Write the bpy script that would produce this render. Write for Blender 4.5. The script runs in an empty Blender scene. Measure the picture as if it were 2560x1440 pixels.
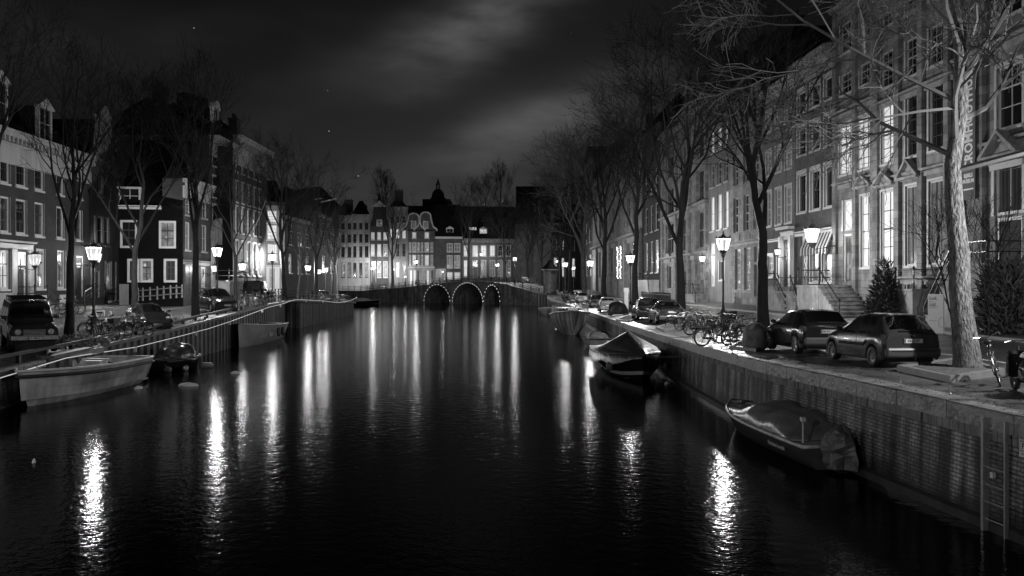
import bpy, math, random
from mathutils import Vector, Matrix
random.seed(7)
SC = bpy.context.scene
COL = SC.collection
rad = math.radians

# ------------------------------------------------------------------ camera
F, HX, HY, ZC = 2304.0, 1280.0, 710.0, 4.4        # focal length and horizon in photo pixels, eye height
cam_d = bpy.data.cameras.new('camera')
cam_d.sensor_width = 36.0
cam_d.lens = F / 2560 * 36
cam_d.shift_y = -10 / 2560
cam_d.clip_start = 0.3
cam_d.clip_end = 3000
cam = bpy.data.objects.new('camera', cam_d)
COL.objects.link(cam)
cam.location = (0, 0, ZC)
cam.rotation_euler = (rad(90), 0, 0)
SC.camera = cam

# ------------------------------------------------------------------ night sky
W = bpy.data.worlds.new('World')
SC.world = W
W.use_nodes = True
nt = W.node_tree
nt.nodes.clear()
def N(t, **kw):
    n = nt.nodes.new(t)
    for k, v in kw.items():
        if k.startswith('i_'):
            n.inputs[int(k[2:]) if k[2:].isdigit() else k[2:].replace('_', ' ')].default_value = v
        else:
            setattr(n, k, v)
    return n
def K(a, b, oa=0, ib=0): nt.links.new(a.outputs[oa], b.inputs[ib])
out = N('ShaderNodeOutputWorld'); bg = N('ShaderNodeBackground'); K(bg, out)
tc = N('ShaderNodeTexCoord')
sky = N('ShaderNodeTexSky', sky_type='NISHITA', sun_disc=False)
sky.sun_elevation = rad(-4); sky.sun_rotation = rad(0)
bw = N('ShaderNodeRGBToBW'); K(sky, bw)
bwm = N('ShaderNodeMath', operation='MULTIPLY', i_1=0.02); K(bw, bwm)
sep = N('ShaderNodeSeparateXYZ'); K(tc, sep, 0)
# glow of the city low over the roofs, fading upwards
glow = N('ShaderNodeMapRange', interpolation_type='SMOOTHSTEP')
glow.inputs[1].default_value = 0.0; glow.inputs[2].default_value = 0.32
glow.inputs[3].default_value = 0.034; glow.inputs[4].default_value = 0.0070
K(sep, glow, 2, 0)
xf = N('ShaderNodeMapRange', interpolation_type='SMOOTHSTEP')       # brighter down the canal
xf.inputs[1].default_value = -0.50; xf.inputs[2].default_value = 0.06
xf.inputs[3].default_value = 0.32; xf.inputs[4].default_value = 1.0
K(sep, xf, 0, 0)
xf2 = N('ShaderNodeMapRange', interpolation_type='SMOOTHSTEP')
xf2.inputs[1].default_value = 0.10; xf2.inputs[2].default_value = 0.40
xf2.inputs[3].default_value = 1.0; xf2.inputs[4].default_value = 0.35
K(sep, xf2, 0, 0)
m1 = N('ShaderNodeMath', operation='MULTIPLY'); K(glow, m1, 0, 0); K(xf, m1, 0, 1)
m2 = N('ShaderNodeMath', operation='MULTIPLY'); K(m1, m2, 0, 0); K(xf2, m2, 0, 1)
# long wind-drawn clouds, lit from below by the city
mp = N('ShaderNodeMapping'); mp.inputs['Rotation'].default_value = (0, rad(-24), 0)
mp.inputs['Scale'].default_value = (3.2, 3.2, 9.5); mp.inputs['Location'].default_value = (0.6, 0, 1.25)
K(tc, mp, 0, 0)
cn = N('ShaderNodeTexNoise', i_Scale=0.85, i_Detail=3.0, i_Roughness=0.45); K(mp, cn)
cr = N('ShaderNodeMapRange', interpolation_type='SMOOTHSTEP')
cr.inputs[1].default_value = 0.46; cr.inputs[2].default_value = 0.80
cr.inputs[3].default_value = 0.0; cr.inputs[4].default_value = 0.035
K(cn, cr)
m3 = N('ShaderNodeMath', operation='MULTIPLY'); K(cr, m3, 0, 0); K(xf, m3, 0, 1)
m4 = N('ShaderNodeMath', operation='MULTIPLY'); K(m3, m4, 0, 0); K(xf2, m4, 0, 1)
a1 = N('ShaderNodeMath', operation='ADD'); K(m2, a1, 0, 0); K(m4, a1, 0, 1)
# brighter drifts of cloud, each at its own direction in the sky
def mth(op, a, b=None):
    q = N('ShaderNodeMath', operation=op)
    for i, z in enumerate((a, b)):
        if z is None: continue
        if isinstance(z, (int, float)): q.inputs[i].default_value = z
        else: nt.links.new(z, q.inputs[i])
    return q.outputs[0]
az_ = mth('DIVIDE', sep.outputs[0], mth('MAXIMUM', sep.outputs[1], 0.05)); el_ = mth('DIVIDE', sep.outputs[2], mth('MAXIMUM', sep.outputs[1], 0.05))
cn2 = N('ShaderNodeTexNoise', i_Scale=2.6, i_Detail=4.0, i_Roughness=0.5); K(mp, cn2)
tex_ = N('ShaderNodeMapRange'); tex_.inputs[1].default_value = 0.36; tex_.inputs[2].default_value = 0.66; tex_.inputs[3].default_value = 0.25; tex_.inputs[4].default_value = 1.25; K(cn2, tex_)
tot = a1.outputs[0]
for a0, e0, ang, s1, s2, amp in ((-0.045, 0.282, 21, 0.085, 0.028, 0.085), (-0.060, 0.232, 24, 0.07, 0.020, 0.022), (0.015, 0.168, 20, 0.11, 0.030, 0.052), (0.075, 0.200, 24, 0.07, 0.018, 0.018), (-0.02, 0.06, 0, 0.30, 0.06, 0.006), (0.06, 0.345, 28, 0.10, 0.02, 0.010)):
    ca, sa = math.cos(rad(ang)), math.sin(rad(ang)); dx = mth('SUBTRACT', az_, a0); dz = mth('SUBTRACT', el_, e0)
    p1 = mth('DIVIDE', mth('ADD', mth('MULTIPLY', dx, ca), mth('MULTIPLY', dz, sa)), s1); p2 = mth('DIVIDE', mth('SUBTRACT', mth('MULTIPLY', dz, ca), mth('MULTIPLY', dx, sa)), s2)
    g = mth('EXPONENT', mth('MULTIPLY', mth('ADD', mth('MULTIPLY', p1, p1), mth('MULTIPLY', p2, p2)), -1.0))
    tot = mth('ADD', tot, mth('MULTIPLY', mth('MULTIPLY', g, amp), tex_.outputs[0]))
# a few stars
vs = N('ShaderNodeTexVoronoi', feature='F1', i_Scale=34.0); K(tc, vs, 0, 0)
vr = N('ShaderNodeMath', operation='LESS_THAN', i_1=0.026); K(vs, vr, 0, 0)
vm = N('ShaderNodeMath', operation='MULTIPLY', i_1=0.22); K(vr, vm)
a2 = N('ShaderNodeMath', operation='ADD'); nt.links.new(tot, a2.inputs[0]); K(vm, a2, 0, 1)
a3 = N('ShaderNodeMath', operation='ADD'); K(a2, a3, 0, 0); K(bwm, a3, 0, 1)
K(a3, bg, 0, 0)
bg.inputs[1].default_value = 1.0

SC.view_settings.view_transform = 'Standard'
SC.view_settings.look = 'None'
SC.view_settings.exposure = 0.0
SC.view_settings.gamma = 1.0
cy = SC.cycles
cy.use_denoising = True
cy.max_bounces = 5; cy.diffuse_bounces = 2; cy.glossy_bounces = 3; cy.transmission_bounces = 3
cy.transparent_max_bounces = 8
cy.sample_clamp_indirect = 3.0
cy.sample_clamp_direct = 40.0
cy.caustics_reflective = False; cy.caustics_refractive = False
cy.use_light_tree = True

# ------------------------------------------------------------------ materials (the photograph is monochrome)
MATS = {}
def mat(name, col=0.2, rough=0.6, var=0.0, vscale=3.0, bump=0.0, bscale=20.0, metal=0.0, spec=0.5, emit=0.0,
        brick=None, streak=0.0, coat=0.0, coords='Object', stretch=None, rvar=0.0, wave=None, swap=True, rowz=None):
    if name in MATS: return MATS[name]
    m = bpy.data.materials.new(name); MATS[name] = m
    m.use_nodes = True
    t = m.node_tree; n = t.nodes; l = t.links
    p = n['Principled BSDF']
    g = (col, col, col, 1)
    p.inputs['Base Color'].default_value = g
    p.inputs['Roughness'].default_value = rough
    p.inputs['Metallic'].default_value = metal
    p.inputs['Specular IOR Level'].default_value = spec
    p.inputs['Coat Weight'].default_value = coat
    if emit:
        p.inputs['Emission Color'].default_value = (1, 1, 1, 1)
        p.inputs['Emission Strength'].default_value = emit
    if not (var or bump or brick or streak or wave or rvar): return m
    tcn = n.new('ShaderNodeTexCoord')
    src = tcn.outputs[coords]
    if coords == 'Object' and (brick or wave) and swap:
        s = n.new('ShaderNodeSeparateXYZ'); c = n.new('ShaderNodeCombineXYZ')
        l.new(src, s.inputs[0]); l.new(s.outputs[0], c.inputs[0]); l.new(s.outputs[2], c.inputs[1]); l.new(s.outputs[1], c.inputs[2])
        src2 = c.outputs[0]
    else: src2 = src
    mp_ = n.new('ShaderNodeMapping'); l.new(src, mp_.inputs[0])
    if stretch: mp_.inputs['Scale'].default_value = stretch
    val = None
    def mth(op, a, b):
        q = n.new('ShaderNodeMath'); q.operation = op
        for i, z in enumerate((a, b)):
            if isinstance(z, (int, float)): q.inputs[i].default_value = z
            else: l.new(z, q.inputs[i])
        return q.outputs[0]
    hgt = None
    if brick:
        b = n.new('ShaderNodeTexBrick'); l.new(src2, b.inputs[0])
        bw_, bh, mo, cdk = brick
        b.inputs['Scale'].default_value = 1.0
        b.inputs['Brick Width'].default_value = bw_; b.inputs['Row Height'].default_value = bh
        b.inputs['Mortar Size'].default_value = mo; b.inputs['Mortar Smooth'].default_value = 0.3
        b.inputs['Color1'].default_value = (0.75,) * 3 + (1,); b.inputs['Color2'].default_value = (1.2,) * 3 + (1,)
        b.inputs['Mortar'].default_value = (cdk,) * 3 + (1,)
        val = b.outputs[0]
        hgt = mth('MULTIPLY', b.outputs[1], -1.0)
    if wave:
        w = n.new('ShaderNodeTexWave'); l.new(src2, w.inputs[0])
        w.inputs['Scale'].default_value = wave[0]; w.inputs['Distortion'].default_value = wave[2] if len(wave) > 2 else 0.6
        mrw = n.new('ShaderNodeMapRange'); l.new(w.outputs[1], mrw.inputs[0])
        mrw.inputs[3].default_value = 1 - wave[1]; mrw.inputs[4].default_value = 1 + wave[1]
        val = mrw.outputs[0] if val is None else mth('MULTIPLY', val, mrw.outputs[0])
    no = n.new('ShaderNodeTexNoise'); l.new(mp_.outputs[0], no.inputs[0])
    no.inputs['Scale'].default_value = vscale; no.inputs['Detail'].default_value = 6; no.inputs['Roughness'].default_value = 0.62
    if var:
        mr = n.new('ShaderNodeMapRange'); l.new(no.outputs[0], mr.inputs[0])
        mr.inputs[1].default_value = 0.28; mr.inputs[2].default_value = 0.72
        mr.inputs[3].default_value = 1 - var; mr.inputs[4].default_value = 1 + var
        val = mr.outputs[0] if val is None else mth('MULTIPLY', val, mr.outputs[0])
    if streak:
        ms = n.new('ShaderNodeMapping'); l.new(src, ms.inputs[0])
        ms.inputs['Scale'].default_value = (1.3, 0.10, 1.0) if coords == 'UV' else (1.3, 1.3, 0.12)
        ns = n.new('ShaderNodeTexNoise'); l.new(ms.outputs[0], ns.inputs[0]); ns.inputs['Scale'].default_value = 1.6; ns.inputs['Detail'].default_value = 4
        mr = n.new('ShaderNodeMapRange'); l.new(ns.outputs[0], mr.inputs[0])
        mr.inputs[1].default_value = 0.42; mr.inputs[2].default_value = 0.62; mr.inputs[3].default_value = 1 - streak; mr.inputs[4].default_value = 1.1
        val = mr.outputs[0] if val is None else mth('MULTIPLY', val, mr.outputs[0])
    if val is not None:
        v2 = mth('MULTIPLY', val, col)
        cc = n.new('ShaderNodeCombineColor')
        for i in range(3): l.new(v2, cc.inputs[i])
        l.new(cc.outputs[0], p.inputs['Base Color'])
        if emit:
            e2 = mth('MULTIPLY', val, emit); l.new(e2, p.inputs['Emission Strength'])
    if rvar:
        mr = n.new('ShaderNodeMapRange'); l.new(no.outputs[0], mr.inputs[0])
        mr.inputs[1].default_value = 0.3; mr.inputs[2].default_value = 0.7
        mr.inputs[3].default_value = max(0.04, rough - rvar); mr.inputs[4].default_value = min(1, rough + rvar)
        l.new(mr.outputs[0], p.inputs['Roughness'])
    if bump:
        nb = n.new('ShaderNodeTexNoise'); l.new(mp_.outputs[0], nb.inputs[0]); nb.inputs['Scale'].default_value = bscale; nb.inputs['Detail'].default_value = 5
        h = nb.outputs[0] if hgt is None else mth('ADD', hgt, mth('MULTIPLY', nb.outputs[0], 0.6))
        bp = n.new('ShaderNodeBump'); bp.inputs['Strength'].default_value = 1.0; bp.inputs['Distance'].default_value = bump
        l.new(h, bp.inputs['Height']); l.new(bp.outputs[0], p.inputs['Normal'])
    return m

# ------------------------------------------------------------------ mesh builder
class MB:
    def __init__(s): s.v = []; s.f = []; s.mi = []; s.uv = {}
    def add(s, vs, fs, mi=0, uvs=None):
        o = len(s.v); s.v += [tuple(q) for q in vs]
        for k, f in enumerate(fs):
            if uvs: s.uv[len(s.f)] = uvs[k]
            s.f.append(tuple(i + o for i in f)); s.mi.append(mi)
        return s
    def quad(s, a, b, c, d, mi=0, uv=None): return s.add([a, b, c, d], [(0, 1, 2, 3)], mi, [uv] if uv else None)
    def box(s, x0, x1, y0, y1, z0, z1, mi=0):
        return s.add([(x0, y0, z0), (x1, y0, z0), (x1, y1, z0), (x0, y1, z0), (x0, y0, z1), (x1, y0, z1), (x1, y1, z1), (x0, y1, z1)],
                     [(0, 3, 2, 1), (4, 5, 6, 7), (0, 1, 5, 4), (1, 2, 6, 5), (2, 3, 7, 6), (3, 0, 4, 7)], mi)
    def cbox(s, c, sz, mi=0): return s.box(c[0] - sz[0] / 2, c[0] + sz[0] / 2, c[1] - sz[1] / 2, c[1] + sz[1] / 2, c[2] - sz[2] / 2, c[2] + sz[2] / 2, mi)
    def tube(s, pts, r, n=6, mi=0, caps=True):
        pts = [Vector(q) for q in pts]; m = len(pts)
        rs = r if isinstance(r, (list, tuple)) else [r] * m
        o = len(s.v); up = None
        for i, q in enumerate(pts):
            d = (pts[min(i + 1, m - 1)] - pts[max(i - 1, 0)])
            d = d.normalized() if d.length > 1e-9 else Vector((0, 0, 1))
            if up is None: up = Vector((0, 0, 1)) if abs(d.z) < 0.9 else Vector((1, 0, 0))
            a = d.cross(up); a = a.normalized() if a.length > 1e-6 else d.orthogonal().normalized()
            b = a.cross(d); up = b
            for k in range(n):
                t = 2 * math.pi * k / n
                s.v.append(tuple(q + (a * math.cos(t) + b * math.sin(t)) * rs[i]))
        for i in range(m - 1):
            for k in range(n):
                k2 = (k + 1) % n
                s.f.append((o + i * n + k, o + i * n + k2, o + (i + 1) * n + k2, o + (i + 1) * n + k)); s.mi.append(mi)
        if caps and n > 2:
            s.f.append(tuple(o + k for k in reversed(range(n)))); s.mi.append(mi)
            s.f.append(tuple(o + (m - 1) * n + k for k in range(n))); s.mi.append(mi)
        return s
    def lathe(s, prof, n=12, mi=0, c=(0, 0, 0), sq=False):
        o = len(s.v); m = len(prof)
        for (r, z) in prof:
            for k in range(n):
                t = 2 * math.pi * (k + (0.5 if sq else 0)) / n
                s.v.append((c[0] + r * math.cos(t), c[1] + r * math.sin(t), c[2] + z))
        for i in range(m - 1):
            for k in range(n):
                k2 = (k + 1) % n
                s.f.append((o + i * n + k, o + i * n + k2, o + (i + 1) * n + k2, o + (i + 1) * n + k)); s.mi.append(mi)
        s.f.append(tuple(o + k for k in reversed(range(n)))); s.mi.append(mi)
        s.f.append(tuple(o + (m - 1) * n + k for k in range(n))); s.mi.append(mi)
        return s
    def ring(s, c, R, r, ax='y', n=20, k=6, mi=0, sx=1.0):
        pts = []
        o = len(s.v)
        for i in range(n):
            t = 2 * math.pi * i / n
            for j in range(k):
                q = 2 * math.pi * j / k
                rr = R + r * math.cos(q); h = r * math.sin(q) * sx
                a, b = rr * math.cos(t), rr * math.sin(t)
                p = (a, h, b) if ax == 'y' else ((h, a, b) if ax == 'x' else (a, b, h))
                s.v.append((c[0] + p[0], c[1] + p[1], c[2] + p[2]))
        for i in range(n):
            for j in range(k):
                i2, j2 = (i + 1) % n, (j + 1) % k
                s.f.append((o + i * k + j, o + i * k + j2, o + i2 * k + j2, o + i2 * k + j)); s.mi.append(mi)
        return s
    def prism(s, poly, y0, y1, mi=0, axis='y'):
        """extrude a 2-D polygon (x,z) along y (axis y) or (x,y) along z (axis z) or (y,z) along x"""
        n = len(poly)
        def P(a, b, h): return (a, h, b) if axis == 'y' else ((a, b, h) if axis == 'z' else (h, a, b))
        vs = [P(a, b, y0) for a, b in poly] + [P(a, b, y1) for a, b in poly]
        fs = [tuple(range(n)), tuple(reversed(range(n, 2 * n)))]
        fs += [(i, i + n, (i + 1) % n + n, (i + 1) % n) for i in range(n)]
        return s.add(vs, fs, mi)
    def xform(s, M):
        s.v = [tuple(M @ Vector(q)) for q in s.v]; return s
    def join(s, o, M=None, mi=None):
        vs = o.v if M is None else [tuple(M @ Vector(q)) for q in o.v]
        b = len(s.v); s.v += vs
        for f, k in zip(o.f, o.mi): s.f.append(tuple(i + b for i in f)); s.mi.append(k if mi is None else mi)
        return s
    def mesh(s, name, mats, smooth=False):
        me = bpy.data.meshes.new(name); me.from_pydata(s.v, [], s.f)
        for m in (mats if isinstance(mats, (list, tuple)) else [mats]): me.materials.append(m)
        if any(s.mi): me.polygons.foreach_set('material_index', s.mi)
        if smooth: me.polygons.foreach_set('use_smooth', [True] * len(me.polygons))
        if s.uv:
            u = me.uv_layers.new(name='UVMap')
            for fi, us in s.uv.items():
                for li, q in zip(me.polygons[fi].loop_indices, us): u.data[li].uv = q
        me.update(); return me
    def build(s, name, mats, parent=None, smooth=False, loc=None):
        o = bpy.data.objects.new(name, s.mesh(name, mats, smooth)); COL.objects.link(o)
        if parent: o.parent = parent
        if loc: o.location = loc
        return o
def flip_fix(o):
    import bmesh
    b = bmesh.new(); b.from_mesh(o.data); bmesh.ops.recalc_face_normals(b, faces=b.faces); b.to_mesh(o.data); b.free(); return o
def tag(o, label, cat, group=None, kind=None):
    o['label'] = label; o['category'] = cat
    if group: o['group'] = group
    if kind: o['kind'] = kind
    return o
def empty(name, loc=(0, 0, 0), rz=0.0, label=None, cat=None, group=None):
    o = bpy.data.objects.new(name, None); COL.objects.link(o); o.empty_display_size = 0.3
    o.location = loc; o.rotation_euler = (0, 0, rz)
    if label: tag(o, label, cat, group)
    return o
def struct(o): o['kind'] = 'structure'; return o
def copy_tree(o, parent=None):
    c = o.copy(); COL.objects.link(c)
    if parent: c.parent = parent
    for ch in list(o.children): copy_tree(ch, c)
    return c
def text_mesh(txt, size, bold=0.0):
    cu = bpy.data.curves.new('lettering', 'FONT'); cu.body = txt; cu.size = size; cu.align_x = 'CENTER'; cu.align_y = 'CENTER'; cu.offset = bold; cu.resolution_u = 2
    o = bpy.data.objects.new('lettering', cu); COL.objects.link(o)
    dg = bpy.context.evaluated_depsgraph_get(); dg.update()
    me = bpy.data.meshes.new_from_object(o.evaluated_get(dg))
    vs = [tuple(q.co) for q in me.vertices]; fs = [tuple(p.vertices) for p in me.polygons]
    bpy.data.objects.remove(o); bpy.data.curves.remove(cu); bpy.data.meshes.remove(me)
    return vs, fs
# ------------------------------------------------------------------ photo measurements -> places
def lerp_tab(tab, Y, k):
    if Y <= tab[0][0]: return tab[0][k]
    for a, b in zip(tab, tab[1:]):
        if Y <= b[0]:
            t = (Y - a[0]) / (b[0] - a[0]); return a[k] + (b[k] - a[k]) * t
    return tab[-1][k]
#       Y     quay x  z    facade x  z
SR = [(4, 10.2, 2.15, 24.0, 2.2), (16.5, 8.6, 2.15, 23.0, 2.2), (20, 8.22, 2.15, 22.8, 2.2), (23.5, 7.88, 2.13, 22.6, 2.2), (28, 7.45, 2.1, 22.3, 2.25), (36, 7.4, 2.0, 21.9, 2.3),
      (52, 7.6, 1.8, 21.0, 2.4), (66, 7.8, 1.68, 20.2, 2.5), (85, 8.05, 1.55, 19.3, 2.6), (110, 8.1, 1.48, 19.2, 2.5), (141, 8.0, 1.42, 19.2, 2.2),
      (165, 7.2, 1.5, 18.7, 2.0), (185, 6.2, 2.2, 18.2, 2.4), (200, 5.5, 3.0, 18.0, 3.0)]
SL = [(4, -15.6, 1.4, -31.5, 2.3), (20, -16.8, 1.4, -32.0, 2.4), (28, -17.6, 1.4, -32.2, 2.45), (38, -18.4, 1.5, -32.5, 2.5), (50, -18.7, 1.85, -32.9, 2.6), (60, -19.1, 2.2, -33.2, 2.7),
      (77, -20.4, 2.65, -33.8, 2.8), (91, -22.4, 2.6, -34.3, 2.75), (92, -21.2, 2.6, -34.3, 2.75), (110, -22.0, 2.2, -35.0, 2.5), (135, -23.2, 1.6, -38.0, 2.2), (150, -27.0, 1.7, -42.0, 2.2), (215, -46.0, 2.6, -62.0, 2.8)]
def zg(tab, X, Y):
    xq, zq, xf, zf = (lerp_tab(tab, Y, k) for k in (1, 2, 3, 4))
    t = max(0.0, min(1.0, (X - xq) / (xf - xq)))
    return zq + (zf - zq) * t
def hit(x, y, tab):
    """first point where the sight line through (x, y) meets the street"""
    Y = 8.0; p = None
    while Y < 215:
        X = (x - HX) / F * Y; g = ZC - (y - HY) / F * Y - zg(tab, X, Y)
        if g <= 0: break
        p = (Y, g); Y += 0.25
    if p and Y < 215: Y = p[0] + 0.25 * p[1] / (p[1] - g)
    X = (x - HX) / F * Y
    return Vector((X, Y, zg(tab, X, Y)))
def at(x, y, Y): return Vector(((x - HX) / F * Y, Y, ZC - (y - HY) / F * Y))
def wat(x, y, z=0.0):
    Y = (ZC - z) * F / (y - HY); return Vector(((x - HX) / F * Y, Y, z))
# ------------------------------------------------------------------ shared materials
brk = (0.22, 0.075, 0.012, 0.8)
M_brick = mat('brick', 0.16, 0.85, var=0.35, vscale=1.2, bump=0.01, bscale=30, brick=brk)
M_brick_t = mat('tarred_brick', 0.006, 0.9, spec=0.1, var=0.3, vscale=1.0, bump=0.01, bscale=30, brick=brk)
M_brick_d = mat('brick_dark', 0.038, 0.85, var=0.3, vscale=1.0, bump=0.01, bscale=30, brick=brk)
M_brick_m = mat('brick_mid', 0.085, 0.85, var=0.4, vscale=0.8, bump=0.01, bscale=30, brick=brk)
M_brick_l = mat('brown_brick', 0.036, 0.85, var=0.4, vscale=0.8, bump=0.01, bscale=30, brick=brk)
M_stone = mat('sandstone', 0.20, 0.8, var=0.5, vscale=0.8, bump=0.012, bscale=14, brick=(1.1, 0.42, 0.012, 0.45), streak=0.2)
M_stone_p = mat('pale_stone', 0.24, 0.8, var=0.4, vscale=0.7, bump=0.008, bscale=14, streak=0.2, brick=(1.0, 0.4, 0.012, 0.6))
M_plaster = mat('pale_plaster', 0.34, 0.8, var=0.14, vscale=0.6, bump=0.003, bscale=12, streak=0.12)
M_plaster_g = mat('grey_plaster', 0.20, 0.8, var=0.2, vscale=0.6, bump=0.003, bscale=12, streak=0.15)
M_white = mat('white_paint', 0.52, 0.45, var=0.12, vscale=2.0)
M_trim = mat('trim_stone', 0.28, 0.7, var=0.4, vscale=1.6, streak=0.2)
M_dtrim = mat('dark_paint', 0.035, 0.4)
M_roof = mat('roof_tiles', 0.010, 0.85, spec=0.15, var=0.35, vscale=2.0, bump=0.03, bscale=8)
M_glass = mat('window_glass', 0.012, 0.06, spec=0.8, bump=0.002, bscale=1.5)
M_glass_b = mat('glass_with_blind', 0.05, 0.09, spec=0.8, wave=(1.1, 0.35), coat=0.6)
M_curt = mat('curtained_glass', 0.16, 0.12, spec=0.7, emit=0.035, wave=(2.2, 0.45), var=0.15, vscale=1.0, coat=0.5)
M_lit = mat('lit_window', 0.4, 0.3, emit=0.52, var=0.22, vscale=0.9, wave=(2.4, 0.07))
M_litc = mat('lit_curtain', 0.4, 0.3, emit=0.34, var=0.15, vscale=0.8, wave=(1.6, 0.3))
M_dim = mat('dim_window', 0.15, 0.2, emit=0.10, var=0.9, vscale=1.6)
M_room = mat('room_glow', 0.2, 0.2, emit=0.22, var=1.0, vscale=2.2)
for mm_, base_, peak_ in ((M_dim, 0.05, 0.7), (M_room, 0.13, 1.3)):     # rooms with a few lamps glowing behind the glass
    t_ = mm_.node_tree; q_ = t_.nodes.new('ShaderNodeTexNoise'); q_.inputs['Scale'].default_value = 1.15; q_.inputs['Detail'].default_value = 1.0
    c_ = t_.nodes.new('ShaderNodeTexCoord'); t_.links.new(c_.outputs['Object'], q_.inputs[0])
    r_ = t_.nodes.new('ShaderNodeMapRange'); r_.interpolation_type = 'SMOOTHSTEP'; t_.links.new(q_.outputs[0], r_.inputs[0])
    for i_, v_ in ((1, 0.60), (2, 0.72), (3, base_), (4, peak_)): r_.inputs[i_].default_value = v_
    w_ = t_.nodes.new('ShaderNodeTexNoise'); w_.inputs['Scale'].default_value = 5.0; t_.links.new(c_.outputs['Object'], w_.inputs[0])
    x_ = t_.nodes.new('ShaderNodeMath'); x_.operation = 'MULTIPLY'; t_.links.new(r_.outputs[0], x_.inputs[0])
    y_ = t_.nodes.new('ShaderNodeMapRange'); y_.inputs[1].default_value = 0.35; y_.inputs[2].default_value = 0.65; y_.inputs[3].default_value = 0.4; y_.inputs[4].default_value = 1.5; t_.links.new(w_.outputs[0], y_.inputs[0])
    t_.links.new(y_.outputs[0], x_.inputs[1]); t_.links.new(x_.outputs[0], t_.nodes['Principled BSDF'].inputs['Emission Strength'])
M_iron = mat('black_iron', 0.02, 0.35, spec=0.5)
M_gal = mat('galvanised_steel', 0.45, 0.35, metal=0.7, var=0.2, vscale=5)
M_pave = mat('wet_clinker_paving', 0.10, 0.42, var=0.55, vscale=1.1, bump=0.016, bscale=9, brick=(0.2, 0.1, 0.014, 0.55), swap=False, rvar=0.22, spec=0.5)
M_side = mat('pavement_tiles', 0.14, 0.5, var=0.35, vscale=0.8, bump=0.008, bscale=14, brick=(0.3, 0.3, 0.008, 0.6), swap=False, rvar=0.15)
M_road = mat('wet_asphalt', 0.055, 0.38, var=0.35, vscale=0.5, bump=0.006, bscale=40, rvar=0.16)
M_line = mat('road_paint', 0.6, 0.5, var=0.25, vscale=4)
M_kerb = mat('kerb_stone', 0.22, 0.5, var=0.3, vscale=3)
M_soil = mat('leafy_soil', 0.12, 0.9, var=0.6, vscale=9, bump=0.05, bscale=30)
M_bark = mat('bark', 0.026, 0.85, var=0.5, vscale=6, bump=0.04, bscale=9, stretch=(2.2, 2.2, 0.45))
M_bark_lit = mat('lamplit_bark', 0.15, 0.85, var=0.95, vscale=6, bump=0.14, bscale=7, stretch=(2.4, 2.4, 0.85))  # lighter copy of the bark, lamplight painted into its colour
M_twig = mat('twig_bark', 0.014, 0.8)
M_twig_lit = mat('lamplit_twig_bark', 0.14, 0.75)  # twigs of the lamplit trees, brightened in the colour too
M_rubber = mat('rubber', 0.012, 0.6)
M_chrome = mat('chrome', 0.6, 0.15, metal=1.0)
M_canvas = mat('dark_canvas', 0.03, 0.35, var=0.4, vscale=2, bump=0.05, bscale=3, spec=0.6)
M_green = mat('evergreen_leaves', 0.05, 0.7)

# ------------------------------------------------------------------ ground
def sheet(name, tab, t0, t1, dz, m, y0=None, y1=None, n=1, kerb=0.0):
    ys = [r[0] for r in tab if (y0 is None or r[0] > y0) and (y1 is None or r[0] < y1)]
    if y0 is not None: ys = [y0] + ys
    if y1 is not None: ys = ys + [y1]
    mb = MB(); cols = []
    for Y in ys:
        xq, zq, xf, zf = (lerp_tab(tab, Y, k) for k in (1, 2, 3, 4))
        row = []
        for i in range(n + 1):
            t = t0 + (t1 - t0) * i / n
            row.append((xq + (xf - xq) * t, Y, zq + (zf - zq) * t + dz))
        cols.append(row)
    for a, b in zip(cols, cols[1:]):
        for i in range(n): mb.quad(a[i], a[i + 1], b[i + 1], b[i])
        if kerb: mb.quad(a[0], b[0], (b[0][0], b[0][1], b[0][2] - kerb), (a[0][0], a[0][1], a[0][2] - kerb))
    return flip_fix(struct(mb.build(name, m)))
sheet('quay_street', SR, 0.03, 0.42, 0, M_pave)
sheet('road', SR, 0.42, 0.80, 0, M_road)
sheet('pavement', SR, 0.80, 1.12, 0.11, M_side, kerb=0.11)
sheet('road_marking', SR, 0.425, 0.436, 0.004, M_line, 12, 60)
sheet('kerb', SR, 0.788, 0.80, 0.115, M_kerb, kerb=0.12)
for i, yy in enumerate((14.5, 20.5, 26.5, 32.5, 39, 46, 54)):
    sheet('road_marking', SR, 0.600, 0.609, 0.004, M_line, yy, yy + 2.4)
sheet('quay_street', SL, 0.02, 0.36, 0, M_pave)
sheet('road', SL, 0.36, 0.66, 0, M_side)
sheet('kerb', SL, 0.352, 0.362, 0.10, M_kerb, 20, 130)
sheet('pavement', SL, 0.66, 1.2, 0.09, M_side, kerb=0.09)
gm = MB()
gm.quad((17.5, -60, 2.0), (900, -60, 2.0), (900, 900, 2.0), (17.5, 900, 2.0))
gm.quad((-900, -60, 1.4), (-31.2, -60, 1.4), (-31.2, 150, 1.4), (-900, 150, 1.4))
gm.quad((-900, 150, 1.2), (-52, 150, 1.2), (-52, 900, 1.2), (-900, 900, 1.2))
struct(gm.build('ground', M_road))
# street beyond the bridge, in front of the far houses
fs = MB()
fs.quad((-60, 214, 2.5), (-40.5, 223.5, 2.75), (-40.5, 262, 2.75), (-60, 262, 2.6))
fs.quad((-40.5, 223.5, 2.75), (7.0, 196.5, 2.85), (30, 196, 3.0), (30, 262, 3.0)); fs.quad((-40.5, 223.5, 2.75), (30, 262, 3.0), (-40.5, 262, 2.75), (-40.5, 240, 2.75))
struct(fs.build('far_street', M_pave))
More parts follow.
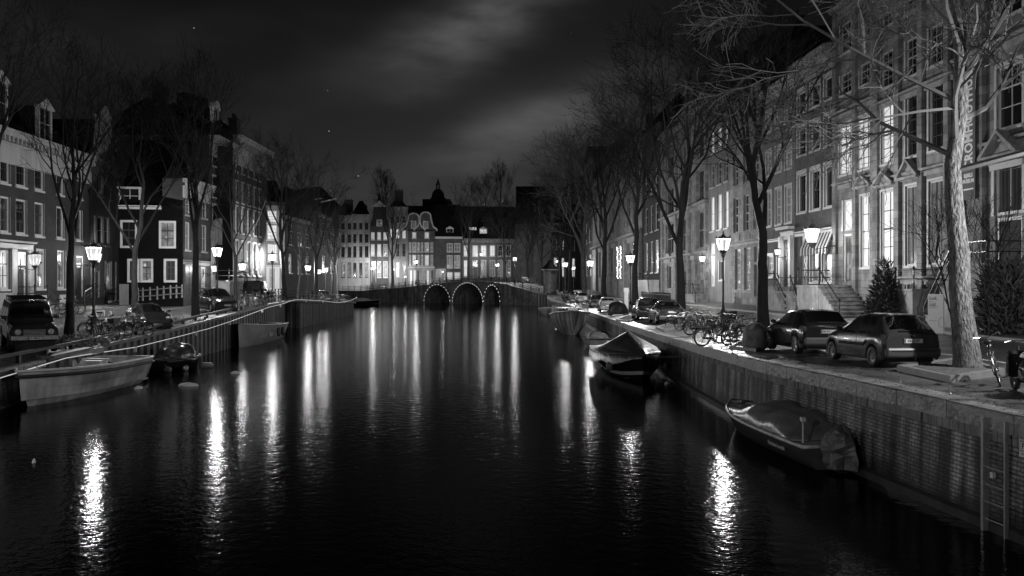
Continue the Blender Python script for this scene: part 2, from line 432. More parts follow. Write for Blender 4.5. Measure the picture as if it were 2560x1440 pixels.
# ------------------------------------------------------------------ water
wm = bpy.data.materials.new('canal_water'); wm.use_nodes = True
t = wm.node_tree; n_ = t.nodes; l_ = t.links; p = n_['Principled BSDF']
p.inputs['Base Color'].default_value = (0.0006, 0.0006, 0.0006, 1); p.inputs['Roughness'].default_value = 0.062; p.inputs['IOR'].default_value = 1.33; p.inputs['Specular IOR Level'].default_value = 0.035
tcw = n_.new('ShaderNodeTexCoord')
def wn(scale, sx, sy, det, rz=0):
    q = n_.new('ShaderNodeMapping'); q.inputs['Scale'].default_value = (sx, sy, 1); q.inputs['Rotation'].default_value = (0, 0, rad(rz)); l_.new(tcw.outputs['Object'], q.inputs[0])
    w = n_.new('ShaderNodeTexNoise'); w.inputs['Scale'].default_value = scale; w.inputs['Detail'].default_value = det; w.inputs['Roughness'].default_value = 0.5; l_.new(q.outputs[0], w.inputs[0]); return w
wa = wn(3.4, 1.0, 1.0, 2.0, 20); wb = wn(12.0, 0.9, 1.1, 2.0, -15)
ma = n_.new('ShaderNodeMath'); ma.operation = 'MULTIPLY_ADD'; l_.new(wb.outputs[0], ma.inputs[0]); ma.inputs[1].default_value = 0.42; l_.new(wa.outputs[0], ma.inputs[2])
wbp = n_.new('ShaderNodeBump'); wbp.inputs['Strength'].default_value = 1.0; wbp.inputs['Distance'].default_value = 0.0088
l_.new(ma.outputs[0], wbp.inputs['Height']); l_.new(wbp.outputs[0], p.inputs['Normal'])
wmb = MB(); wmb.quad((-70, -60, 0), (30, -60, 0), (30, 300, 0), (-70, 300, 0)); struct(wmb.build('water', wm))

# ------------------------------------------------------------------ right quay wall
def path_pts(tab, k, y0, y1, step):
    pts = []; Y = y0
    while Y < y1 + 1e-6:
        pts.append(Vector((lerp_tab(tab, Y, k), Y, lerp_tab(tab, Y, 2)))); Y += step
    return pts
M_qwall = mat('quay_brick', 0.24, 0.75, var=0.75, vscale=0.9, bump=0.02, bscale=12, brick=(0.23, 0.078, 0.014, 0.35), streak=0.85, coords='UV')
t_ = M_qwall.node_tree; p_ = t_.nodes['Principled BSDF']; c_ = t_.nodes.new('ShaderNodeTexCoord'); s_ = t_.nodes.new('ShaderNodeSeparateXYZ'); t_.links.new(c_.outputs['UV'], s_.inputs[0])
q_ = t_.nodes.new('ShaderNodeTexNoise'); q_.inputs['Scale'].default_value = 1.4; q_.inputs['Detail'].default_value = 6; t_.links.new(c_.outputs['UV'], q_.inputs[0])
x_ = t_.nodes.new('ShaderNodeMath'); x_.operation = 'MULTIPLY_ADD'; t_.links.new(q_.outputs[0], x_.inputs[0]); x_.inputs[1].default_value = -0.9; t_.links.new(s_.outputs[1], x_.inputs[2])
r_ = t_.nodes.new('ShaderNodeMapRange'); r_.interpolation_type = 'SMOOTHSTEP'; t_.links.new(x_.outputs[0], r_.inputs[0])
for i_, v_ in ((1, -0.25), (2, 0.25), (3, 0.18), (4, 1.0)): r_.inputs[i_].default_value = v_          # algae and damp up to the tide line
old_ = p_.inputs['Base Color'].links[0].from_socket; m_ = t_.nodes.new('ShaderNodeMix'); m_.data_type = 'RGBA'; m_.blend_type = 'MULTIPLY'; m_.inputs[0].default_value = 1.0
t_.links.new(old_, m_.inputs[6]); t_.links.new(r_.outputs[0], m_.inputs[7]); t_.links.new(m_.outputs[2], p_.inputs['Base Color'])
M_cope = mat('coping_stone', 0.19, 0.42, var=0.75, vscale=1.6, bump=0.02, bscale=10, rvar=0.2)
def wall_strip(mb, pts, off, ztop, zbot, sgn, mi=0):
    s = 0.0
    for a, b in zip(pts, pts[1:]):
        L = (b - a).length
        za, zb = a.z + ztop, b.z + ztop
        A = (a.x + off, a.y, za); B = (b.x + off, b.y, zb); C = (b.x + off - sgn * 0.12, b.y, zbot); D = (a.x + off - sgn * 0.12, a.y, zbot)
        uv = [(s, za), (s + L, zb), (s + L, zbot), (s, zbot)]
        mb.quad(A, B, C, D, mi, uv); s += L
qr = empty('quay_wall', (0, 0, 0), 0, 'long brick quay wall with stone coping below the parked cars on the right bank', 'quay wall')
pr = path_pts(SR, 1, 4, 186, 2.0)
mb = MB(); wall_strip(mb, pr, 0.10, -0.36, -0.8, 1); mb.build('brick_face', M_qwall, qr)
mb = MB()     # header course under the coping
s = 0
for a, b in zip(pr, pr[1:]):
    d = b - a; L = d.length; d /= L; nrm = Vector((-d.y, d.x, 0)); k = 0
    if a.y > 60: continue
    while k < L - 0.05:
        if random.random() < 0.88:
            c = a + d * k
            q = [c - nrm * 0.1 + nrm * 0.005, c + d * 0.088 - nrm * 0.1 + nrm * 0.005]
            z = c.z - 0.365; h = random.uniform(0.2, 0.215); o = random.uniform(0.01, 0.022)
            A, B = q; 
            mb.add([(A.x + nrm.x * o, A.y, z - h), (B.x + nrm.x * o, B.y, z - h), (B.x + nrm.x * o, B.y, z), (A.x + nrm.x * o, A.y, z),
                    (A.x + 0.05, A.y, z - h), (B.x + 0.05, B.y, z - h), (B.x + 0.05, B.y, z), (A.x + 0.05, A.y, z)],
                   [(0, 1, 2, 3), (0, 4, 5, 1), (3, 2, 6, 7), (1, 5, 6, 2), (0, 3, 7, 4)])
        k += 0.098
mb.build('header_course', mat('header_brick', 0.16, 0.8, var=0.6, vscale=2.2), qr)
def coping(parent, pts_fn, y0, y1, w0, w1, h, m, gap=0.012, lmin=1.5, lmax=2.3):
    mb = MB(); Y = y0
    while Y < y1:
        L = random.uniform(lmin, lmax); Ye = min(Y + L, y1)
        a = pts_fn(Y + gap); b = pts_fn(Ye - gap); j = random.uniform(-0.008, 0.008)
        vs = []
        c = 0.03
        for q in (a, b):
            for (dx, dz) in ((w0, -h), (w0, -c), (w0 + (c if w1 > w0 else -c), 0), (w1, 0), (w1, -h)):
                vs.append((q.x + dx, q.y, q.z + dz + j + 0.004))
        fs = [(i, (i + 1) % 5, (i + 1) % 5 + 5, i + 5) for i in range(5)] + [(0, 1, 2, 3, 4), (9, 8, 7, 6, 5)]
        mb.add(vs, fs); Y = Ye
    o = mb.build('coping', m, parent); flip_fix(o); return o
fR = lambda Y: Vector((lerp_tab(SR, Y, 1), Y, lerp_tab(SR, Y, 2)))
coping(qr, fR, 4, 185.5, -0.04, 0.62, 0.36, M_cope)
# ledge of dark mortar at the waterline
mb = MB(); wall_strip(mb, pr, -0.05, -5, -0.8, 1)
mb = MB()
for a, b in zip(pr, pr[1:]): mb.add([(a.x - 0.12, a.y, 0.16), (b.x - 0.12, b.y, 0.16), (b.x + 0.12, b.y, 0.22), (a.x + 0.12, a.y, 0.22), (a.x - 0.12, a.y, -0.5), (b.x - 0.12, b.y, -0.5)], [(0, 1, 2, 3), (4, 5, 1, 0)])
mb.build('footing', mat('wet_concrete', 0.035, 0.35, var=0.5, vscale=2), qr)

# ------------------------------------------------------------------ left quay: brick near, steel sheet piles further
M_pile = mat('sheet_pile_steel', 0.065, 0.6, var=0.5, vscale=1.2, streak=0.6, metal=0.1, bump=0.01, bscale=6)
fL = lambda Y: Vector((lerp_tab(SL, Y, 1), Y, lerp_tab(SL, Y, 2)))
ql = empty('quay_wall', (0, 0, 0), 0, 'brick quay wall behind the pale open motorboat on the left bank', 'quay wall')
pl = path_pts(SL, 1, 4, 36, 2.0)
mb = MB(); wall_strip(mb, pl, -0.08, -0.3, -0.8, -1); flip_fix(mb.build('brick_face', M_qwall, ql))
coping(ql, fL, 4, 36, 0.05, -0.5, 0.3, M_cope)
def piles(name, label, A, B, parent=None):
    """corrugated wall from A to B (top points); normal to the right of A->B is the water"""
    e = empty(name, (0, 0, 0), 0, label, 'sheet pile wall')
    A = Vector(A); B = Vector(B); mb = MB(); d = B - A; L = math.hypot(d.x, d.y); n = Vector((d.y, -d.x, 0)).normalized()
    k = 0; prof = []
    while k < L:
        for du, dn in ((0, 0.0), (0.34, 0.0), (0.44, 0.10), (0.78, 0.10)):
            if k + du <= L: prof.append((k + du, dn))
        k += 0.88
    prof.append((L, 0))
    P = [A + d * (u / L) + n * dn for u, dn in prof]
    for a, b in zip(P, P[1:]): mb.quad(a, b, (b.x, b.y, -0.8), (a.x, a.y, -0.8))
    o = mb.build('pile_face', M_pile, e); flip_fix(o)
    mb = MB(); u = Vector((d.x / L, d.y / L, 0))
    for a, b in ((0, L),):
        p0 = A - n * 0.35; p1 = B - n * 0.35; q0 = A + n * 0.32; q1 = B + n * 0.32
        mb.add([(p0.x, p0.y, p0.z - 0.02), (p1.x, p1.y, p1.z - 0.02), (q1.x, q1.y, q1.z - 0.02), (q0.x, q0.y, q0.z - 0.02), (p0.x, p0.y, p0.z + 0.12), (p1.x, p1.y, p1.z + 0.12), (q1.x, q1.y, q1.z + 0.12), (q0.x, q0.y, q0.z + 0.12)],
               [(0, 3, 2, 1), (4, 5, 6, 7), (0, 1, 5, 4), (1, 2, 6, 5), (2, 3, 7, 6), (3, 0, 4, 7)])
    flip_fix(mb.build('capping_beam', mat('capping_beam', 0.07, 0.6, var=0.4, vscale=2), e))
    return e
e = empty('quay_wall')
bpy.data.objects.remove(e)
def pile_run(label, ys):
    r = None
    e = empty('sheet_pile_wall', (0, 0, 0), 0, label, 'sheet pile wall')
    for a, b in zip(ys, ys[1:]):
        q = piles('x', 'x', fL(b), fL(a))
        for c in list(q.children):
            c.parent = e
        bpy.data.objects.remove(q)
    return e
def merge_children(e, names):
    for nm in names:
        cs = [c for c in e.children if c.name.split('.')[0] == nm]
        if len(cs) < 2: continue
        mb = MB()
        for c in cs:
            mb.add([tuple(v.co) for v in c.data.vertices], [tuple(p.vertices) for p in c.data.polygons])
        m = cs[0].data.materials[0]
        for c in cs: bpy.data.objects.remove(c)
        mb.build(nm, m, e)
w1 = pile_run('rusty steel sheet pile wall behind the grey steel boat on the left bank', [36, 42, 50, 60, 68, 77, 84, 91])
merge_children(w1, ['pile_face', 'capping_beam'])
w2 = pile_run('steel sheet pile wall of the jutting quay with parked bikes on top', [92.05, 101, 110, 122, 135, 150])
merge_children(w2, ['pile_face', 'capping_beam'])
w3 = piles('sheet_pile_wall', 'short end of steel sheet piling where the left quay steps out', (-21.2, 92, 2.6), (-24.5, 91.6, 2.6))

# ------------------------------------------------------------------ arched bridge
class Fac:
    """a vertical plane p0->p1; turns a pixel into (u, z) on it"""
    def __init__(s, p0, p1):
        s.p0 = Vector((p0[0], p0[1])); s.p1 = Vector((p1[0], p1[1])); s.d = (s.p1 - s.p0); s.L = s.d.length; s.d /= s.L
        s.rz = math.atan2(s.d.y, s.d.x)
    def uz(s, x, y=HY):
        k = (x - HX) / F     # X = kY ; p0 + d u
        den = s.d.x - k * s.d.y
        u = (k * s.p0.y - s.p0.x) / den
        Y = s.p0.y + s.d.y * u
        return u, ZC - (y - HY) / F * Y
    def u(s, x): return s.uz(x)[0]
    def z(s, x, y): return s.uz(x, y)[1]
    def pt(s, u, off=0.0, z=0.0):   # off > 0 goes to the viewer's side
        n = Vector((s.d.y, -s.d.x)); q = s.p0 + s.d * u + n * off
        return Vector((q.x, q.y, z))
BF = Fac((-44, 224), (6.2, 187))
br = empty('bridge', (BF.p0.x, BF.p0.y, 0), BF.rz, 'three arched masonry canal bridge outlined with light bulbs', 'bridge')
M_bridge = mat('bridge_masonry', 0.30, 0.8, var=0.45, vscale=0.7, bump=0.015, bscale=9, brick=(0.4, 0.12, 0.015, 0.6), streak=0.5)
deck_px = [(860, 731), (900, 729), (1000, 721), (1080, 712), (1130, 707), (1185, 705), (1230, 707), (1262, 711), (1300, 722), (1340, 739)]
deck = [BF.uz(x, y) for x, y in deck_px]; deck[0] = (0, deck[0][1])
deck[-1] = (BF.L, deck[-1][1])
def deck_z(u):
    for a, b in zip(deck, deck[1:]):
        if u <= b[0]: return a[1] + (b[1] - a[1]) * (u - a[0]) / (b[0] - a[0])
    return deck[-1][1]
arches = []
for x0, x1, yc in ((1063, 1124, 714), (1134, 1206, 709.5), (1212, 1249, 715)):
    u0, u1 = BF.u(x0), BF.u(x1); arches.append(((u0 + u1) / 2, (u1 - u0) / 2, BF.z((x0 + x1) / 2, yc)))
def arch_z(u):
    for c, a, zc in arches:
        if abs(u - c) < a: return 0.5 + (zc - 0.5) * math.sqrt(max(0, 1 - ((u - c) / a) ** 2))
    return None
us = sorted(set([BF.L * i / 60 for i in range(61)] + [c + a * math.cos(math.pi * i / 24) * s_ for c, a, z in arches for i in range(25) for s_ in (1,)] + [c + sg * (a + 1e-4) for c, a, z in arches for sg in (1, -1)]))
mb = MB(); D = 11.0
cols = []
for u in us:
    az = arch_z(u)
    cols.append((u, deck_z(u), az if az is not None else -0.8, az is not None or any(abs(abs(u - c) - a) < 1e-6 for c, a, z in arches)))
for a, b in zip(cols, cols[1:]):
    mb.quad((a[0], 0, a[2]), (b[0], 0, b[2]), (b[0], 0, b[1]), (a[0], 0, a[1]))
    mb.quad((a[0], D, a[2]), (a[0], D, a[1]), (b[0], D, b[1]), (b[0], D, b[2]))
    mb.quad((a[0], 0, a[1]), (b[0], 0, b[1]), (b[0], D, b[1]), (a[0], D, a[1]))
    mb.quad((a[0], 0, a[2]), (a[0], D, a[2]), (b[0], D, b[2]), (b[0], 0, b[2]))
mb.build('masonry', M_bridge, br)
mb = MB()
for a, b in zip(cols, cols[1:]):
    mb.add([(a[0], -0.12, a[1] - 0.05), (b[0], -0.12, b[1] - 0.05), (b[0], -0.12, b[1] + 0.14), (a[0], -0.12, a[1] + 0.14), (a[0], 0.3, a[1] + 0.14), (b[0], 0.3, b[1] + 0.14), (a[0], 0, a[1] - 0.05), (b[0], 0, b[1] - 0.05)],
           [(0, 1, 2, 3), (3, 2, 5, 4), (6, 7, 1, 0)])
mb.build('deck_edge', mat('deck_edge_stone', 0.2, 0.6, var=0.3), br)
for k, (c, a, zc) in enumerate(arches):
    mb = MB()
    for i in range(33):
        t = math.pi * i / 32
        p0 = (c + (a + 0.02) * math.cos(t), 0.5 + (zc - 0.48) * math.sin(t)); p1 = (c + (a + 0.5) * math.cos(t), 0.5 + (zc + 0.0) * math.sin(t))
        if i:
            mb.quad((q0[0], -0.06, q0[1]), (q1[0], -0.06, q1[1]), (p1[0], -0.06, p1[1]), (p0[0], -0.06, p0[1]))
            mb.quad((q0[0], -0.06, q0[1]), (p0[0], -0.06, p0[1]), (p0[0], 0, p0[1]), (q0[0], 0, q0[1]))
            mb.quad((q1[0], -0.06, q1[1]), (q1[0], 0, q1[1]), (p1[0], 0, p1[1]), (p1[0], -0.06, p1[1]))
        q0, q1 = p0, p1
    flip_fix(mb.build('arch_ring', mat('arch_ring_stone', 0.05, 0.8, var=0.4), br))
    mb = MB(); nb = (14, 19, 12)[k]
    for i in range(nb):
        t = math.pi * (i + 0.3) / (nb - 0.4)
        x, z = c + (a + 0.22) * math.cos(t), 0.5 + (zc - 0.26) * math.sin(t)
        mb.lathe([(0.02, -0.08), (0.08, 0), (0.02, 0.08)], 6, 0, (x, -0.2, z))
    mb.build('light_string', mat('bulb', 0.8, 0.4, emit=1.8), br)
# railing
mb = MB(); u = 2.0; posts = []
while u < BF.L - 0.3:
    z = deck_z(u) + 0.1; mb.cbox((u, 0.1, z + 0.62), (0.11, 0.11, 1.24)); mb.lathe([(0.03, 0), (0.10, 0.06), (0.03, 0.16)], 6, 0, (u, 0.1, z + 1.24)); posts.append((u, z)); u += 2.05
for h in (0.45, 0.8, 1.16): mb.tube([(u, 0.1, z + h) for u, z in posts], 0.035, 4)
mb.build('railing', M_iron, br)
mb = MB(); u = 2.0; posts = []
while u < BF.L - 0.3:
    z = deck_z(u) + 0.1; mb.cbox((u, D - 0.1, z + 0.62), (0.1, 0.1, 1.24)); posts.append((u, z)); u += 2.05
for h in (0.45, 0.8, 1.16): mb.tube([(u, D - 0.1, z + h) for u, z in posts], 0.035, 4)
mb.build('railing', M_iron, br)
mb = MB()
for x in (1160, 1113):
    u = BF.u(x)
mb.tube([(BF.u(1189), -3.0, -0.5), (BF.u(1189), -3.0, BF.z(1189, 734))], 0.06, 5); mb.cbox((BF.u(1190.5), -3.0, BF.z(1190, 733)), (0.5, 0.1, 0.14))
o = mb.build('mooring_post', M_gal); o.location = (BF.p0.x, BF.p0.y, 0); o.rotation_euler = (0, 0, BF.rz)
tag(o, 'thin steel marker post standing in the water at the middle arch', 'post')
# ------------------------------------------------------------------ lamps
LK = 14.0
M_lant = mat('lantern_metal', 0.09, 0.4, metal=0.3)
lampglass = {}
def lamp_glass(e):
    if e in lampglass: return lampglass[e]
    m = bpy.data.materials.new('lamp_glass'); m.use_nodes = True; t = m.node_tree; t.nodes.clear()
    o = t.nodes.new('ShaderNodeOutputMaterial'); mx = t.nodes.new('ShaderNodeMixShader'); em = t.nodes.new('ShaderNodeEmission'); tr = t.nodes.new('ShaderNodeBsdfTransparent')
    em.inputs[1].default_value = e; mx.inputs[0].default_value = 0.5
    t.links.new(tr.outputs[0], mx.inputs[1]); t.links.new(em.outputs[0], mx.inputs[2]); t.links.new(mx.outputs[0], o.inputs[0])
    lampglass[e] = m; return m
def bulb(parent, z, watt, r=0.16, loc=(0, 0)):
    d = bpy.data.lights.new('lamp_light', 'POINT'); d.energy = watt * LK; d.shadow_soft_size = r; d.color = (1, 1, 1)
    o = bpy.data.objects.new('lamp_light', d); COL.objects.link(o); o.parent = parent; o.location = (loc[0], loc[1], z)
def lantern_parts(root, z, s, glass_e, watt, x=0.0):
    """a crown lantern whose glass sits from z to z+0.75s"""
    c = (x, 0, z)
    mb = MB(); mb.lathe([(0.215 * s, 0.0), (0.40 * s, 0.60 * s), (0.385 * s, 0.66 * s)], 8, 0, c)
    mb.f = mb.f[:-2]; mb.mi = mb.mi[:-2]
    mb.build('glass', lamp_glass(glass_e), root)
    mb = MB()
    mb.lathe([(0.05 * s, -0.22 * s), (0.10 * s, -0.16 * s), (0.20 * s, -0.03 * s), (0.235 * s, 0.0), (0.235 * s, 0.02 * s), (0.1 * s, 0.02 * s)], 8, 0, c)
    mb.lathe([(0.43 * s, 0.66 * s), (0.43 * s, 0.69 * s), (0.30 * s, 0.74 * s), (0.16 * s, 0.79 * s), (0.10 * s, 0.88 * s), (0.05 * s, 0.91 * s), (0.035 * s, 0.98 * s), (0.055 * s, 1.01 * s), (0.01 * s, 1.12 * s)], 8, 0, c)
    for k in range(8):
        a = 2 * math.pi * k / 8
        mb.tube([(x + 0.22 * s * math.cos(a), 0.22 * s * math.sin(a), z), (x + 0.41 * s * math.cos(a), 0.41 * s * math.sin(a), z + 0.66 * s)], 0.012 * s, 4)
        mb.lathe([(0.06 * s, 0), (0.05 * s, 0.06 * s), (0.008 * s, 0.14 * s)], 5, 0, (x + 0.40 * s * math.cos(a), 0.40 * s * math.sin(a), z + 0.68 * s))
    mb.build('lantern_frame', M_lant, root)
    bulb(root, z + 0.33 * s, watt, 0.17 * s, (x, 0))
def street_lamp(pos, H, label, watt=420, s=1.0, e=0.9):
    r = empty('street_lamp', pos, 0, label, 'street lamp', 'cast iron street lamps along the canal')
    mb = MB()
    mb.lathe([(0.20, 0), (0.20, 0.14), (0.15, 0.2), (0.15, 0.75), (0.17, 0.8), (0.10, 0.95), (0.075, 1.1), (0.085, 1.14), (0.065, 1.2), (0.05, H - 1.0 * s), (0.075, H - 0.98 * s), (0.05, H - 0.94 * s), (0.05, H - 0.66 * s)], 10)
    for k in range(4):
        a = math.pi / 2 * k + 0.78
        mb.tube([(0.05 * math.cos(a), 0.05 * math.sin(a), H - 0.98 * s), (0.13 * math.cos(a), 0.13 * math.sin(a), H - 0.86 * s), (0.2 * s * math.cos(a), 0.2 * s * math.sin(a), H - 0.66 * s)], 0.016, 4)
    mb.build('post', M_iron, r, smooth=False)
    lantern_parts(r, H - 0.6 * s, s, e, watt)
    return r
def wall_lantern(pos, rz, s, label, watt=60, reach=0.8, e=1.2):
    """pos is the lantern's foot; rz turns +y towards the wall"""
    r = empty('wall_lantern', pos, rz, label, 'wall lantern', 'lanterns on wall brackets')
    lantern_parts(r, 0.0, s, e, watt * 0.20)
    mb = MB(); mb.tube([(0, 0, -0.2 * s), (0, 0.2, -0.28 * s), (0, reach, -0.1 * s)], 0.022, 5)
    mb.cbox((0, reach - 0.02, -0.05), (0.08, 0.04, 0.9 * s))
    sp = []
    for i in range(22):
        t = i * 0.5; q = 0.20 * s * (1 - i / 26)
        sp.append((0, reach * 0.55 + q * math.cos(t), -0.38 * s + q * math.sin(t)))
    mb.tube(sp, 0.016, 4)
    mb.build('bracket', M_iron, r); return r

# ------------------------------------------------------------------ houses
KINDM = {'d': M_glass, 'b': M_glass_b, 'c': M_curt, 'l': M_lit, 'k': M_litc, 'm': M_dim, 'r': M_room}
class House:
    def __init__(s, name, label, fac, zb, zt, m, wins=(), depth=11.0, trim=M_white, cornice=None, roof=None, cat='house', sill=True, holes=(), side_m=None, poly_top=None, frame=0.09, rec=0.16, lintel=None, group=None):
        s.f = fac; s.zb = zb; s.zt = zt; s.L = fac.L
        s.root = empty(name, (fac.p0.x, fac.p0.y, 0), fac.rz, label, cat, group)
        rects = []; s.wins = []
        for w in wins:
            xl, xr, yt, yb, kind = w[:5]; nx, ny = (w[5], w[6]) if len(w) > 6 else (2, 3)
            opt = w[7] if len(w) > 7 else {}
            xc = (xl + xr) / 2
            u0, u1 = fac.u(xl), fac.u(xr)
            if u0 > u1: u0, u1 = u1, u0
            z1, z0 = fac.z(xc, yt), fac.z(xc, yb)
            u0 = max(0.06, u0); u1 = min(s.L - 0.06, u1); z1 = min(z1, zt - 0.05); z0 = max(z0, zb + 0.02)
            if u1 - u0 < 0.12 or z1 - z0 < 0.15: continue
            if any(u0 < r[1] - 0.002 and u1 > r[0] + 0.002 and z0 < r[3] - 0.002 and z1 > r[2] + 0.002 for r in rects): continue
            rects.append((u0, u1, z0, z1)); s.wins.append((u0, u1, z0, z1, kind, nx, ny, opt))
        s.wall(rects, depth, m, rec)
        for w in s.wins: s.window(w, trim, sill, frame, rec, lintel)
        if cornice: s.cornice(*cornice)
        if roof: s.roof(depth, *roof)
    def wall(s, rects, depth, m, rec):
        us = sorted({0.004, s.L - 0.004} | {r[0] for r in rects} | {r[1] for r in rects}); zs = sorted({s.zb - 0.6, s.zt} | {r[2] for r in rects} | {r[3] for r in rects})
        mb = MB()
        for a, b in zip(us, us[1:]):
            if b - a < 1e-5: continue
            for c, d in zip(zs, zs[1:]):
                if d - c < 1e-5: continue
                mu, mz = (a + b) / 2, (c + d) / 2
                if any(r[0] < mu < r[1] and r[2] < mz < r[3] for r in rects): continue
                mb.quad((a, 0, c), (b, 0, c), (b, 0, d), (a, 0, d))
        for u0, u1, z0, z1 in rects:
            mb.quad((u0, 0, z0), (u0, 0, z1), (u0, rec, z1), (u0, rec, z0)); mb.quad((u1, 0, z0), (u1, rec, z0), (u1, rec, z1), (u1, 0, z1))
            mb.quad((u0, 0, z1), (u1, 0, z1), (u1, rec, z1), (u0, rec, z1)); mb.quad((u0, 0, z0), (u0, rec, z0), (u1, rec, z0), (u1, 0, z0))
        a, b, c, d = 0.004, s.L - 0.004, s.zb - 0.6, s.zt
        mb.quad((a, 0, c), (a, 0, d), (a, depth, d), (a, depth, c)); mb.quad((b, 0, c), (b, depth, c), (b, depth, d), (b, 0, d))
        mb.quad((a, depth, c), (a, depth, d), (b, depth, d), (b, depth, c)); mb.quad((a, 0, d), (b, 0, d), (b, depth, d), (a, depth, d))
        s.wallo = mb.build('wall', m, s.root)
    def window(s, w, trim, sill, fw, rec, lintel):
        u0, u1, z0, z1, kind, nx, ny, opt = w
        door = kind == 'D'
        fw = opt.get('fw', fw); fw = min(fw, (u1 - u0) * 0.2)
        y0, y1 = rec - 0.09, rec + 0.02
        mb = MB(); g = 0.002; mi = 0
        fr = opt.get('trim', trim)
        mb.box(u0 + g, u0 + fw, y0, y1, z0 + g, z1 - g); mb.box(u1 - fw, u1 - g, y0, y1, z0 + g, z1 - g)
        mb.box(u0 + fw, u1 - fw, y0, y1, z1 - fw, z1 - g)
        if not door: mb.box(u0 + fw, u1 - fw, y0, y1, z0 + g, z0 + fw)
        a, b, c, d = u0 + fw, u1 - fw, z0 + (0 if door else fw), z1 - fw
        bt = opt.get('bar', 0.026)
        bars = MB()
        if not door:
            if opt.get('diamond'):
                for k in range(-3, 4):
                    for sg in (1, -1):
                        pts = []
                        for i in range(41):
                            zz = c + (d - c) * i / 40; uu = (a + b) / 2 + sg * ((zz - c) / (d - c) * (b - a) * 2.0 - (b - a)) + k * (b - a)
                            if a <= uu <= b: pts.append((uu, rec - 0.03, zz))
                        if len(pts) > 1: bars.tube([pts[0], pts[-1]], 0.022, 4)
            else:
                for i in range(1, nx): x = a + (b - a) * i / nx; bars.box(x - bt / 2, x + bt / 2, rec - 0.045, rec - 0.004, c, d)
                for i in range(1, ny):
                    z = c + (d - c) * i / ny; h = bt * (2.2 if ny >= 3 and i == (ny + 1) // 2 else 1)
                    bars.box(a, b, rec - 0.05, rec - 0.006, z - h / 2, z + h / 2)
            dk = opt.get('dark', False)
            mb.join(bars, None, 1 if dk else 0)
            if sill and opt.get('sill', True): mb.box(u0 - 0.08, u1 + 0.08, -0.09, y0, z0 - 0.13, z0 - 0.003)
            if lintel or opt.get('lintel'): mb.box(u0 - 0.1, u1 + 0.1, -0.05, -0.003, z1 + 0.003, z1 + (lintel or opt['lintel']))
            if opt.get('sur'):
                q = opt['sur']; mb.box(u0 - q, u0 - 0.003, -0.035, -0.003, z0, z1); mb.box(u1 + 0.003, u1 + q, -0.035, -0.003, z0, z1)
            wo = mb.build('window', [fr, M_dtrim], s.root)
            pm = MB(); pm.quad((a, rec - 0.01, c), (b, rec - 0.01, c), (b, rec - 0.01, d), (a, rec - 0.01, d)); pm.build('pane', KINDM[kind], wo)
            if kind in 'lkmr' and opt.get('lamp', (kind in 'lkr')) and s.L < 40:
                q = random.random()
        else:
            mb.box(a, b, rec - 0.04, rec + 0.01, c, d, 1)
            for i in range(2):
                for j in range(3):
                    x0 = a + (b - a) * (i + 0.14) / 2; x1 = a + (b - a) * (i + 0.86) / 2; zz0 = c + (d - c) * (j + 0.12) / 3; zz1 = c + (d - c) * (j + 0.88) / 3
                    mb.box(x0, x1, rec - 0.065, rec - 0.041, zz0, zz1, 1)
            do = mb.build('door', [fr, opt.get('dm', M_dtrim)], s.root)
            h = MB(); h.lathe([(0.03, 0), (0.045, 0.03), (0.02, 0.06)], 8, 0, (b - 0.12, rec - 0.1, c + (d - c) * 0.46)); h.build('handle', M_chrome, do)
    def cornice(s, h=0.8, proj=0.45, m=M_white, z=None, u0=None, u1=None, den=True, name='cornice'):
        z = s.zt if z is None else z; u0 = 0.01 if u0 is None else u0; u1 = s.L - 0.01 if u1 is None else u1
        mb = MB()
        mb.box(u0, u1, -0.10, -0.003, z - h, z - h * 0.42)
        mb.box(u0, u1, -0.16, -0.003, z - h * 0.42, z - h * 0.36)
        if den:
            n = max(3, int((u1 - u0) / 0.55))
            for i in range(n):
                x = u0 + (u1 - u0) * (i + 0.5) / n; mb.box(x - 0.09, x + 0.09, -proj * 0.8, -0.101, z - h * 0.355, z - h * 0.2)
        mb.box(u0, u1, -proj * 0.85, -0.003, z - h * 0.2, z - h * 0.08); mb.box(u0, u1, -proj, -0.003, z - h * 0.08, z + 0.02)
        mb.build(name, m, s.root)
    def roof(s, depth, kind, rise, m=M_roof):
        a, b, z = 0.0, s.L, s.zt + 0.004; mb = MB()
        if kind == 'side': mb.prism([(-0.2, z), (depth, z), (depth / 2, z + rise)], a + 0.02, b - 0.02, axis='x')
        elif kind == 'front': mb.prism([(a, z), (b, z), ((a + b) / 2, z + rise)], 0.35, depth)
        elif kind == 'mansard': mb.prism([(0.05, z), (depth, z), (depth - 1.6, z + rise), (1.4, z + rise)], a + 0.02, b - 0.02, axis='x')
        elif kind == 'hip':
            q = min(s.L * 0.4, depth * 0.4); mb.add([(a, -0.1, z), (b, -0.1, z), (b, depth, z), (a, depth, z), (a + q, depth / 2, z + rise), (b - q, depth / 2, z + rise)], [(0, 1, 5, 4), (1, 2, 5), (2, 3, 4, 5), (3, 0, 4), (3, 2, 1, 0)])
        o = flip_fix(mb.build('roof', m, s.root)); s.roofo = o; return o
    def chimney(s, u, y, z0, z1, w=1.1, m=None):
        mb = MB(); mb.box(u - w / 2, u + w / 2, y - 0.45, y + 0.45, z0, z1); mb.box(u - w / 2 - 0.08, u + w / 2 + 0.08, y - 0.53, y + 0.53, z1, z1 + 0.16)
        for k in range(3): mb.lathe([(0.14, 0), (0.11, 0.5)], 7, 0, (u - w / 3 + w / 3 * k, y, z1 + 0.16))
        mb.build('chimney', m or M_brick_d, s.root)
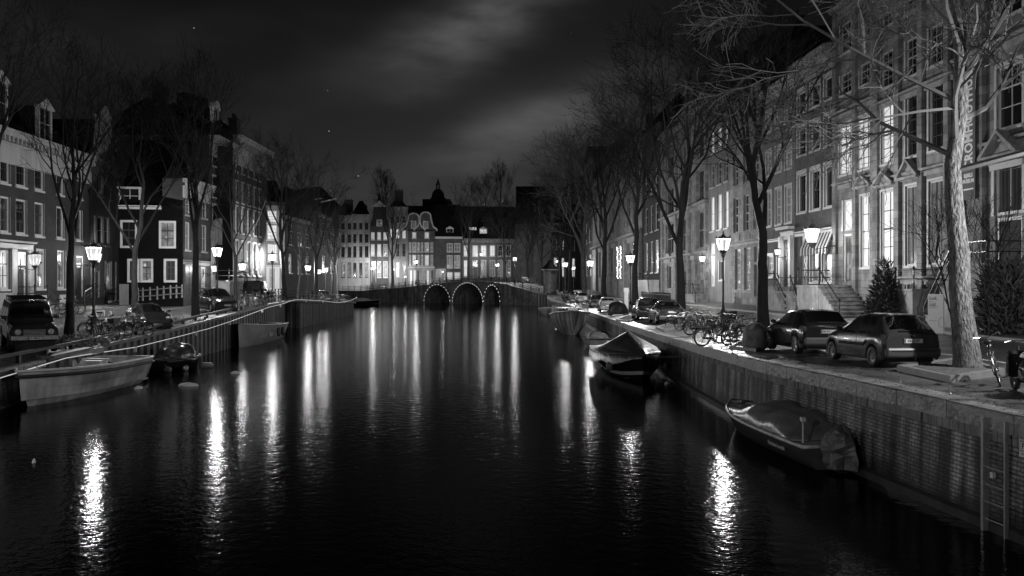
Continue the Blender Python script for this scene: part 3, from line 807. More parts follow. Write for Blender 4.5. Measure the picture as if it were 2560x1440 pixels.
    def dormer(s, u, z0, w, h, y=0.8, kind='d', m=M_white, top='tri', d=3.0):
        mb = MB(); mb.box(u - w / 2, u - w / 2 + 0.14, y, y + 0.3, z0, z0 + h); mb.box(u + w / 2 - 0.14, u + w / 2, y, y + 0.3, z0, z0 + h)
        mb.box(u - w / 2 + 0.14, u + w / 2 - 0.14, y, y + 0.12, z0, z0 + 0.12)
        mb.box(u - w / 2 - 0.14, u + w / 2 + 0.14, y - 0.14, y + 0.3, z0 + h, z0 + h + 0.16)
        if top == 'tri': mb.prism([(u - w / 2 - 0.14, z0 + h + 0.163), (u + w / 2 + 0.14, z0 + h + 0.163), (u, z0 + h + 0.16 + w * 0.32)], y - 0.1, y + 0.3)
        if top == 'arc': mb.prism([(u + (w / 2 + 0.1) * math.cos(math.pi * i / 10), z0 + h + 0.163 + 0.42 * w * math.sin(math.pi * i / 10)) for i in range(11)], y - 0.1, y + 0.3)
        mb.box(u - 0.02, u + 0.02, y + 0.05, y + 0.1, z0 + 0.12, z0 + h); mb.box(u - w / 2 + 0.14, u + w / 2 - 0.14, y + 0.055, y + 0.095, z0 + h * 0.55, z0 + h * 0.55 + 0.04)
        ck = MB(); ck.box(u - w / 2 + 0.01, u + w / 2 - 0.01, y + 0.303, y + d, z0, z0 + h + 0.1)
        o = mb.build('dormer', m, s.root); flip_fix(o); ck.build('dormer_cheeks', M_roof, o)
        pm = MB(); pm.quad((u - w / 2 + 0.1, y + 0.11, z0 + 0.08), (u + w / 2 - 0.1, y + 0.11, z0 + 0.08), (u + w / 2 - 0.1, y + 0.11, z0 + h), (u - w / 2 + 0.1, y + 0.11, z0 + h)); pm.build('pane', KINDM[kind], o)
    def box(s, name, m, u0, u1, y0, y1, z0, z1, parent=None):
        return MB().box(u0, u1, y0, y1, z0, z1).build(name, m, parent or s.root)
    def pediment(s, u0, u1, z, h, m=M_trim, proj=0.4, arc=False):
        mb = MB(); mb.box(u0 - 0.15, u1 + 0.15, -proj, -0.003, z, z + 0.14)
        if arc: mb.prism([((u0 + u1) / 2 + (u1 - u0) / 2 * 1.15 * math.cos(math.pi * i / 10), z + 0.143 + h * math.sin(math.pi * i / 10)) for i in range(11)], -proj, -0.003)
        else:
            c = (u0 + u1) / 2
            for sg in (-1, 1): mb.add([(c + sg * ((u1 - u0) / 2 + 0.2), -proj, z + 0.143), (c + sg * ((u1 - u0) / 2 - 0.1), -proj, z + 0.143), (c, -proj, z + h - 0.16), (c, -proj, z + h), (c + sg * ((u1 - u0) / 2 + 0.2), -0.003, z + 0.143), (c, -0.003, z + h), (c + sg * ((u1 - u0) / 2 - 0.1), -0.003, z + 0.143), (c, -0.003, z + h - 0.16)],
                                      [(0, 1, 2, 3), (0, 3, 5, 4), (1, 6, 7, 2)])
            mb.prism([(u0, z + 0.143), (u1, z + 0.143), (c, z + h - 0.1)], -0.12, -0.003)
        flip_fix(mb.build('pediment', m, s.root))
    def stoop(s, u0, u1, zt, zg_, run, sgn, out=1.5, m=M_trim, n=7, rail=True, front=False):
        """platform u0..u1 at height zt, steps running sideways (sgn) or straight out to the street"""
        mb = MB(); mb.box(u0, u1, -out, -0.004, zg_ - 0.5, zt - 0.12); mb.box(u0 - 0.06, u1 + 0.06, -out - 0.06, -0.004, zt - 0.12, zt)
        P = []
        for i in range(n):
            h = zt - (zt - zg_) * (i + 1) / (n + 1)
            if front:
                a, b = -out - 0.07 - run * i / n, -out - 0.07 - run * (i + 1) / n; mb.box(u0, u1, b, a, zg_ - 0.5, h)
            else:
                x0 = u1 + 0.07 + run * i / n if sgn > 0 else u0 - 0.07 - run * (i + 1) / n; mb.box(x0, x0 + run / n, -out, -0.1, zg_ - 0.5, h - 0.05); mb.box(x0 - 0.03, x0 + run / n + 0.03, -out - 0.04, -0.1, h - 0.05, h)
        so = mb.build('stoop', m, s.root)
        if not rail: return so
        r = MB(); hh = 1.0
        def post(u, y, z): r.lathe([(0.07, 0), (0.07, 0.08), (0.035, 0.14), (0.05, 0.3), (0.03, 0.5), (0.05, 0.7), (0.03, hh - 0.05), (0.055, hh), (0.07, hh + 0.06), (0.02, hh + 0.14)], 7, 0, (u, y, z))
        if front:
            for u in (u0 + 0.08, u1 - 0.08):
                post(u, -out + 0.05, zt); post(u, -out - run, zg_ + 0.1)
                for h in (0.95, 0.5): r.tube([(u, -0.05, zt + h), (u, -out + 0.05, zt + h), (u, -out - run, zg_ + 0.1 + h)], 0.03, 5)
        else:
            ue = u1 if sgn > 0 else u0; uo = u0 if sgn > 0 else u1
            post(uo, -out + 0.06, zt); post(ue, -out + 0.06, zt); post(ue + sgn * run, -out + 0.06, zg_ + 0.1)
            for h in (0.95, 0.5): r.tube([(uo, -0.05, zt + h), (uo, -out + 0.06, zt + h), (ue, -out + 0.06, zt + h)], 0.028, 5); r.tube([(ue, -out + 0.06, zt + h), (ue + sgn * run, -out + 0.06, zg_ + 0.1 + h)], 0.045 if h > 0.9 else 0.02, 5)
        r.build('railing', M_iron, so); return so

def facpoly(x, tab):
    lo, hi = 8.0, 240.0
    sg = 1 if tab is SR else -1
    f = lambda Y: sg * (lerp_tab(tab, Y, 3) - (x - HX) / F * Y)
    for _ in range(60):
        m = (lo + hi) / 2
        if f(m) > 0: lo = m
        else: hi = m
    return (lerp_tab(tab, lo, 3), lo)
def rows(xs, ys, kinds, nx=2, ny=3, opt=None):
    """xs [(l,r)], ys [(top,bottom)] measured at the first column of a frontal row"""
    o = []
    for j, (yt, yb) in enumerate(ys):
        for i, (l, r) in enumerate(xs):
            k = kinds[j] if isinstance(kinds[j], str) and len(kinds[j]) == 1 else kinds[j][i]
            if k != '-': o.append((l, r, yt, yb, k, nx, ny, opt or {}))
    return o
def prow(fac, xs, xref, yt, yb, kinds, nx=2, ny=3, opt=None):
    """a row on an oblique facade: heights measured at xref hold for the whole row"""
    zt, zb = fac.z(xref, yt), fac.z(xref, yb); o = []
    for i, (l, r) in enumerate(xs):
        k = kinds if len(kinds) == 1 else kinds[i]
        if k == '-': continue
        xc = (l + r) / 2; u, _ = fac.uz(xc); Y = fac.p0.y + fac.d.y * u
        o.append((l, r, HY - (zt - ZC) * F / Y, HY - (zb - ZC) * F / Y, k, nx, ny, opt or {}))
    return o
# ------------------------------------------------------------------ right bank, from the near end
def RF(x0, x1, off=0.0):
    a, b = facpoly(x0, SR), facpoly(x1, SR); f = Fac(a, b)
    if off: f = Fac(tuple(f.pt(0, off)[:2]), tuple(f.pt(f.L, off)[:2]))
    return f
DK = {'dark': True, 'bar': 0.04, 'trim': M_white, 'sur': 0.14, 'lintel': 0.12}
# museum house with the banner
f = RF(2388, 2760)
w = [(2486, 2556, 408, 536, 'b', 2, 1, {'sill': False, 'sur': 0.2, 'fw': 0.14}), (2488, 2555, 542, 656, 'D', 1, 1, {'dm': M_brick_d, 'fw': 0.16})]
w += prow(f, [(2492, 2556), (2590, 2650)], 2500, 170, 325, 'd', 2, 3, {'sur': 0.16, 'lintel': 0.2}) + prow(f, [(2492, 2556), (2590, 2650)], 2500, -80, 48, 'd', 2, 2, {'sur': 0.16})
w += prow(f, [(2592, 2640)], 2600, 440, 660, 'c', 3, 6, DK)
hC3 = House('museum_house', 'sandstone museum house with the tall lettered banner on its front', f, 2.0, 20.5, M_stone, w, trim=M_white, roof=('front', 5, M_roof), cornice=(0.9, 0.5, M_trim))
hC3.cornice(0.5, 0.28, M_trim, z=f.z(2450, 365), den=False, name='string_course'); hC3.cornice(0.5, 0.3, M_trim, z=f.z(2480, 112), den=False, name='string_course')
hC3.pediment(f.u(2474), f.u(2560), f.z(2510, 396), 1.25, M_trim, 0.5)
hC3.cornice(0.42, 0.2, M_white, z=f.z(2510, 398), u0=f.u(2478), u1=f.u(2560), den=False, name='door_lintel')
for x in (2396, 2452): hC3.box('pilaster', M_stone, f.u(x), f.u(x + 14), -0.22, -0.004, 2.0, 20)
hC3.stoop(f.u(2470), f.u(2560), f.z(2510, 660), 2.25, 2.6, -1, 1.7, M_trim, 8)
# banner
bx = f.u(2439); bz0, bz1 = f.z(2435, 500), f.z(2435, 165)
bn = MB(); bw = 1.08; bn.box(-bw / 2, bw / 2, -0.02, 0.02, 0, bz1 - bz0)
vs, fs_ = text_mesh('CROMHOUTHUIS', 0.98, 0.035)
L_ = max(q[0] for q in vs) - min(q[0] for q in vs); k = (f.z(2435, 178) - f.z(2435, 425)) / L_
yc0 = (min(q[1] for q in vs) + max(q[1] for q in vs)) / 2; hc = (f.z(2435, 178) + f.z(2435, 425)) / 2 - bz0
bn.add([(-(y - yc0) * 0.95, -0.026, hc + x * k) for x, y, z in vs], fs_, 1)
for j, tx in enumerate(('BIJBELS', 'MUSEUM')):
    vs, fs_ = text_mesh(tx, 0.24, 0.012); bn.add([(x * 1.0 - 0.02, -0.026, f.z(2435, 440) - bz0 - 0.26 * j + y) for x, y, z in vs], fs_, 1)
bn.box(-0.42, 0.42, -0.026, -0.021, 0.45, 0.52, 1)
bo = bn.build('museum_banner', [mat('banner_cloth', 0.10, 0.8, var=0.1), mat('banner_letters', 0.75, 0.6)])
q = f.pt(bx, 0.32, bz0); bo.location = q; bo.rotation_euler = (0, 0, f.rz); tag(bo, 'tall grey banner with white vertical lettering hanging on the sandstone front', 'banner')
# two pilastered sandstone houses
f = RF(2187, 2388)
X2 = [(2203, 2239), (2264, 2299), (2322, 2362)]
w = prow(f, X2, 2222, 476, 666, 'lcc', 3, 6, DK) + prow(f, X2, 2218, 262, 408, 'ldd', 3, 5, DK) + prow(f, X2, 2276, 96, 190, 'd', 3, 4, {'sur': 0.14})
w += prow(f, X2, 2276, -70, 30, 'd', 3, 3, {'sur': 0.14})
w += prow(f, [(2262, 2296)], 2280, 706, 745, 'b', 2, 1, {'sill': False})
for i, q in enumerate(w):
    if q[4] == 'l': w[i] = q[:5] + (2, 4) + (DK,)
hC2 = House('sandstone_house', 'sandstone house with two curtained tall windows and one bright one behind the conifer', f, 2.0, 20.2, M_stone, w, roof=('front', 5.5, M_roof), cornice=(0.8, 0.5, M_trim))
for x in (2188, 2241, 2300, 2366): hC2.box('pilaster', M_stone, f.u(x) + 0.05, f.u(x + 13), -0.2, -0.004, 2.0, 19.3)
hC2.pediment(f.u(2256), f.u(2304), f.z(2280, 448), 1.1); hC2.pediment(f.u(2196), f.u(2242), f.z(2222, 466), 0.9)
for y, x in ((425, 2300), (215, 2300), (692, 2300)): hC2.cornice(0.4, 0.26, M_trim, z=f.z(x, y), den=False, name='string_course')
hC2.stoop(f.u(2312), f.u(2360), f.z(2330, 722), 2.3, 2.4, -1, 1.6, M_trim, 5)
f = RF(2086, 2187)
X1 = [(2109, 2135), (2152, 2181)]
w = prow(f, [(2108, 2136)], 2122, 498, 576, 'l', 2, 2, {'diamond': True, 'sur': 0.15, 'sill': False}) + [(2108, 2136, 584, 704, 'D', 1, 1, {'fw': 0.14})] + prow(f, [(2152, 2181)], 2165, 488, 668, 'l', 2, 4, DK)
w += prow(f, [(2098, 2135), (2141, 2180)], 2160, 290, 422, 'l', 3, 5, DK) + prow(f, [(2101, 2130), (2149, 2178)], 2115, 182, 234, 'd', 2, 3, {'sur': 0.14}) + prow(f, [(2101, 2130), (2149, 2178)], 2115, 55, 130, 'd', 2, 3, {'sur': 0.14})
hC1 = House('sandstone_house', 'sandstone house with the diamond paned fanlight and big bracket lantern beside its door', f, 2.0, f.z(2100, 20), M_stone, w, roof=('side', 5, M_roof), cornice=(0.8, 0.5, M_trim))
for x in (2087, 2137, 2182): hC1.box('pilaster', M_stone, f.u(x) + 0.02, f.u(x + 9), -0.2, -0.004, 2.0, f.z(2100, 30))
for y in (448, 262): hC1.cornice(0.4, 0.26, M_trim, z=f.z(2140, y), den=False, name='string_course')
hC1.pediment(f.u(2148), f.u(2185), f.z(2165, 470), 0.8)
hC1.stoop(f.u(2076) + 0.0, f.u(2134), f.z(2110, 713), 2.35, 3.0, 1, 2.2, M_trim, 8)
pos = f.pt(f.u(2096), 1.7, 0); d = Vector((pos.x, pos.y)); Yp = pos.y
wall_lantern((pos.x, pos.y, ZC - (608 - HY) / F * Yp), f.rz + 0.0, 1.35, 'large bright lantern on a scrolled bracket over the stone stoop', 200, 1.6, 1.6)
# dark brick house with the striped awning
f = RF(1987, 2086)
XB = [(1994, 2015), (2026, 2050), (2061, 2085)]
TB = {'sur': 0.16, 'lintel': 0.3, 'dark': True}
w = prow(f, XB, 2004, 436, 531, 'ddd', 2, 2, TB) + prow(f, XB, 2004, 322, 388, 'ddd', 2, 2, TB) + prow(f, XB, 2000, 232, 284, 'd', 2, 2, TB)
w += prow(f, [(2003, 2018)], 2010, 588, 620, 'l', 1, 1, {'sill': False}) + [(2004, 2018, 626, 728, 'D', 1, 1)] + prow(f, [(2026, 2046), (2055, 2080)], 2036, 604, 705, 'cm', 1, 2, {'sur': 0.1})
hB = House('brick_house', 'dark brick house with a striped awning and glowing round fanlight', f, 2.2, f.z(2040, 138), M_brick_m, w, roof=('side', 5, M_roof), cornice=(1.4, 0.7, M_trim))
hB.cornice(0.3, 0.3, M_white, z=f.z(2030, 576), den=False, name='shop_fascia')
# awning: striped cloth drapes
mb = MB(); u0, u1 = f.u(2020), f.u(2090); z1, z0 = f.z(2050, 583), f.z(2050, 640); n = 18
for i in range(n):
    a = u0 + (u1 - u0) * i / n; b = u0 + (u1 - u0) * (i + 1) / n; mi = i % 2
    mb.quad((a, -0.12, z1), (b, -0.12, z1), (b, -0.55, z0 + 0.5), (a, -0.55, z0 + 0.5), mi)
    mb.add([(a, -0.55, z0 + 0.5), (b, -0.55, z0 + 0.5), (b, -0.56, z0 + 0.15), ((a + b) / 2, -0.57, z0), (a, -0.56, z0 + 0.15)], [(0, 1, 2, 3, 4)], mi)
mb.build('awning', [mat('awning_light', 0.6, 0.8, var=0.1), mat('awning_dark', 0.03, 0.8)], hB.root)
hB.stoop(f.u(1992), f.u(2024), f.z(2008, 728), 2.4, 1.4, 1, 1.4, M_trim, 5)
# brick house with white barred sashes and portal
f = RF(1905, 1987)
XW = [(1916, 1929), (1939, 1954), (1963, 1979)]
TW = {'sur': 0.12, 'lintel': 0.22, 'bar': 0.05}
w = prow(f, XW, 1945, 474, 561, 'c', 2, 4, TW) + prow(f, XW, 1972, 358, 420, 'c', 2, 3, TW) + prow(f, XW, 1945, 268, 318, 'c', 2, 3, TW)
w += prow(f, [(1919, 1933), (1943, 1956)], 1926, 640, 692, 'r', 2, 3, TW) + prow(f, [(1966, 1980)], 1973, 597, 622, 'l', 2, 1, {'sill': False}) + [(1966, 1980, 632, 716, 'D', 1, 1)]
hB2 = House('brick_house', 'brick house with white barred sash windows and a tall white carved door portal', f, 2.3, f.z(1945, 212), M_brick, w, roof=('mansard', 3.5, M_roof), cornice=(0.9, 0.5, M_white))
u0, u1 = f.u(1955), f.u(1985)
for a in (u0, u1 - 0.35): hB2.box('portal', M_white, a, a + 0.35, -0.3, -0.004, f.z(1970, 716), f.z(1970, 590))
hB2.cornice(0.9, 0.55, M_white, z=f.z(1970, 568), u0=u0 - 0.1, u1=u1 + 0.08, den=False, name='portal')
hB2.stoop(f.u(1945), f.u(1984), f.z(1965, 716), 2.4, 2.4, 1, 1.5, M_trim, 6)
hB2.cornice(0.18, 0.3, M_white, z=f.z(1930, 600), u1=u0 - 0.15, den=False, name='shop_fascia')
p = f.pt(f.u(1971), 0.8); wall_lantern((p.x, p.y, ZC - (638 - HY) / F * p.y), f.rz, 0.62, 'small lantern beside the white carved door portal', 60, 0.75, 1.4)
# pale stone house
f = RF(1824, 1905)
X3 = [(1833, 1845), (1858, 1871), (1883, 1896)]
TS = {'bar': 0.05}
w = prow(f, X3, 1838, 495, 582, 'd', 2, 4, TS) + prow(f, X3, 1886, 368, 446, 'd', 2, 4, TS) + prow(f, X3, 1886, 280, 328, 'd', 2, 3, TS)
w += prow(f, [(1837, 1851), (1860, 1876)], 1844, 622, 724, 'rr', 2, 5, TS) + prow(f, [(1885, 1898)], 1890, 616, 655, 'r', 3, 4, {'sill': False}) + [(1885, 1898, 662, 742, 'D', 1, 1)]
hB3 = House('stone_house', 'pale stone house with a dark mansard roof behind the bright street lamp', f, 2.4, f.z(1880, 225), M_stone_p, w, trim=M_white, roof=('mansard', 4.5, M_roof), cornice=(0.5, 0.35, M_trim), rec=0.28, sill=False)
hB3.cornice(0.35, 0.25, M_trim, z=f.z(1850, 604), den=False, name='string_course'); hB3.dormer(f.u(1862), hB3.zt + 0.5, 1.6, 2.2)
hB3.chimney(hB3.L * 0.3, 5, hB3.zt + 4, hB3.zt + 7, 1.3)
mb = MB()
for x, y in ((1826, 597), (1849, 594), (1875, 591), (1893, 447), (1860, 452)):
    mb.box(f.u(x) - 0.06, f.u(x) + 0.06, -0.05, -0.003, f.z(x, y) - 0.3, f.z(x, y) + 0.3)
mb.build('wall_anchors', M_iron, hB3.root)
# narrow house with lit staircase windows
f = RF(1771, 1824)
X4 = [(1776, 1786), (1793, 1804), (1811, 1821)]
w = prow(f, X4, 1781, 492, 578, 'l', 1, 2, {'bar': 0.05}) + prow(f, X4, 1781, 328, 384, 'k', 2, 3) + prow(f, X4, 1781, 412, 468, 'd', 2, 3) + prow(f, [(1798, 1811)], 1803, 652, 700, 'd', 1, 1, {'sur': 0.2}) + [(1775, 1787, 640, 716, 'D', 1, 1, {'dm': M_white})] + prow(f, [(1775, 1787)], 1781, 608, 636, 'l', 1, 1, {'sill': False})
hB4 = House('brick_house', 'narrow grey house with three tall brightly lit windows beside the street lamp', f, 2.5, f.z(1798, 245), M_plaster_g, w, roof=('front', 4.5, M_roof), cornice=(0.6, 0.4, M_trim), rec=0.2)
p = f.pt(f.u(1779), 0.9); wall_lantern((p.x, p.y, ZC - (655 - HY) / F * p.y), f.rz, 0.8, 'bright round wall light beside the narrow grey house door', 130, 0.85, 2.0)
# carved stone palace
f = RF(1654, 1771)
X5 = [(1664, 1684), (1704, 1714), (1742, 1761)]
w = prow(f, X5, 1750, 530, 620, 'd', 2, 2, {'bar': 0.12, 'trim': M_trim}) + prow(f, X5, 1750, 425, 500, 'd', 2, 2, {'trim': M_trim}) + prow(f, X5, 1750, 330, 395, 'd', 2, 2, {'trim': M_trim})
w += prow(f, [(1667, 1678)], 1672, 664, 722, 'd', 1, 1, {'sill': False, 'trim': M_trim}) + prow(f, [(1706, 1715)], 1710, 676, 722, 'd', 1, 1, {'sill': False, 'trim': M_trim}) + prow(f, [(1752, 1765)], 1758, 656, 698, 'l', 1, 1, {'sill': False, 'trim': M_trim}) + [(1752, 1765, 700, 735, 'D', 1, 1)]
hB5 = House('stone_palace', 'carved pale stone mansion with arched ground floor openings and an iron fence', f, 2.4, f.z(1740, 262), M_stone_p, w, trim=M_trim, roof=('side', 6, M_roof), cornice=(1.0, 0.7, M_trim), sill=False, rec=0.3)
for y in (632, 512): hB5.cornice(0.7, 0.5, M_trim, z=f.z(1740, y), den=True, name='string_course')
for x in (1656, 1690, 1722, 1766): hB5.box('pilaster', M_stone_p, f.u(x), f.u(x + 4), -0.25, -0.004, 2.4, hB5.zt - 1.1)
for l, r in ((1667, 1678), (1706, 1715), (1752, 1765)): hB5.pediment(f.u(l), f.u(r), f.z((l + r) / 2, 656), 1.0, M_trim, 0.22, arc=True)
hB5.dormer(hB5.L * 0.5, hB5.zt + 0.3, 3.0, 2.6, 0.6)
mb = MB(); p0, p1 = f.u(1654), f.u(1738)
n = 60
for i in range(n):
    u = p0 + (p1 - p0) * i / (n - 1); mb.tube([(u, -2.6, 2.3), (u, -2.6, 3.35)], 0.03, 4)
    mb.lathe([(0.045, 0), (0.0, 0.16)], 4, 0, (u, -2.6, 3.35))
for z in (2.5, 3.2): mb.box(p0, p1, -2.63, -2.57, z, z + 0.06)
o = mb.build('iron_fence', M_iron); o.location = (f.p0.x, f.p0.y, 0); o.rotation_euler = (0, 0, f.rz); tag(o, 'spiked black iron fence in front of the carved stone mansion', 'fence')
hB5.stoop(f.u(1750), f.u(1768), f.z(1758, 735), 2.4, 1.4, 1, 1.5, M_trim, 4)
# dark brick house with pale slit windows
f = RF(1606, 1654)
X6 = [(1613, 1619), (1626, 1632), (1638, 1646)]
w = prow(f, X6, 1628, 604, 682, ['c', 'c', 'r'] and 'ccr', 1, 3) + prow(f, X6, 1628, 515, 580, 'd', 1, 3) + prow(f, X6, 1628, 430, 485, 'd', 1, 3)
hB6 = House('brick_house', 'dark brick house with tall pale framed windows beyond the carved mansion', f, 2.4, f.z(1630, 330), M_brick_d, w, roof=('side', 6, M_roof), cornice=(0.6, 0.4, M_brick_m))
hB6.stoop(f.u(1612), f.u(1648), f.z(1630, 700), 2.3, 1.6, 1, 1.6, M_white, 4)
# house hung with fairy lights
f = RF(1482, 1606)
w = []
xs = [(1498, 1503), (1514, 1519), (1529, 1535), (1544, 1549), (1556, 1561), (1568, 1575), (1583, 1590)]
w += prow(f, xs, 1560, 612, 690, 'dcdmdcd', 1, 3, {'bar': 0.08}) + prow(f, xs, 1560, 500, 570, 'd', 1, 3, {'bar': 0.08}) + prow(f, xs, 1560, 420, 470, 'd', 1, 2, {'bar': 0.08})
hB7 = House('columned_house', 'long pale house with columns and strings of fairy lights round its door', f, 2.0, f.z(1560, 380), M_stone_p, w, trim=M_trim, roof=('side', 6, M_roof), cornice=(0.9, 0.6, M_trim), sill=False, rec=0.3)
hB7.cornice(1.3, 0.8, M_trim, z=f.z(1560, 592), den=True, name='entablature')
for x in (1492, 1508, 1524, 1540, 1553, 1564, 1594, 1601): hB7.box('column', M_trim, f.u(x), f.u(x + 3.2), -0.5, -0.004, 2.0, f.z(1560, 600))
hB7.chimney(hB7.L * 0.2, 4, hB7.zt + 2, hB7.zt + 6.5, 1.6); hB7.chimney(hB7.L * 0.65, 5, hB7.zt + 3, hB7.zt + 7, 1.4)
for x in (1554, 1562, 1597, 1603):
    mb = MB(); u = f.u(x); rr = random.Random(x)
    for i in range(46):
        z = f.z(1575, 612) + (f.z(1575, 695) - f.z(1575, 612)) * i / 45
        mb.lathe([(0.012, -0.07), (0.075, 0), (0.012, 0.07)], 5, 0, (u + rr.uniform(-0.4, 0.4), -0.62 - rr.uniform(0, 0.2), z))
    mb.build('fairy_lights', mat('fairy_bulb', 0.8, 0.4, emit=3.5), hB7.root)
# christmas tree
# furthest houses on this side
f = RF(1452, 1482)
w = prow(f, [(1457, 1461), (1465, 1469), (1473, 1478)], 1466, 640, 690, 'kdk', 1, 2) + prow(f, [(1457, 1461), (1465, 1469), (1473, 1478)], 1466, 560, 610, 'd', 1, 2) + prow(f, [(1457, 1461), (1465, 1469), (1473, 1478)], 1466, 480, 530, 'd', 1, 2)
hB8 = House('gable_house', 'tall dark house with a flat topped gable at the far end of the right row', f, 2.4, f.z(1466, 418), M_brick_m, w, roof=('front', 5, M_roof), cornice=(0.8, 0.5, M_white))
# ------------------------------------------------------------------ left bank
LX = lambda Y: lerp_tab(SL, Y, 3)
def LF(x0, x1):
    return Fac(facpoly(x0, SL) if x0 > -50 else (LX(44), 44), facpoly(x1, SL))
TL = {'bar': 0.045, 'dark': True, 'sur': 0.02}
f = Fac((LX(46), 46), facpoly(226, SL))
XL = [(0, 24), (39, 66), (86, 109), (141, 159), (189, 205)]
XL0 = [(-62, -36), (-30, -6)]
w = prow(f, XL, 50, 398, 466, 'd', 2, 2, TL) + prow(f, XL, 50, 498, 585, 'bdbdb', 2, 3, TL) + prow(f, [XL[0]], 12, 626, 723, 'k', 2, 3, TL) + prow(f, [(91, 112), (143, 163)], 100, 622, 722, 'rm', 2, 3, TL)
w += prow(f, XL0, 50, 398, 466, 'd', 2, 2, TL) + prow(f, XL0, 50, 498, 585, 'd', 2, 3, TL)
w += [(45, 67, 630, 664, 'l', 1, 1, {'sill': False}), (47, 66, 668, 752, 'D', 1, 1)] + [(191, 209, 640, 662, 'm', 1, 1, {'sill': False}), (192, 209, 664, 742, 'D', 1, 1, {'dm': M_dtrim})]
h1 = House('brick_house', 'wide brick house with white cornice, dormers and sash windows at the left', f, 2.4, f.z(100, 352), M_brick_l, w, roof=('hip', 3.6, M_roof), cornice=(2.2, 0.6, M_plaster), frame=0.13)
h1.dormer(f.u(20), h1.zt + 0.2, 2.0, 3.0, 0.5); h1.dormer(f.u(132), h1.zt + 0.2, 2.0, 2.4, 0.5)
h1.chimney(f.u(80), 6, h1.zt + 2.5, h1.zt + 4.6, 1.6)
# white shop surround of the first bays
u1 = f.u(80); h1.box('shop_front', M_plaster, 0.02, f.u(38), -0.12, -0.004, 2.4, f.z(20, 724) - 0.2)
h1.cornice(0.5, 0.4, M_white, z=f.z(60, 605), u0=0.03, u1=u1, den=False, name='shop_fascia')
for a, b in ((25, 38), (69, 80)): h1.box('shop_front', M_plaster, f.u(a), f.u(b), -0.16, -0.004, 2.4 if a > 30 else f.z(20, 724) - 0.2, f.z(60, 605) - 0.52)
h1.stoop(f.u(188), f.u(214), f.z(200, 744), 2.75, 2.0, -1, 1.6, M_dtrim, 5)
h1.stoop(f.u(40), f.u(74), f.z(56, 752), 2.5, 1.6, 1, 1.3, M_trim, 4)
h1.box('cellar_window', M_white, f.u(92), f.u(116), -0.08, -0.004, 2.7, 3.6); h1.box('cellar_window', M_white, f.u(148), f.u(166), -0.08, -0.004, 2.7, 3.6)
p = f.pt(f.u(50), 1.0); wall_lantern((p.x, p.y, ZC - (664 - HY) / F * p.y), f.rz, 1.1, 'dark framed scroll bracket lantern over the white shop door', 130, 1.0, 0.8)
p = f.pt(f.u(203), 1.2); wall_lantern((p.x, p.y, ZC - (656 - HY) / F * p.y), f.rz, 1.0, 'glowing bracket lantern behind the slanting tree on the left bank', 200, 1.2, 1.6)
# narrow pale house with a gable
f = Fac(facpoly(227, SL), facpoly(297, SL))
w = prow(f, [(233, 241), (244, 259), (263, 274)], 250, 540, 612, 'd', 1, 2, {'fw': 0.16}) + prow(f, [(244, 259)], 250, 440, 490, 'd', 2, 2) + prow(f, [(263, 278)], 270, 653, 727, 'm', 3, 4, {'sur': 0.1}) + [(240, 250, 676, 748, 'D', 1, 1)]
h2 = House('gable_house', 'narrow pale house with a neck gable and triple window beside the dark house', f, 2.5, f.z(262, 412), M_plaster_g, w, roof=('front', 3.8, M_roof), frame=0.14)
mb = MB(); c = h2.L / 2; z = h2.zt
prof = [(c - h2.L / 2, z), (c - h2.L / 2, z + 0.6), (c - 1.6, z + 1.0), (c - 1.2, z + 3.8), (c - 1.5, z + 4.0), (c, z + 5.0), (c + 1.5, z + 4.0), (c + 1.2, z + 3.8), (c + 1.6, z + 1.0), (c + h2.L / 2, z + 0.6), (c + h2.L / 2, z)]
flip_fix(mb.prism(prof, -0.05, 0.34).build('gable', M_plaster_g, h2.root))
h2.stoop(f.u(238), f.u(275), f.z(250, 752), 2.75, 1.2, -1, 1.5, M_plaster, 4)
h2.box('drainpipe', M_trim, f.u(287), f.u(289), -0.15, -0.02, 2.6, f.z(288, 655))
# dark tarred house facing down the street
f = Fac(tuple(at(297, 0, 71.6)[:2]), tuple(at(456, 0, 72.4)[:2]))
TD = {'bar': 0.05, 'dark': True}
w = [(300, 343, 550, 620, 'd', 2, 3, TD), (397, 440, 552, 621, 'm', 2, 3, TD), (318, 349, 647, 706, 'b', 2, 3, TD), (350.5, 383, 647, 706, 'm', 2, 3, TD), (409, 443, 647, 706, 'b', 2, 3, TD)]
h3 = House('tarred_house', 'low black tarred house with white framed windows behind the small railing', f, 2.9, f.z(375, 516), M_brick_t, w, roof=('side', 6.0, M_roof), frame=0.17, sill=False, rec=0.10)
h3.cornice(0.26, 0.35, M_white, z=h3.zt + 0.03, u1=h3.L * 0.67, den=False, name='gutter')
h3.dormer(f.u(322), h3.zt + 0.12, 1.6, 1.25, 0.3, top=None)
h3.box('plinth', M_plaster_g, 0.05, f.u(322), -0.08, -0.004, 2.4, f.z(310, 710))
# a low cast fence before it
e = empty('iron_fence', (0, 0, 0), 0, 'low curved railing with bulbous posts in front of the black tarred house', 'railing')
mb = MB(); P = []
for x, y in ((345, 752), (357, 752), (375, 750.5), (393, 749), (409, 747.5), (426, 746), (441, 745), (455, 744)):
    q = hit(x, y, SL); q = at(x, y, 69.5); P.append(q)
    mb.lathe([(0.09, 0), (0.06, 0.2), (0.08, 0.5), (0.05, 0.75), (0.07, 0.9), (0.03, 1.0)], 6, 0, tuple(q))
for h in (0.78, 0.32): mb.tube([(q.x, q.y, q.z + h) for q in P], 0.045, 5)
mb.build('rails_and_posts', mat('grey_iron', 0.12, 0.5), e)
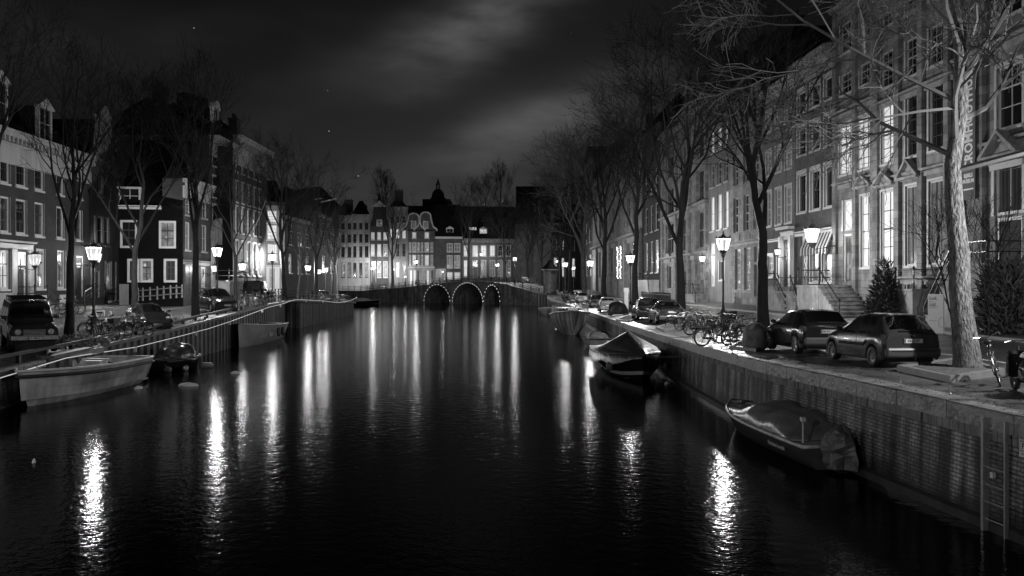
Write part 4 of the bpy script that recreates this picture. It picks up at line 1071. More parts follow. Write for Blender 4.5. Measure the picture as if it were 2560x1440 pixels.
# small brick house with a big white cornice
f = Fac(tuple(at(456.5, 0, 72.7)[:2]), tuple(at(524, 0, 78.9)[:2]))
w = prow(f, [(463, 475), (504, 517)], 468, 555, 625, 'b', 2, 2, {'bar': 0.05}) + prow(f, [(463, 475), (504, 517)], 468, 484, 537, 'd', 2, 2, {'bar': 0.05}) + [(464, 486, 660, 744, 'D', 1, 1), (503, 514, 668, 744, 'm', 2, 4, {})]
h4 = House('brick_house', 'low brick house with a broad white cornice next to the tall dark warehouse', f, 2.9, f.z(490, 456), M_brick_m, w, roof=('side', 1.0, M_roof), cornice=(1.5, 0.6, M_white), depth=1.6)
h4.cornice(0.35, 0.25, M_trim, z=f.z(490, 652), den=False, name='shop_fascia')
p = f.pt(f.u(509), 0.9); wall_lantern((p.x, p.y, ZC - (680 - HY) / F * p.y), f.rz, 0.75, 'lantern by the shop door of the low brick house', 90, 0.9, 1.6)
# tall dark house: left and right halves with their own cornices
f = Fac(tuple(at(524, 0, 78.9)[:2]), tuple(at(582, 0, 85.5)[:2]))
X = [(531, 539), (548, 556), (564, 572)]
TT = {'bar': 0.05, 'lintel': 0.14}
w = prow(f, X, 533, 372, 414, 'd', 2, 2, TT) + prow(f, X, 533, 440, 492, 'd', 2, 3, TT) + prow(f, X, 533, 512, 588, 'd', 2, 3, TT) + prow(f, [(532, 552), (561, 570)], 545, 618, 700, 'mr', 2, 4, TT)
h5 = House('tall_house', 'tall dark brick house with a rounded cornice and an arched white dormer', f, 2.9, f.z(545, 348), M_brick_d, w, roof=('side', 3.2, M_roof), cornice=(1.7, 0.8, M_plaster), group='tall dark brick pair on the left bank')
h5.dormer(f.u(549), h5.zt + 0.1, 1.5, 2.6, 0.3, top='arc'); h5.chimney(h5.L * 0.3, 5, h5.zt + 2, h5.zt + 4.4, 1.3)
h5.box('portal', M_trim, f.u(527), f.u(556), -0.35, -0.004, f.z(540, 612), f.z(540, 600)); h5.pediment(f.u(528), f.u(556), f.z(540, 600), 1.8, M_trim, 0.35, arc=True)
for x in (527, 553): h5.box('portal', M_trim, f.u(x), f.u(x + 3), -0.32, -0.004, 3, f.z(540, 612.5))
h5.stoop(f.u(528), f.u(570), f.z(545, 704), 2.9, 1.6, 1, 1.6, M_trim, 5)
p = f.pt(f.u(573), 1.2); wall_lantern((p.x, p.y, ZC - (676 - HY) / F * p.y), f.rz, 0.9, 'dazzling wall light between the two tall dark houses', 260, 1.2, 3.0)
f = Fac(tuple(at(582, 0, 85.5)[:2]), tuple(at(666, 0, 97.2)[:2]))
X = [(588, 594), (603, 610), (618, 625), (632, 639), (646, 652)]
w = prow(f, X, 621, 410, 441, 'd', 2, 2, TT) + prow(f, X, 621, 464, 513, 'd', 2, 3, TT) + prow(f, X, 606, 520, 583, 'kkkrd', 2, 4, TT) + prow(f, X, 606, 604, 688, 'mcmrd', 2, 4, TT) 
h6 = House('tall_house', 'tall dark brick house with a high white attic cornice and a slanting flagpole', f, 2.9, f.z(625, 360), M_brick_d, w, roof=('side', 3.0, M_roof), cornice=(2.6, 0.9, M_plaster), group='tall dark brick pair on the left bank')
h6.chimney(h6.L - 1.2, 3, h6.zt + 0.2, h6.zt + 3.2, 1.3)
mb = MB(); a = f.pt(f.u(624), 0.05, f.z(624, 598)); b = at(664, 504, a.y - 4.0)
mb.tube([a, b], [0.07, 0.045], 6); mb.lathe([(0.02, -0.1), (0.1, 0), (0.02, 0.1)], 6, 0, tuple(b))
fp = mb.build('flagpole', M_white); tag(fp, 'bare white flagpole leaning out from the tall dark house', 'flagpole')
h6.stoop(f.u(590), f.u(606), f.z(600, 706), 2.9, 1.4, 1, 1.4, M_trim, 4)
# gable end of a big roof standing behind them
f = Fac(tuple(at(398, 0, 82)[:2]), tuple(at(540, 0, 79.5)[:2]))
mb = MB(); gp = [f.uz(x, y) for x, y in ((398, 700), (404, 345), (441, 262), (443, 232), (460, 230), (462, 256), (524, 312), (524, 700))]
o = flip_fix(mb.prism(gp, 0, 3).build('gable_wall', mat('black_brick', 0.008, 0.9, spec=0.1)))
o.location = (f.p0.x, f.p0.y, 0); o.rotation_euler = (0, 0, f.rz); tag(o, 'black windowless gable end towering behind the low tarred house', 'building')
# lit corner house
f = Fac(tuple(at(656, 0, 103)[:2]), tuple(at(712, 0, 104)[:2]))
w = [(668, 693, 526, 557, 'l', 4, 4), (668, 693, 562, 599, 'l', 2, 4), (669, 694, 610, 653, 'k', 4, 5), (656.8, 664, 671, 722, 'c', 1, 3), (674, 684, 671, 722, 'c', 2, 3)]
h7 = House('corner_house', 'narrow pale corner house with three bright stacked windows and a pillared shop', f, 2.7, f.z(685, 505), M_plaster_g, w, cornice=(0.4, 0.4, M_brick_d), roof=('side', 3, M_roof))
h7.cornice(0.3, 0.5, M_white, z=f.z(685, 664), den=False, name='shop_fascia')
for a, b in ((665, 672), (686, 698), (703, 708)): h7.box('pillar', M_white, f.u(a), f.u(b), -0.2, -0.004, 2.3, f.z(685, 668))
# darker houses receding behind the left trees
def simple(name, label, x0, x1, Y0, Y1, ytop, m, xs, ys, kinds, zb=2.2, roof=('side', 5, M_roof), cor=(0.6, 0.4, M_trim), nx=2, ny=3, opt=None, depth=11):
    f = Fac(tuple(at(x0, 0, Y0)[:2]), tuple(at(x1, 0, Y1)[:2]))
    w = []
    for j, (yt, yb) in enumerate(ys): w += prow(f, xs, (x0 + x1) / 2, yt, yb, kinds[j], nx, ny, opt)
    h = House(name, label, f, zb, f.z((x0 + x1) / 2, ytop), m, w, cornice=cor, roof=roof, depth=depth, rec=0.2)
    return h
h8 = simple('brick_house', 'dim brick house half hidden by the two leaning trees at the quay corner', 713, 782, 165, 185, 548, M_brick_m, [(722, 731), (744, 756), (764, 774)], [(566, 582), (592, 615), (638, 684)], ['ddd', 'dmd', 'mcc'])
h9 = simple('brick_house', 'dim brick house with a lit cellar window left of the white twin houses', 782, 844, 186, 216, 540, M_brick_m, [(786, 795), (805, 814), (826, 835)], [(560, 580), (592, 615), (640, 682)], ['ddd', 'ddd', 'rmd'])
# ------------------------------------------------------------------ far row facing the bridge
FW = Fac((at(843, 0, 238)).to_2d(), (at(1376, 0, 246)).to_2d())
def far(name, label, x0, x1, ytop, m, cols, rws, zb=2.7, **k):
    f = Fac(tuple(FW.pt(FW.u(x0))[:2]), tuple(FW.pt(FW.u(x1))[:2])); w = []
    op = k.pop('opt', {'fw': 0.14, 'bar': 0.07})
    for (yt, yb), kd in rws:
        for i, (l, r) in enumerate(cols):
            kk = kd if len(kd) == 1 else kd[i]
            if kk != '-': w.append((l, r, yt, yb, kk, 2, 2, op))
    w += k.pop('extra', [])
    return House(name, label, f, zb, f.z((x0 + x1) / 2, ytop), m, w, rec=0.2, **k)
w1_ = far('white_house', 'left one of two white houses with casement windows beyond the bridge', 844, 879, 538, M_plaster, [(853, 862), (869, 878)], [((558, 573), 'd'), ((586, 606), 'd'), ((617, 643), 'd'), ((656, 694), 'rm')], cornice=(0.8, 0.5, M_plaster), roof=('hip', 4, M_roof), trim=M_dtrim)
w2_ = far('white_house', 'right one of two white houses with black tall windows and a columned porch', 879, 925, 536, M_plaster, [(883, 891), (898, 906), (912, 921)], [((557, 573), 'd'), ((585, 606), 'd'), ((615, 643), 'd'), ((657, 694), 'ddm')], cornice=(0.8, 0.5, M_plaster), roof=('hip', 4, M_roof), trim=M_dtrim)
for l, r in ((883, 891), (898, 906), (912, 921)): w2_.pediment(w2_.f.u(l), w2_.f.u(r), w2_.f.z(900, 654), 0.5, M_plaster, 0.2)
for hh, u_, a in ((w1_, 0.75, 512), (w2_, 0.6, 520)):
    hh.chimney(hh.L * u_, 5, hh.zt + 1, hh.f.z(900, 498 if hh is w1_ else 512), 2.2)
d1 = far('gable_house', 'dark neck gabled house with warm lit windows between white and grey houses', 925, 972, 566, M_brick_m, [(927, 937), (943, 953), (958, 969)], [((580, 600), 'k'), ((610, 640), 'kkr'), ((653, 694), '-rr')], trim=M_white, roof=('front', 9, M_roof), extra=[(929, 940, 652, 672, 'l', 1, 1), (929, 940, 676, 706, 'D', 1, 1)])
c = d1.L / 2; z = d1.zt; zt_ = d1.f.z(948, 503)
mb = MB(); flip_fix(mb.prism([(0.02, z), (0.02, z + 0.3), (c - 1.9, z + 1.2), (c - 1.5, zt_ - 1.6), (c - 1.9, zt_ - 1.3), (c, zt_), (c + 1.9, zt_ - 1.3), (c + 1.5, zt_ - 1.6), (c + 1.9, z + 1.2), (d1.L - 0.02, z + 0.3), (d1.L - 0.02, z)], -0.02, 0.4).build('gable', M_brick_d, d1.root))
d1.pediment(c - 1.7, c + 1.7, zt_ - 1.5, 1.7, M_white, 0.25)
d1.box('gable_window', M_white, c - 0.75, c + 0.75, -0.08, -0.021, d1.f.z(948, 566), d1.f.z(948, 549)); q = MB(); q.quad((c - 0.5, -0.085, d1.f.z(948, 564)), (c + 0.5, -0.085, d1.f.z(948, 564)), (c + 0.5, -0.085, d1.f.z(948, 551)), (c - 0.5, -0.085, d1.f.z(948, 551))); q.build('pane', M_dim, d1.root)
l1 = far('grey_house', 'tall grey house with three brightly lit third floor windows', 972, 1020, 517, M_plaster_g, [(975, 984), (990, 999), (1005, 1015)], [((540, 558), 'd'), ((572, 597), 'l'), ((608, 642), '-dd'), ((655, 694), 'ckc')], cornice=(0.5, 0.4, M_trim), roof=('hip', 2.5, M_roof), trim=M_trim)
l1.chimney(l1.L * 0.55, 5, l1.zt + 1, l1.zt + 4.5, 2.2)
xs = [(1022, 1028), (1030, 1041), (1043, 1049), (1052, 1058), (1061, 1073), (1076, 1083)]
b1 = far('twin_gable_house', 'dark brick house with two white edged bell gables and many white windows', 1020, 1087, 577, M_brick_m, xs, [((580, 596), '-k--k-'), ((606, 630), 'mmmmrm'), ((637, 664), 'mkmmkm')], roof=('side', 7, M_roof), trim=M_white, opt={'fw': 0.2, 'bar': 0.09})
for xc_, yt in ((1034, 533), (1064, 530)):
    c = b1.f.u(xc_); z = b1.zt; zt_ = b1.f.z(xc_, yt); W_ = 1.35
    prof = [(c - 3.0, z), (c - 2.9, z + 0.5), (c - 2.0, z + 1.2), (c - W_ - 0.2, z + 2.6), (c - W_, zt_ - 1.0)] + [(c + W_ * math.cos(math.pi - math.pi * i / 8), zt_ - 1.0 + 1.0 * math.sin(math.pi * i / 8)) for i in range(9)] + [(c + W_ + 0.2, z + 2.6), (c + 2.0, z + 1.2), (c + 2.9, z + 0.5), (c + 3.0, z)]
    g = flip_fix(MB().prism(prof, 0.0, 0.4).build('gable', M_brick_m, b1.root))
    mb = MB(); mb.tube([(x, -0.04, zz) for x, zz in prof], 0.2, 4); mb.box(c - 0.7, c + 0.7, -0.1, -0.003, z + 0.6, z + 2.6); mb.build('gable_edge', M_white, b1.root)
    q = MB(); q.quad((c - 0.5, -0.11, z + 0.8), (c + 0.5, -0.11, z + 0.8), (c + 0.5, -0.11, z + 2.4), (c - 0.5, -0.11, z + 2.4)); q.build('pane', M_curt, b1.root)
b1.cornice(0.5, 0.5, M_white, z=b1.f.z(1050, 666), den=False, name='shop_fascia')
b1.box('shop_front', M_plaster, 0.05, b1.L - 0.05, -0.25, -0.004, 2.8, b1.f.z(1050, 671.5))
for a, b, mm in ((1025, 1030, M_lit), (1034, 1040, M_litc), (1043, 1047, M_dtrim), (1058, 1064, M_dim), (1067, 1072, M_litc), (1078, 1083, M_dtrim)):
    b1.box('shop_window', mm, b1.f.u(a), b1.f.u(b), -0.28, -0.251, 3.0, b1.f.z(1050, 676))
b2 = far('brick_house', 'low brick house with a blank left half and four white sash windows', 1087, 1156, 592, M_brick_m, [(1117, 1132), (1135, 1151)], [((608, 630), 'c'), ((638, 670), 'm'), ((680, 698), 'k')], cornice=(0.5, 0.4, M_white), roof=('side', 9, M_roof), trim=M_white, opt={'fw': 0.22, 'bar': 0.1})
b2.dormer(b2.f.u(1125), b2.zt + 0.2, 1.8, 1.9, 0.5); b2.box('shop_front', M_plaster, b2.f.u(1088), b2.f.u(1114), -0.1, -0.004, 2.8, b2.f.z(1100, 672))
q = MB(); z0, z1 = 3.2, b2.f.z(1100, 674); ua, ub = b2.f.u(1103), b2.f.u(1112); q.add([(ua, -0.105, z0), (ub, -0.105, z0), ((ua + ub) / 2, -0.105, (z0 + z1) / 2), (ua, -0.105, z1), (ub, -0.105, z1)], [(0, 1, 2), (3, 2, 4)]); q.build('shutter_panels', M_plaster_g, b2.root)
xs = [(1159, 1169), (1181, 1195), (1202, 1216), (1224, 1238), (1244, 1257), (1265, 1277)]
b3 = far('brick_house', 'long brick house with bright first floor windows and a lit dormer behind the bridge', 1156, 1298, 597, M_brick, xs, [((613, 641), 'lklldd'), ((650, 692), 'l-ccmm')], cornice=(1.0, 0.5, M_trim), roof=('side', 9, M_roof), trim=M_white, extra=[(1181, 1195, 650, 666, 'c', 1, 1), (1182, 1194, 668, 696, 'D', 1, 1)], opt={'fw': 0.2, 'bar': 0.08})
b3.dormer(b3.f.u(1209), b3.zt + 0.2, 2.0, 2.3, 0.6, 'l'); b3.dormer(b3.f.u(1252), b3.zt + 0.2, 1.6, 1.3, 1.0, top=None); b3.chimney(b3.f.u(1214), 5.2, b3.zt + 7, b3.f.z(1214, 515), 1.6); b3.chimney(b3.f.u(1262), 5.2, b3.zt + 7, b3.f.z(1262, 534), 2.2)
sk = MB(); uu = b3.f.u(1183); sk.quad((uu - 1, 0.9, b3.zt + 1.65), (uu + 1, 0.9, b3.zt + 1.65), (uu + 1, 1.7, b3.zt + 3.1), (uu - 1, 1.7, b3.zt + 3.1)); sk.build('skylight', M_litc, b3.root)
xs = [(1303, 1316), (1322, 1334), (1344, 1356)]
b4 = far('brick_house', 'brick house with tall barred windows behind the advertising column', 1298, 1376, 597, M_brick, xs, [((613, 640), 'd'), ((650, 692), 'mcl')], cornice=(1.0, 0.5, M_trim), roof=('side', 8, M_roof), trim=M_white, opt={'fw': 0.2, 'bar': 0.1})
# gap closers in the corner behind the last trees
simple('brick_house', 'dark steep roofed building rising over the trees at the right end of the bridge', 1290, 1440, 262, 262, 575, M_brick_d, [(1385, 1393), (1402, 1410)], [(640, 690)], ['mk'], roof=('side', 13, M_roof), cor=None)
simple('brick_house', 'dim house between the advertising column and the last lit tree', 1377, 1452, 232, 244, 560, M_brick_m, [(1385, 1393), (1403, 1411), (1430, 1438)], [(600, 625), (645, 692)], ['dkd', 'kll'])
# domed church tower far behind
f = at(1095, 0, 330); s_ = 330 / F
e = empty('church_tower', (f.x, f.y, 0), 0, 'domed church cupola with a small open lantern above the far roofs', 'church tower')
zz = lambda y: ZC - (y - HY) * s_
mb = MB(); mb.lathe([(17 * s_, 0), (17 * s_, zz(500)), (19 * s_, zz(498)), (19 * s_, zz(494))], 12); mb.build('drum', M_brick_d, e)
mb = MB(); mb.lathe([(15 * s_, zz(494))] + [(15 * s_ * math.cos(i * math.pi / 16) + 0.2, zz(494) + 3.1 * math.sin(i * math.pi / 16)) for i in range(1, 8)], 14); mb.build('dome', mat('lead_roof', 0.06, 0.4, var=0.3), e)
mb = MB()
mb.lathe([(6 * s_, zz(475.5)), (6 * s_, zz(473))], 10)
for k in range(6):
    a = k * math.pi / 3; mb.tube([(4.6 * s_ * math.cos(a), 4.6 * s_ * math.sin(a), zz(474)), (4.6 * s_ * math.cos(a), 4.6 * s_ * math.sin(a), zz(462))], 0.9 * s_, 5)
mb.lathe([(6 * s_, zz(462)), (6 * s_, zz(460)), (3.4 * s_, zz(457)), (2.6 * s_, zz(452)), (0.8 * s_, zz(449)), (0.5 * s_, zz(445))], 10)
mb.build('lantern', M_trim, e)
simple('warehouse', 'dark flat topped building in front of the church cupola', 1056, 1125, 300, 300, 498, M_brick_d, [], [], [], roof=None, cor=(0.5, 0.4, M_brick_m))
simple('brick_house', 'pale hotel side wall peeping over the roofs right of the cupola', 1120, 1185, 290, 290, 520, M_plaster_g, [(1132, 1138)], [(526, 545)], ['d'], roof=None, cor=None)
simple('glinting_roof_house', 'tall gable with a pale glinting roof above the white twin houses', 745, 862, 250, 262, 520, M_brick_d, [], [], [], roof=('front', 6, M_roof), cor=None)
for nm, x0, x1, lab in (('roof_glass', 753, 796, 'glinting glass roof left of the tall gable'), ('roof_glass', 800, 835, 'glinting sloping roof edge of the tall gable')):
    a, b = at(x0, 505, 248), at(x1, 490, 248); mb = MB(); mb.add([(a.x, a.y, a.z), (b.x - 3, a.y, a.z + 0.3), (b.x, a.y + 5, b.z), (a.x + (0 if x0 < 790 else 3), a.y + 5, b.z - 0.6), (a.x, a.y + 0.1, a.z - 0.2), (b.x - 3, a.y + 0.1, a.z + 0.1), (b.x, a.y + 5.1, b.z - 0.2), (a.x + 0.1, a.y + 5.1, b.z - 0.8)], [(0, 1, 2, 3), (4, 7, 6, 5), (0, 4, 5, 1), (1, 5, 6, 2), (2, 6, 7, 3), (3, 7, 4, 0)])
    o = mb.build(nm, mat('roof_glint', 0.6, 0.3, emit=0.09, var=0.8, vscale=2)); tag(o, lab, 'glass roof')  # glint painted as a weak glow of the roof surface
# ------------------------------------------------------------------ street lamps: foot and head read off the photograph
LAMPS = [
    (SR, 1808, 52, 600, 'nearest street lamp on the right bank, above the racks of bicycles', 580, 1.0),
    (SR, 1576, 85, 641, 'street lamp behind the two dark cars parked past the covered motorbike', 520, 1.0),
    (SR, 1475, 112, 654, 'street lamp next to the pale lit tree trunk on the right bank', 520, 1.0),
    (SR, 1413, 146, 658, 'street lamp close to the pointed roof advertising column', 480, 1.0),
    (SL, 234, 47, 622, 'nearest street lamp on the left bank, behind the row of bicycles', 210, 1.0),
    (SL, 543, 66, 622, 'street lamp behind the dark estate car on the left bank', 420, 0.95),
    (SL, 681, 95, 638, 'street lamp before the pillared corner shop on the left bank', 520, 1.0),
    (SL, 770, 112, 666, 'street lamp left of the two slim trunks on the jutting quay', 450, 0.95),
    (SL, 797, 124, 676, 'dimmer lamp in the pair above the heap of bicycles on the jutting quay', 260, 0.85),
    (SL, 814, 128, 671, 'brighter lamp in the pair above the heap of bicycles on the jutting quay', 450, 0.95)]
for tab, x, Y, yt, lab, wt, s in LAMPS:
    q = at(x, yt, Y); g = zg(tab, q.x, Y); street_lamp((q.x, Y, g), q.z - g, lab, wt, s)
def lamp_at(x, yt, Y, zb, lab, wt, s=1.0, e=0.9):
    q = at(x, yt, Y); street_lamp((q.x, q.y, zb), q.z - zb, lab, wt, s, e)
lamp_at(931, 669, 232, 2.8, 'street lamp in front of the right white house beyond the bridge', 420, 1.1)
lamp_at(985, 672, 236, 2.8, 'small lamp beside the big bare tree beyond the bridge', 200, 0.7)
lamp_at(1013, 690, 214, 4.0, 'low lamp on the far slope of the bridge by the grey house', 150, 0.7)
lamp_at(1040, 652, 210, 4.4, 'street lamp on the bridge in front of the twin gabled house', 480, 1.1)
lamp_at(1243, 660, 212, 4.4, 'street lamp on the bridge left of the tallest bridge lamp', 480, 1.1)
lamp_at(1287, 645, 204, 4.0, 'tallest lamp on the right slope of the bridge', 520, 1.15)
lamp_at(1434, 668, 205, 2.9, 'globe lamp between the two dark trunks at the end of the right row', 260, 1.0)
# lamps of the near street that stand just outside the picture
street_lamp((14.9, 20.0, 2.2), 5.2, 'street lamp on the right bank just outside the picture beside the moped', 520, 1.1)
street_lamp((-16.6, 13.0, 1.55), 5.2, 'street lamp on the near left quay edge, outside the picture', 330, 1.1)
street_lamp((-9.5, -4.0, 2.6), 5.0, 'street lamp on the left side of the bridge underfoot, behind the viewer', 560, 1.1)
for x, Y, z, rz, s, lab, wt, tab in ((935, 660, 237, 0, 1.0, 'bright wall lantern on the dark neck gabled house', 200, 0), (1203, 640, 240, 0, 1.0, 'dazzling lantern between two lit upper windows of the long brick house', 260, 0), (1107, 682, 240, 0, 0.7, 'small lantern on the low brick house shop front', 70, 0), (1309, 678, 241, 0, 0.7, 'small lantern on the barred brick house behind the bridge', 80, 0)):
    q = at(x, Y, z); wall_lantern((q.x, q.y, q.z), FW.rz, s, lab, wt, 0.9, 2.0)

# ------------------------------------------------------------------ bare winter trees
def grow(seed, H, r0, fork, limbs=7, tilt=(22, 42), kids=5, depth=3, up=0.12, droop=0.0, lenf=0.62, leader=True, rmin=0.009, curve=0.0, lim0=0.72, limr=0.6):
    R = random.Random(seed); tr = MB(); cr = MB()
    def tubes(mb, pts, r):
        n = 8 if r[0] > 0.15 else (5 if r[0] > 0.045 else 3)
        mb.tube(pts, r, n, 0, caps=False)
    def branch(p, d, L, r, lv):
        seg = 5 if lv <= 1 else 4; pts = [p]; rs = [r]; q = Vector(p)
        for i in range(seg):
            d = (d + Vector((R.uniform(-1, 1), R.uniform(-1, 1), R.uniform(-1, 1))) * (0.16 + 0.04 * lv) + Vector((0, 0, up - (droop if lv >= 2 else 0)))).normalized()
            q = q + d * (L / seg); pts.append(Vector(q)); rs.append(max(rmin * 0.8, r * (1 - 0.75 * (i + 1) / seg)))
        tubes(cr, pts, rs)
        if lv >= depth: return
        nk = kids if lv < depth - 1 else kids + 2
        for k in range(nk):
            t = 0.25 + 0.75 * (k + R.random()) / nk; i = min(seg - 1, int(t * seg)); fr = t * seg - i
            b = pts[i].lerp(pts[i + 1], fr); dd = (pts[i + 1] - pts[i]).normalized()
            ax = dd.orthogonal().normalized(); ax.rotate(Matrix.Rotation(R.uniform(0, 6.283), 3, dd))
            a = rad(R.uniform(24, 52)); nd = dd * math.cos(a) + ax * math.sin(a)
            branch(b, nd, L * lenf * R.uniform(0.7, 1.15) * (1.1 - 0.35 * t), max(rmin, rs[i] * 0.62), lv + 1)
    pts = []; rs = []; q = Vector((0, 0, -0.3)); n = 7
    for i in range(n + 1):
        t = i / n; pts.append(Vector(q)); rs.append(r0 * (1.25 if i == 0 else (1.05 if i == 1 else 1 - 0.35 * t)))
        q = q + Vector((R.uniform(-0.05, 0.05) + curve, R.uniform(-0.05, 0.05), (fork + 0.3) / n))
    top = pts[-1]; rt = rs[-1]
    if leader:
        m = 6; q = Vector(top)
        for i in range(m):
            q = q + Vector((R.uniform(-0.25, 0.25), R.uniform(-0.25, 0.25), (H - fork) * 0.8 / m)); pts.append(Vector(q)); rs.append(max(0.02, rt * (1 - 0.9 * (i + 1) / m)))
    tubes(tr, pts, rs)
    hmax = H - fork
    az = R.uniform(0, 6.28)
    for k in range(limbs):
        t = k / max(1, limbs - 1); az += 2.4 + R.uniform(-0.4, 0.4)
        if leader:
            zz = top.z + hmax * 0.55 * t ** 1.1 - 0.2; j = next((i for i in range(len(pts) - 1) if pts[i + 1].z >= zz), len(pts) - 2)
            b = pts[j].lerp(pts[j + 1], max(0, min(1, (zz - pts[j].z) / max(0.01, pts[j + 1].z - pts[j].z)))); rr = rs[j] * limr
        else: b = Vector(top); rr = rt * 0.62
        a = rad(R.uniform(*tilt)) * (1 - 0.25 * t); d = Vector((math.sin(a) * math.cos(az), math.sin(a) * math.sin(az), math.cos(a)))
        branch(b, d, hmax * (lim0 - 0.3 * t) * R.uniform(0.85, 1.1), max(0.03, rr), 1)
    return tr, cr
PROTO = {}
def proto(k, *a, **kw):
    tr, cr = grow(*a, **kw); PROTO[k] = (tr, cr)
proto('elm', 11, 15, 0.27, 4.2, limbs=9, tilt=(18, 36), kids=5, depth=4, up=0.10)
proto('elm_b', 23, 15, 0.25, 4.6, limbs=8, tilt=(20, 40), kids=5, depth=4, up=0.09)
proto('vase', 61, 15, 0.24, 4.6, limbs=8, tilt=(12, 28), kids=4, depth=4, up=0.12)
proto('slim', 31, 13, 0.17, 4.0, limbs=8, tilt=(14, 28), kids=5, depth=4, up=0.13)
proto('bushy', 47, 15, 0.26, 3.6, limbs=10, tilt=(28, 56), kids=6, depth=4, up=0.06)
MESH = {}
def tree(k, pos, H, label, rz=0.0, pale=False, group='bare trees along the canal', lean=(0, 0), name='bare_tree', H0=15.0, wid=1.0):
    key = (k, pale)
    if key not in MESH:
        tr, cr = PROTO[k]; MESH[key] = (tr.mesh('trunk', M_bark_lit if pale else M_bark, True), cr.mesh('crown', M_twig_lit if pale else M_twig))  # pale picks the bark with lamplight painted in
    s = H / H0
    e = empty(name, pos, rz, label, 'tree', group)
    e.scale = (s * wid, s * wid, s); e.rotation_euler = (lean[0], lean[1], rz)
    for nm, me in zip(('trunk', 'crown'), MESH[key]):
        o = bpy.data.objects.new(nm, me); COL.objects.link(o); o.parent = e
    return e
def tpx(k, tab, x, yb, ytop, label, **kw):
    Y = kw.pop('Y', None)
    if Y: X = (x - HX) / F * Y; q = Vector((X, Y, zg(tab, X, Y))); H = ZC + (HY - ytop) / F * Y - q.z
    else: q = hit(x, yb, tab); H = (yb - ytop) / F * q.y
    return tree(k, q, H, label, **kw)
# right bank
tpx('elm', SR, 1908, 812, -60, 'dark forked tree between the black hatchback and the nearest street lamp', rz=1.9, Y=45)
tpx('bushy', SR, 1702, 786, 60, 'bare tree with a pale lit foot behind the dark saloon and the first bicycle', rz=0.6)
tpx('elm_b', SR, 1590, 762, 200, 'bare tree overlapping the second street lamp and the fairy lights', rz=2.6)
tpx('elm', SR, 1509, 752, 300, 'slim dark tree between the third street lamp and the columned house', rz=4.0)
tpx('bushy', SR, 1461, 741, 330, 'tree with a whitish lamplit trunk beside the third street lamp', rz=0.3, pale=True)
tpx('elm_b', SR, 1428, 736, 370, 'dark tree close behind the parked cars near the advertising column', rz=3.3)
tree('bushy', at(1402, 722, 196) , 24, 'dark spreading tree beside the advertising column', rz=1.0)
tree('bushy', at(1352, 716, 226), 25, 'broad round headed tree rising behind the bridge end', rz=2.2)
tree('elm', at(1318, 716, 232), 22, 'tree with low arching boughs at the right end of the bridge', rz=5.1)
# left bank
tpx('vase', SL, 172, 846, 120, 'slanting dark tree beside the off-road car on the left bank', rz=0.4, lean=(0, rad(1.5)))
tpx('slim', SL, 334, 812, 110, 'pale trunked tree behind the low sports car', rz=2.0, wid=1.15)
tpx('vase', SL, 489, 792, 140, 'straight dark tree next to the estate car front', rz=3.1)
tpx('slim', SL, 590, 765, 300, 'slim tree in front of the tall dark house with the flagpole', rz=5.0)
tpx('elm', SL, 712, 745, 350, 'leaning forked tree with a lit lower trunk at the quay corner', rz=1.2, lean=(0, rad(-4)), Y=95)
tpx('slim', SL, 744, 742, 430, 'thin tree just right of the leaning forked tree', rz=4.2, lean=(0, rad(-5)), Y=101)
tpx('elm_b', SL, 788, 742, 410, 'dark tree between the street lamp and the lamp pair on the jutting quay', rz=0.9, Y=111)
tpx('slim', SL, 829, 741, 480, 'young pale stemmed tree over the heap of bicycles', rz=2.8, Y=124)
tpx('slim', SL, 846, 741, 500, 'young dark stemmed tree at the tip of the jutting quay', rz=0.2, Y=131)
tpx('vase', SL, -60, 900, -60, 'tree just outside the left edge with twigs over the silver car', rz=2.0)
# beyond the bridge
tree('elm', at(981, 724, 222), 25.5, 'large bare tree in front of the grey house beyond the bridge', rz=0.7, wid=0.8)
tree('elm_b', at(1172, 716, 224), 25.5, 'large bare tree in front of the long brick house, left of its dormer', rz=2.9, wid=0.8)
tree('bushy', at(1262, 716, 226), 22, 'bare tree right of the dazzling bridge lamp', rz=4.4, wid=0.8)
tree('slim', at(1210, 600, 300), 24, 'bare tree top showing over the roof beside the tall chimney', rz=1.4)
tree('slim', at(960, 600, 300), 26, 'bare tree top showing over the roofs behind the dark neck gabled house', rz=3.4)
tree('slim', at(1256, 600, 310), 29, 'slender upright tree top behind the long brick house roof', rz=5.4, wid=0.8)
# the big lamplit tree on the near right bank
tr, cr = grow(5, 16, 0.33, 5.3, limbs=13, lim0=0.86, limr=0.36, tilt=(46, 84), kids=8, depth=4, up=0.03, droop=0.02, lenf=0.52, rmin=0.010)
PROTO['near'] = (tr, cr)
qn = hit(2420, 928, SR)

tree('near', qn + Vector((0, 0, 0.1)), 15, 'big tree in the foreground planter, side lamplight painted into its bark', rz=2.3, pale=True, group=None, lean=(0, 0.05))
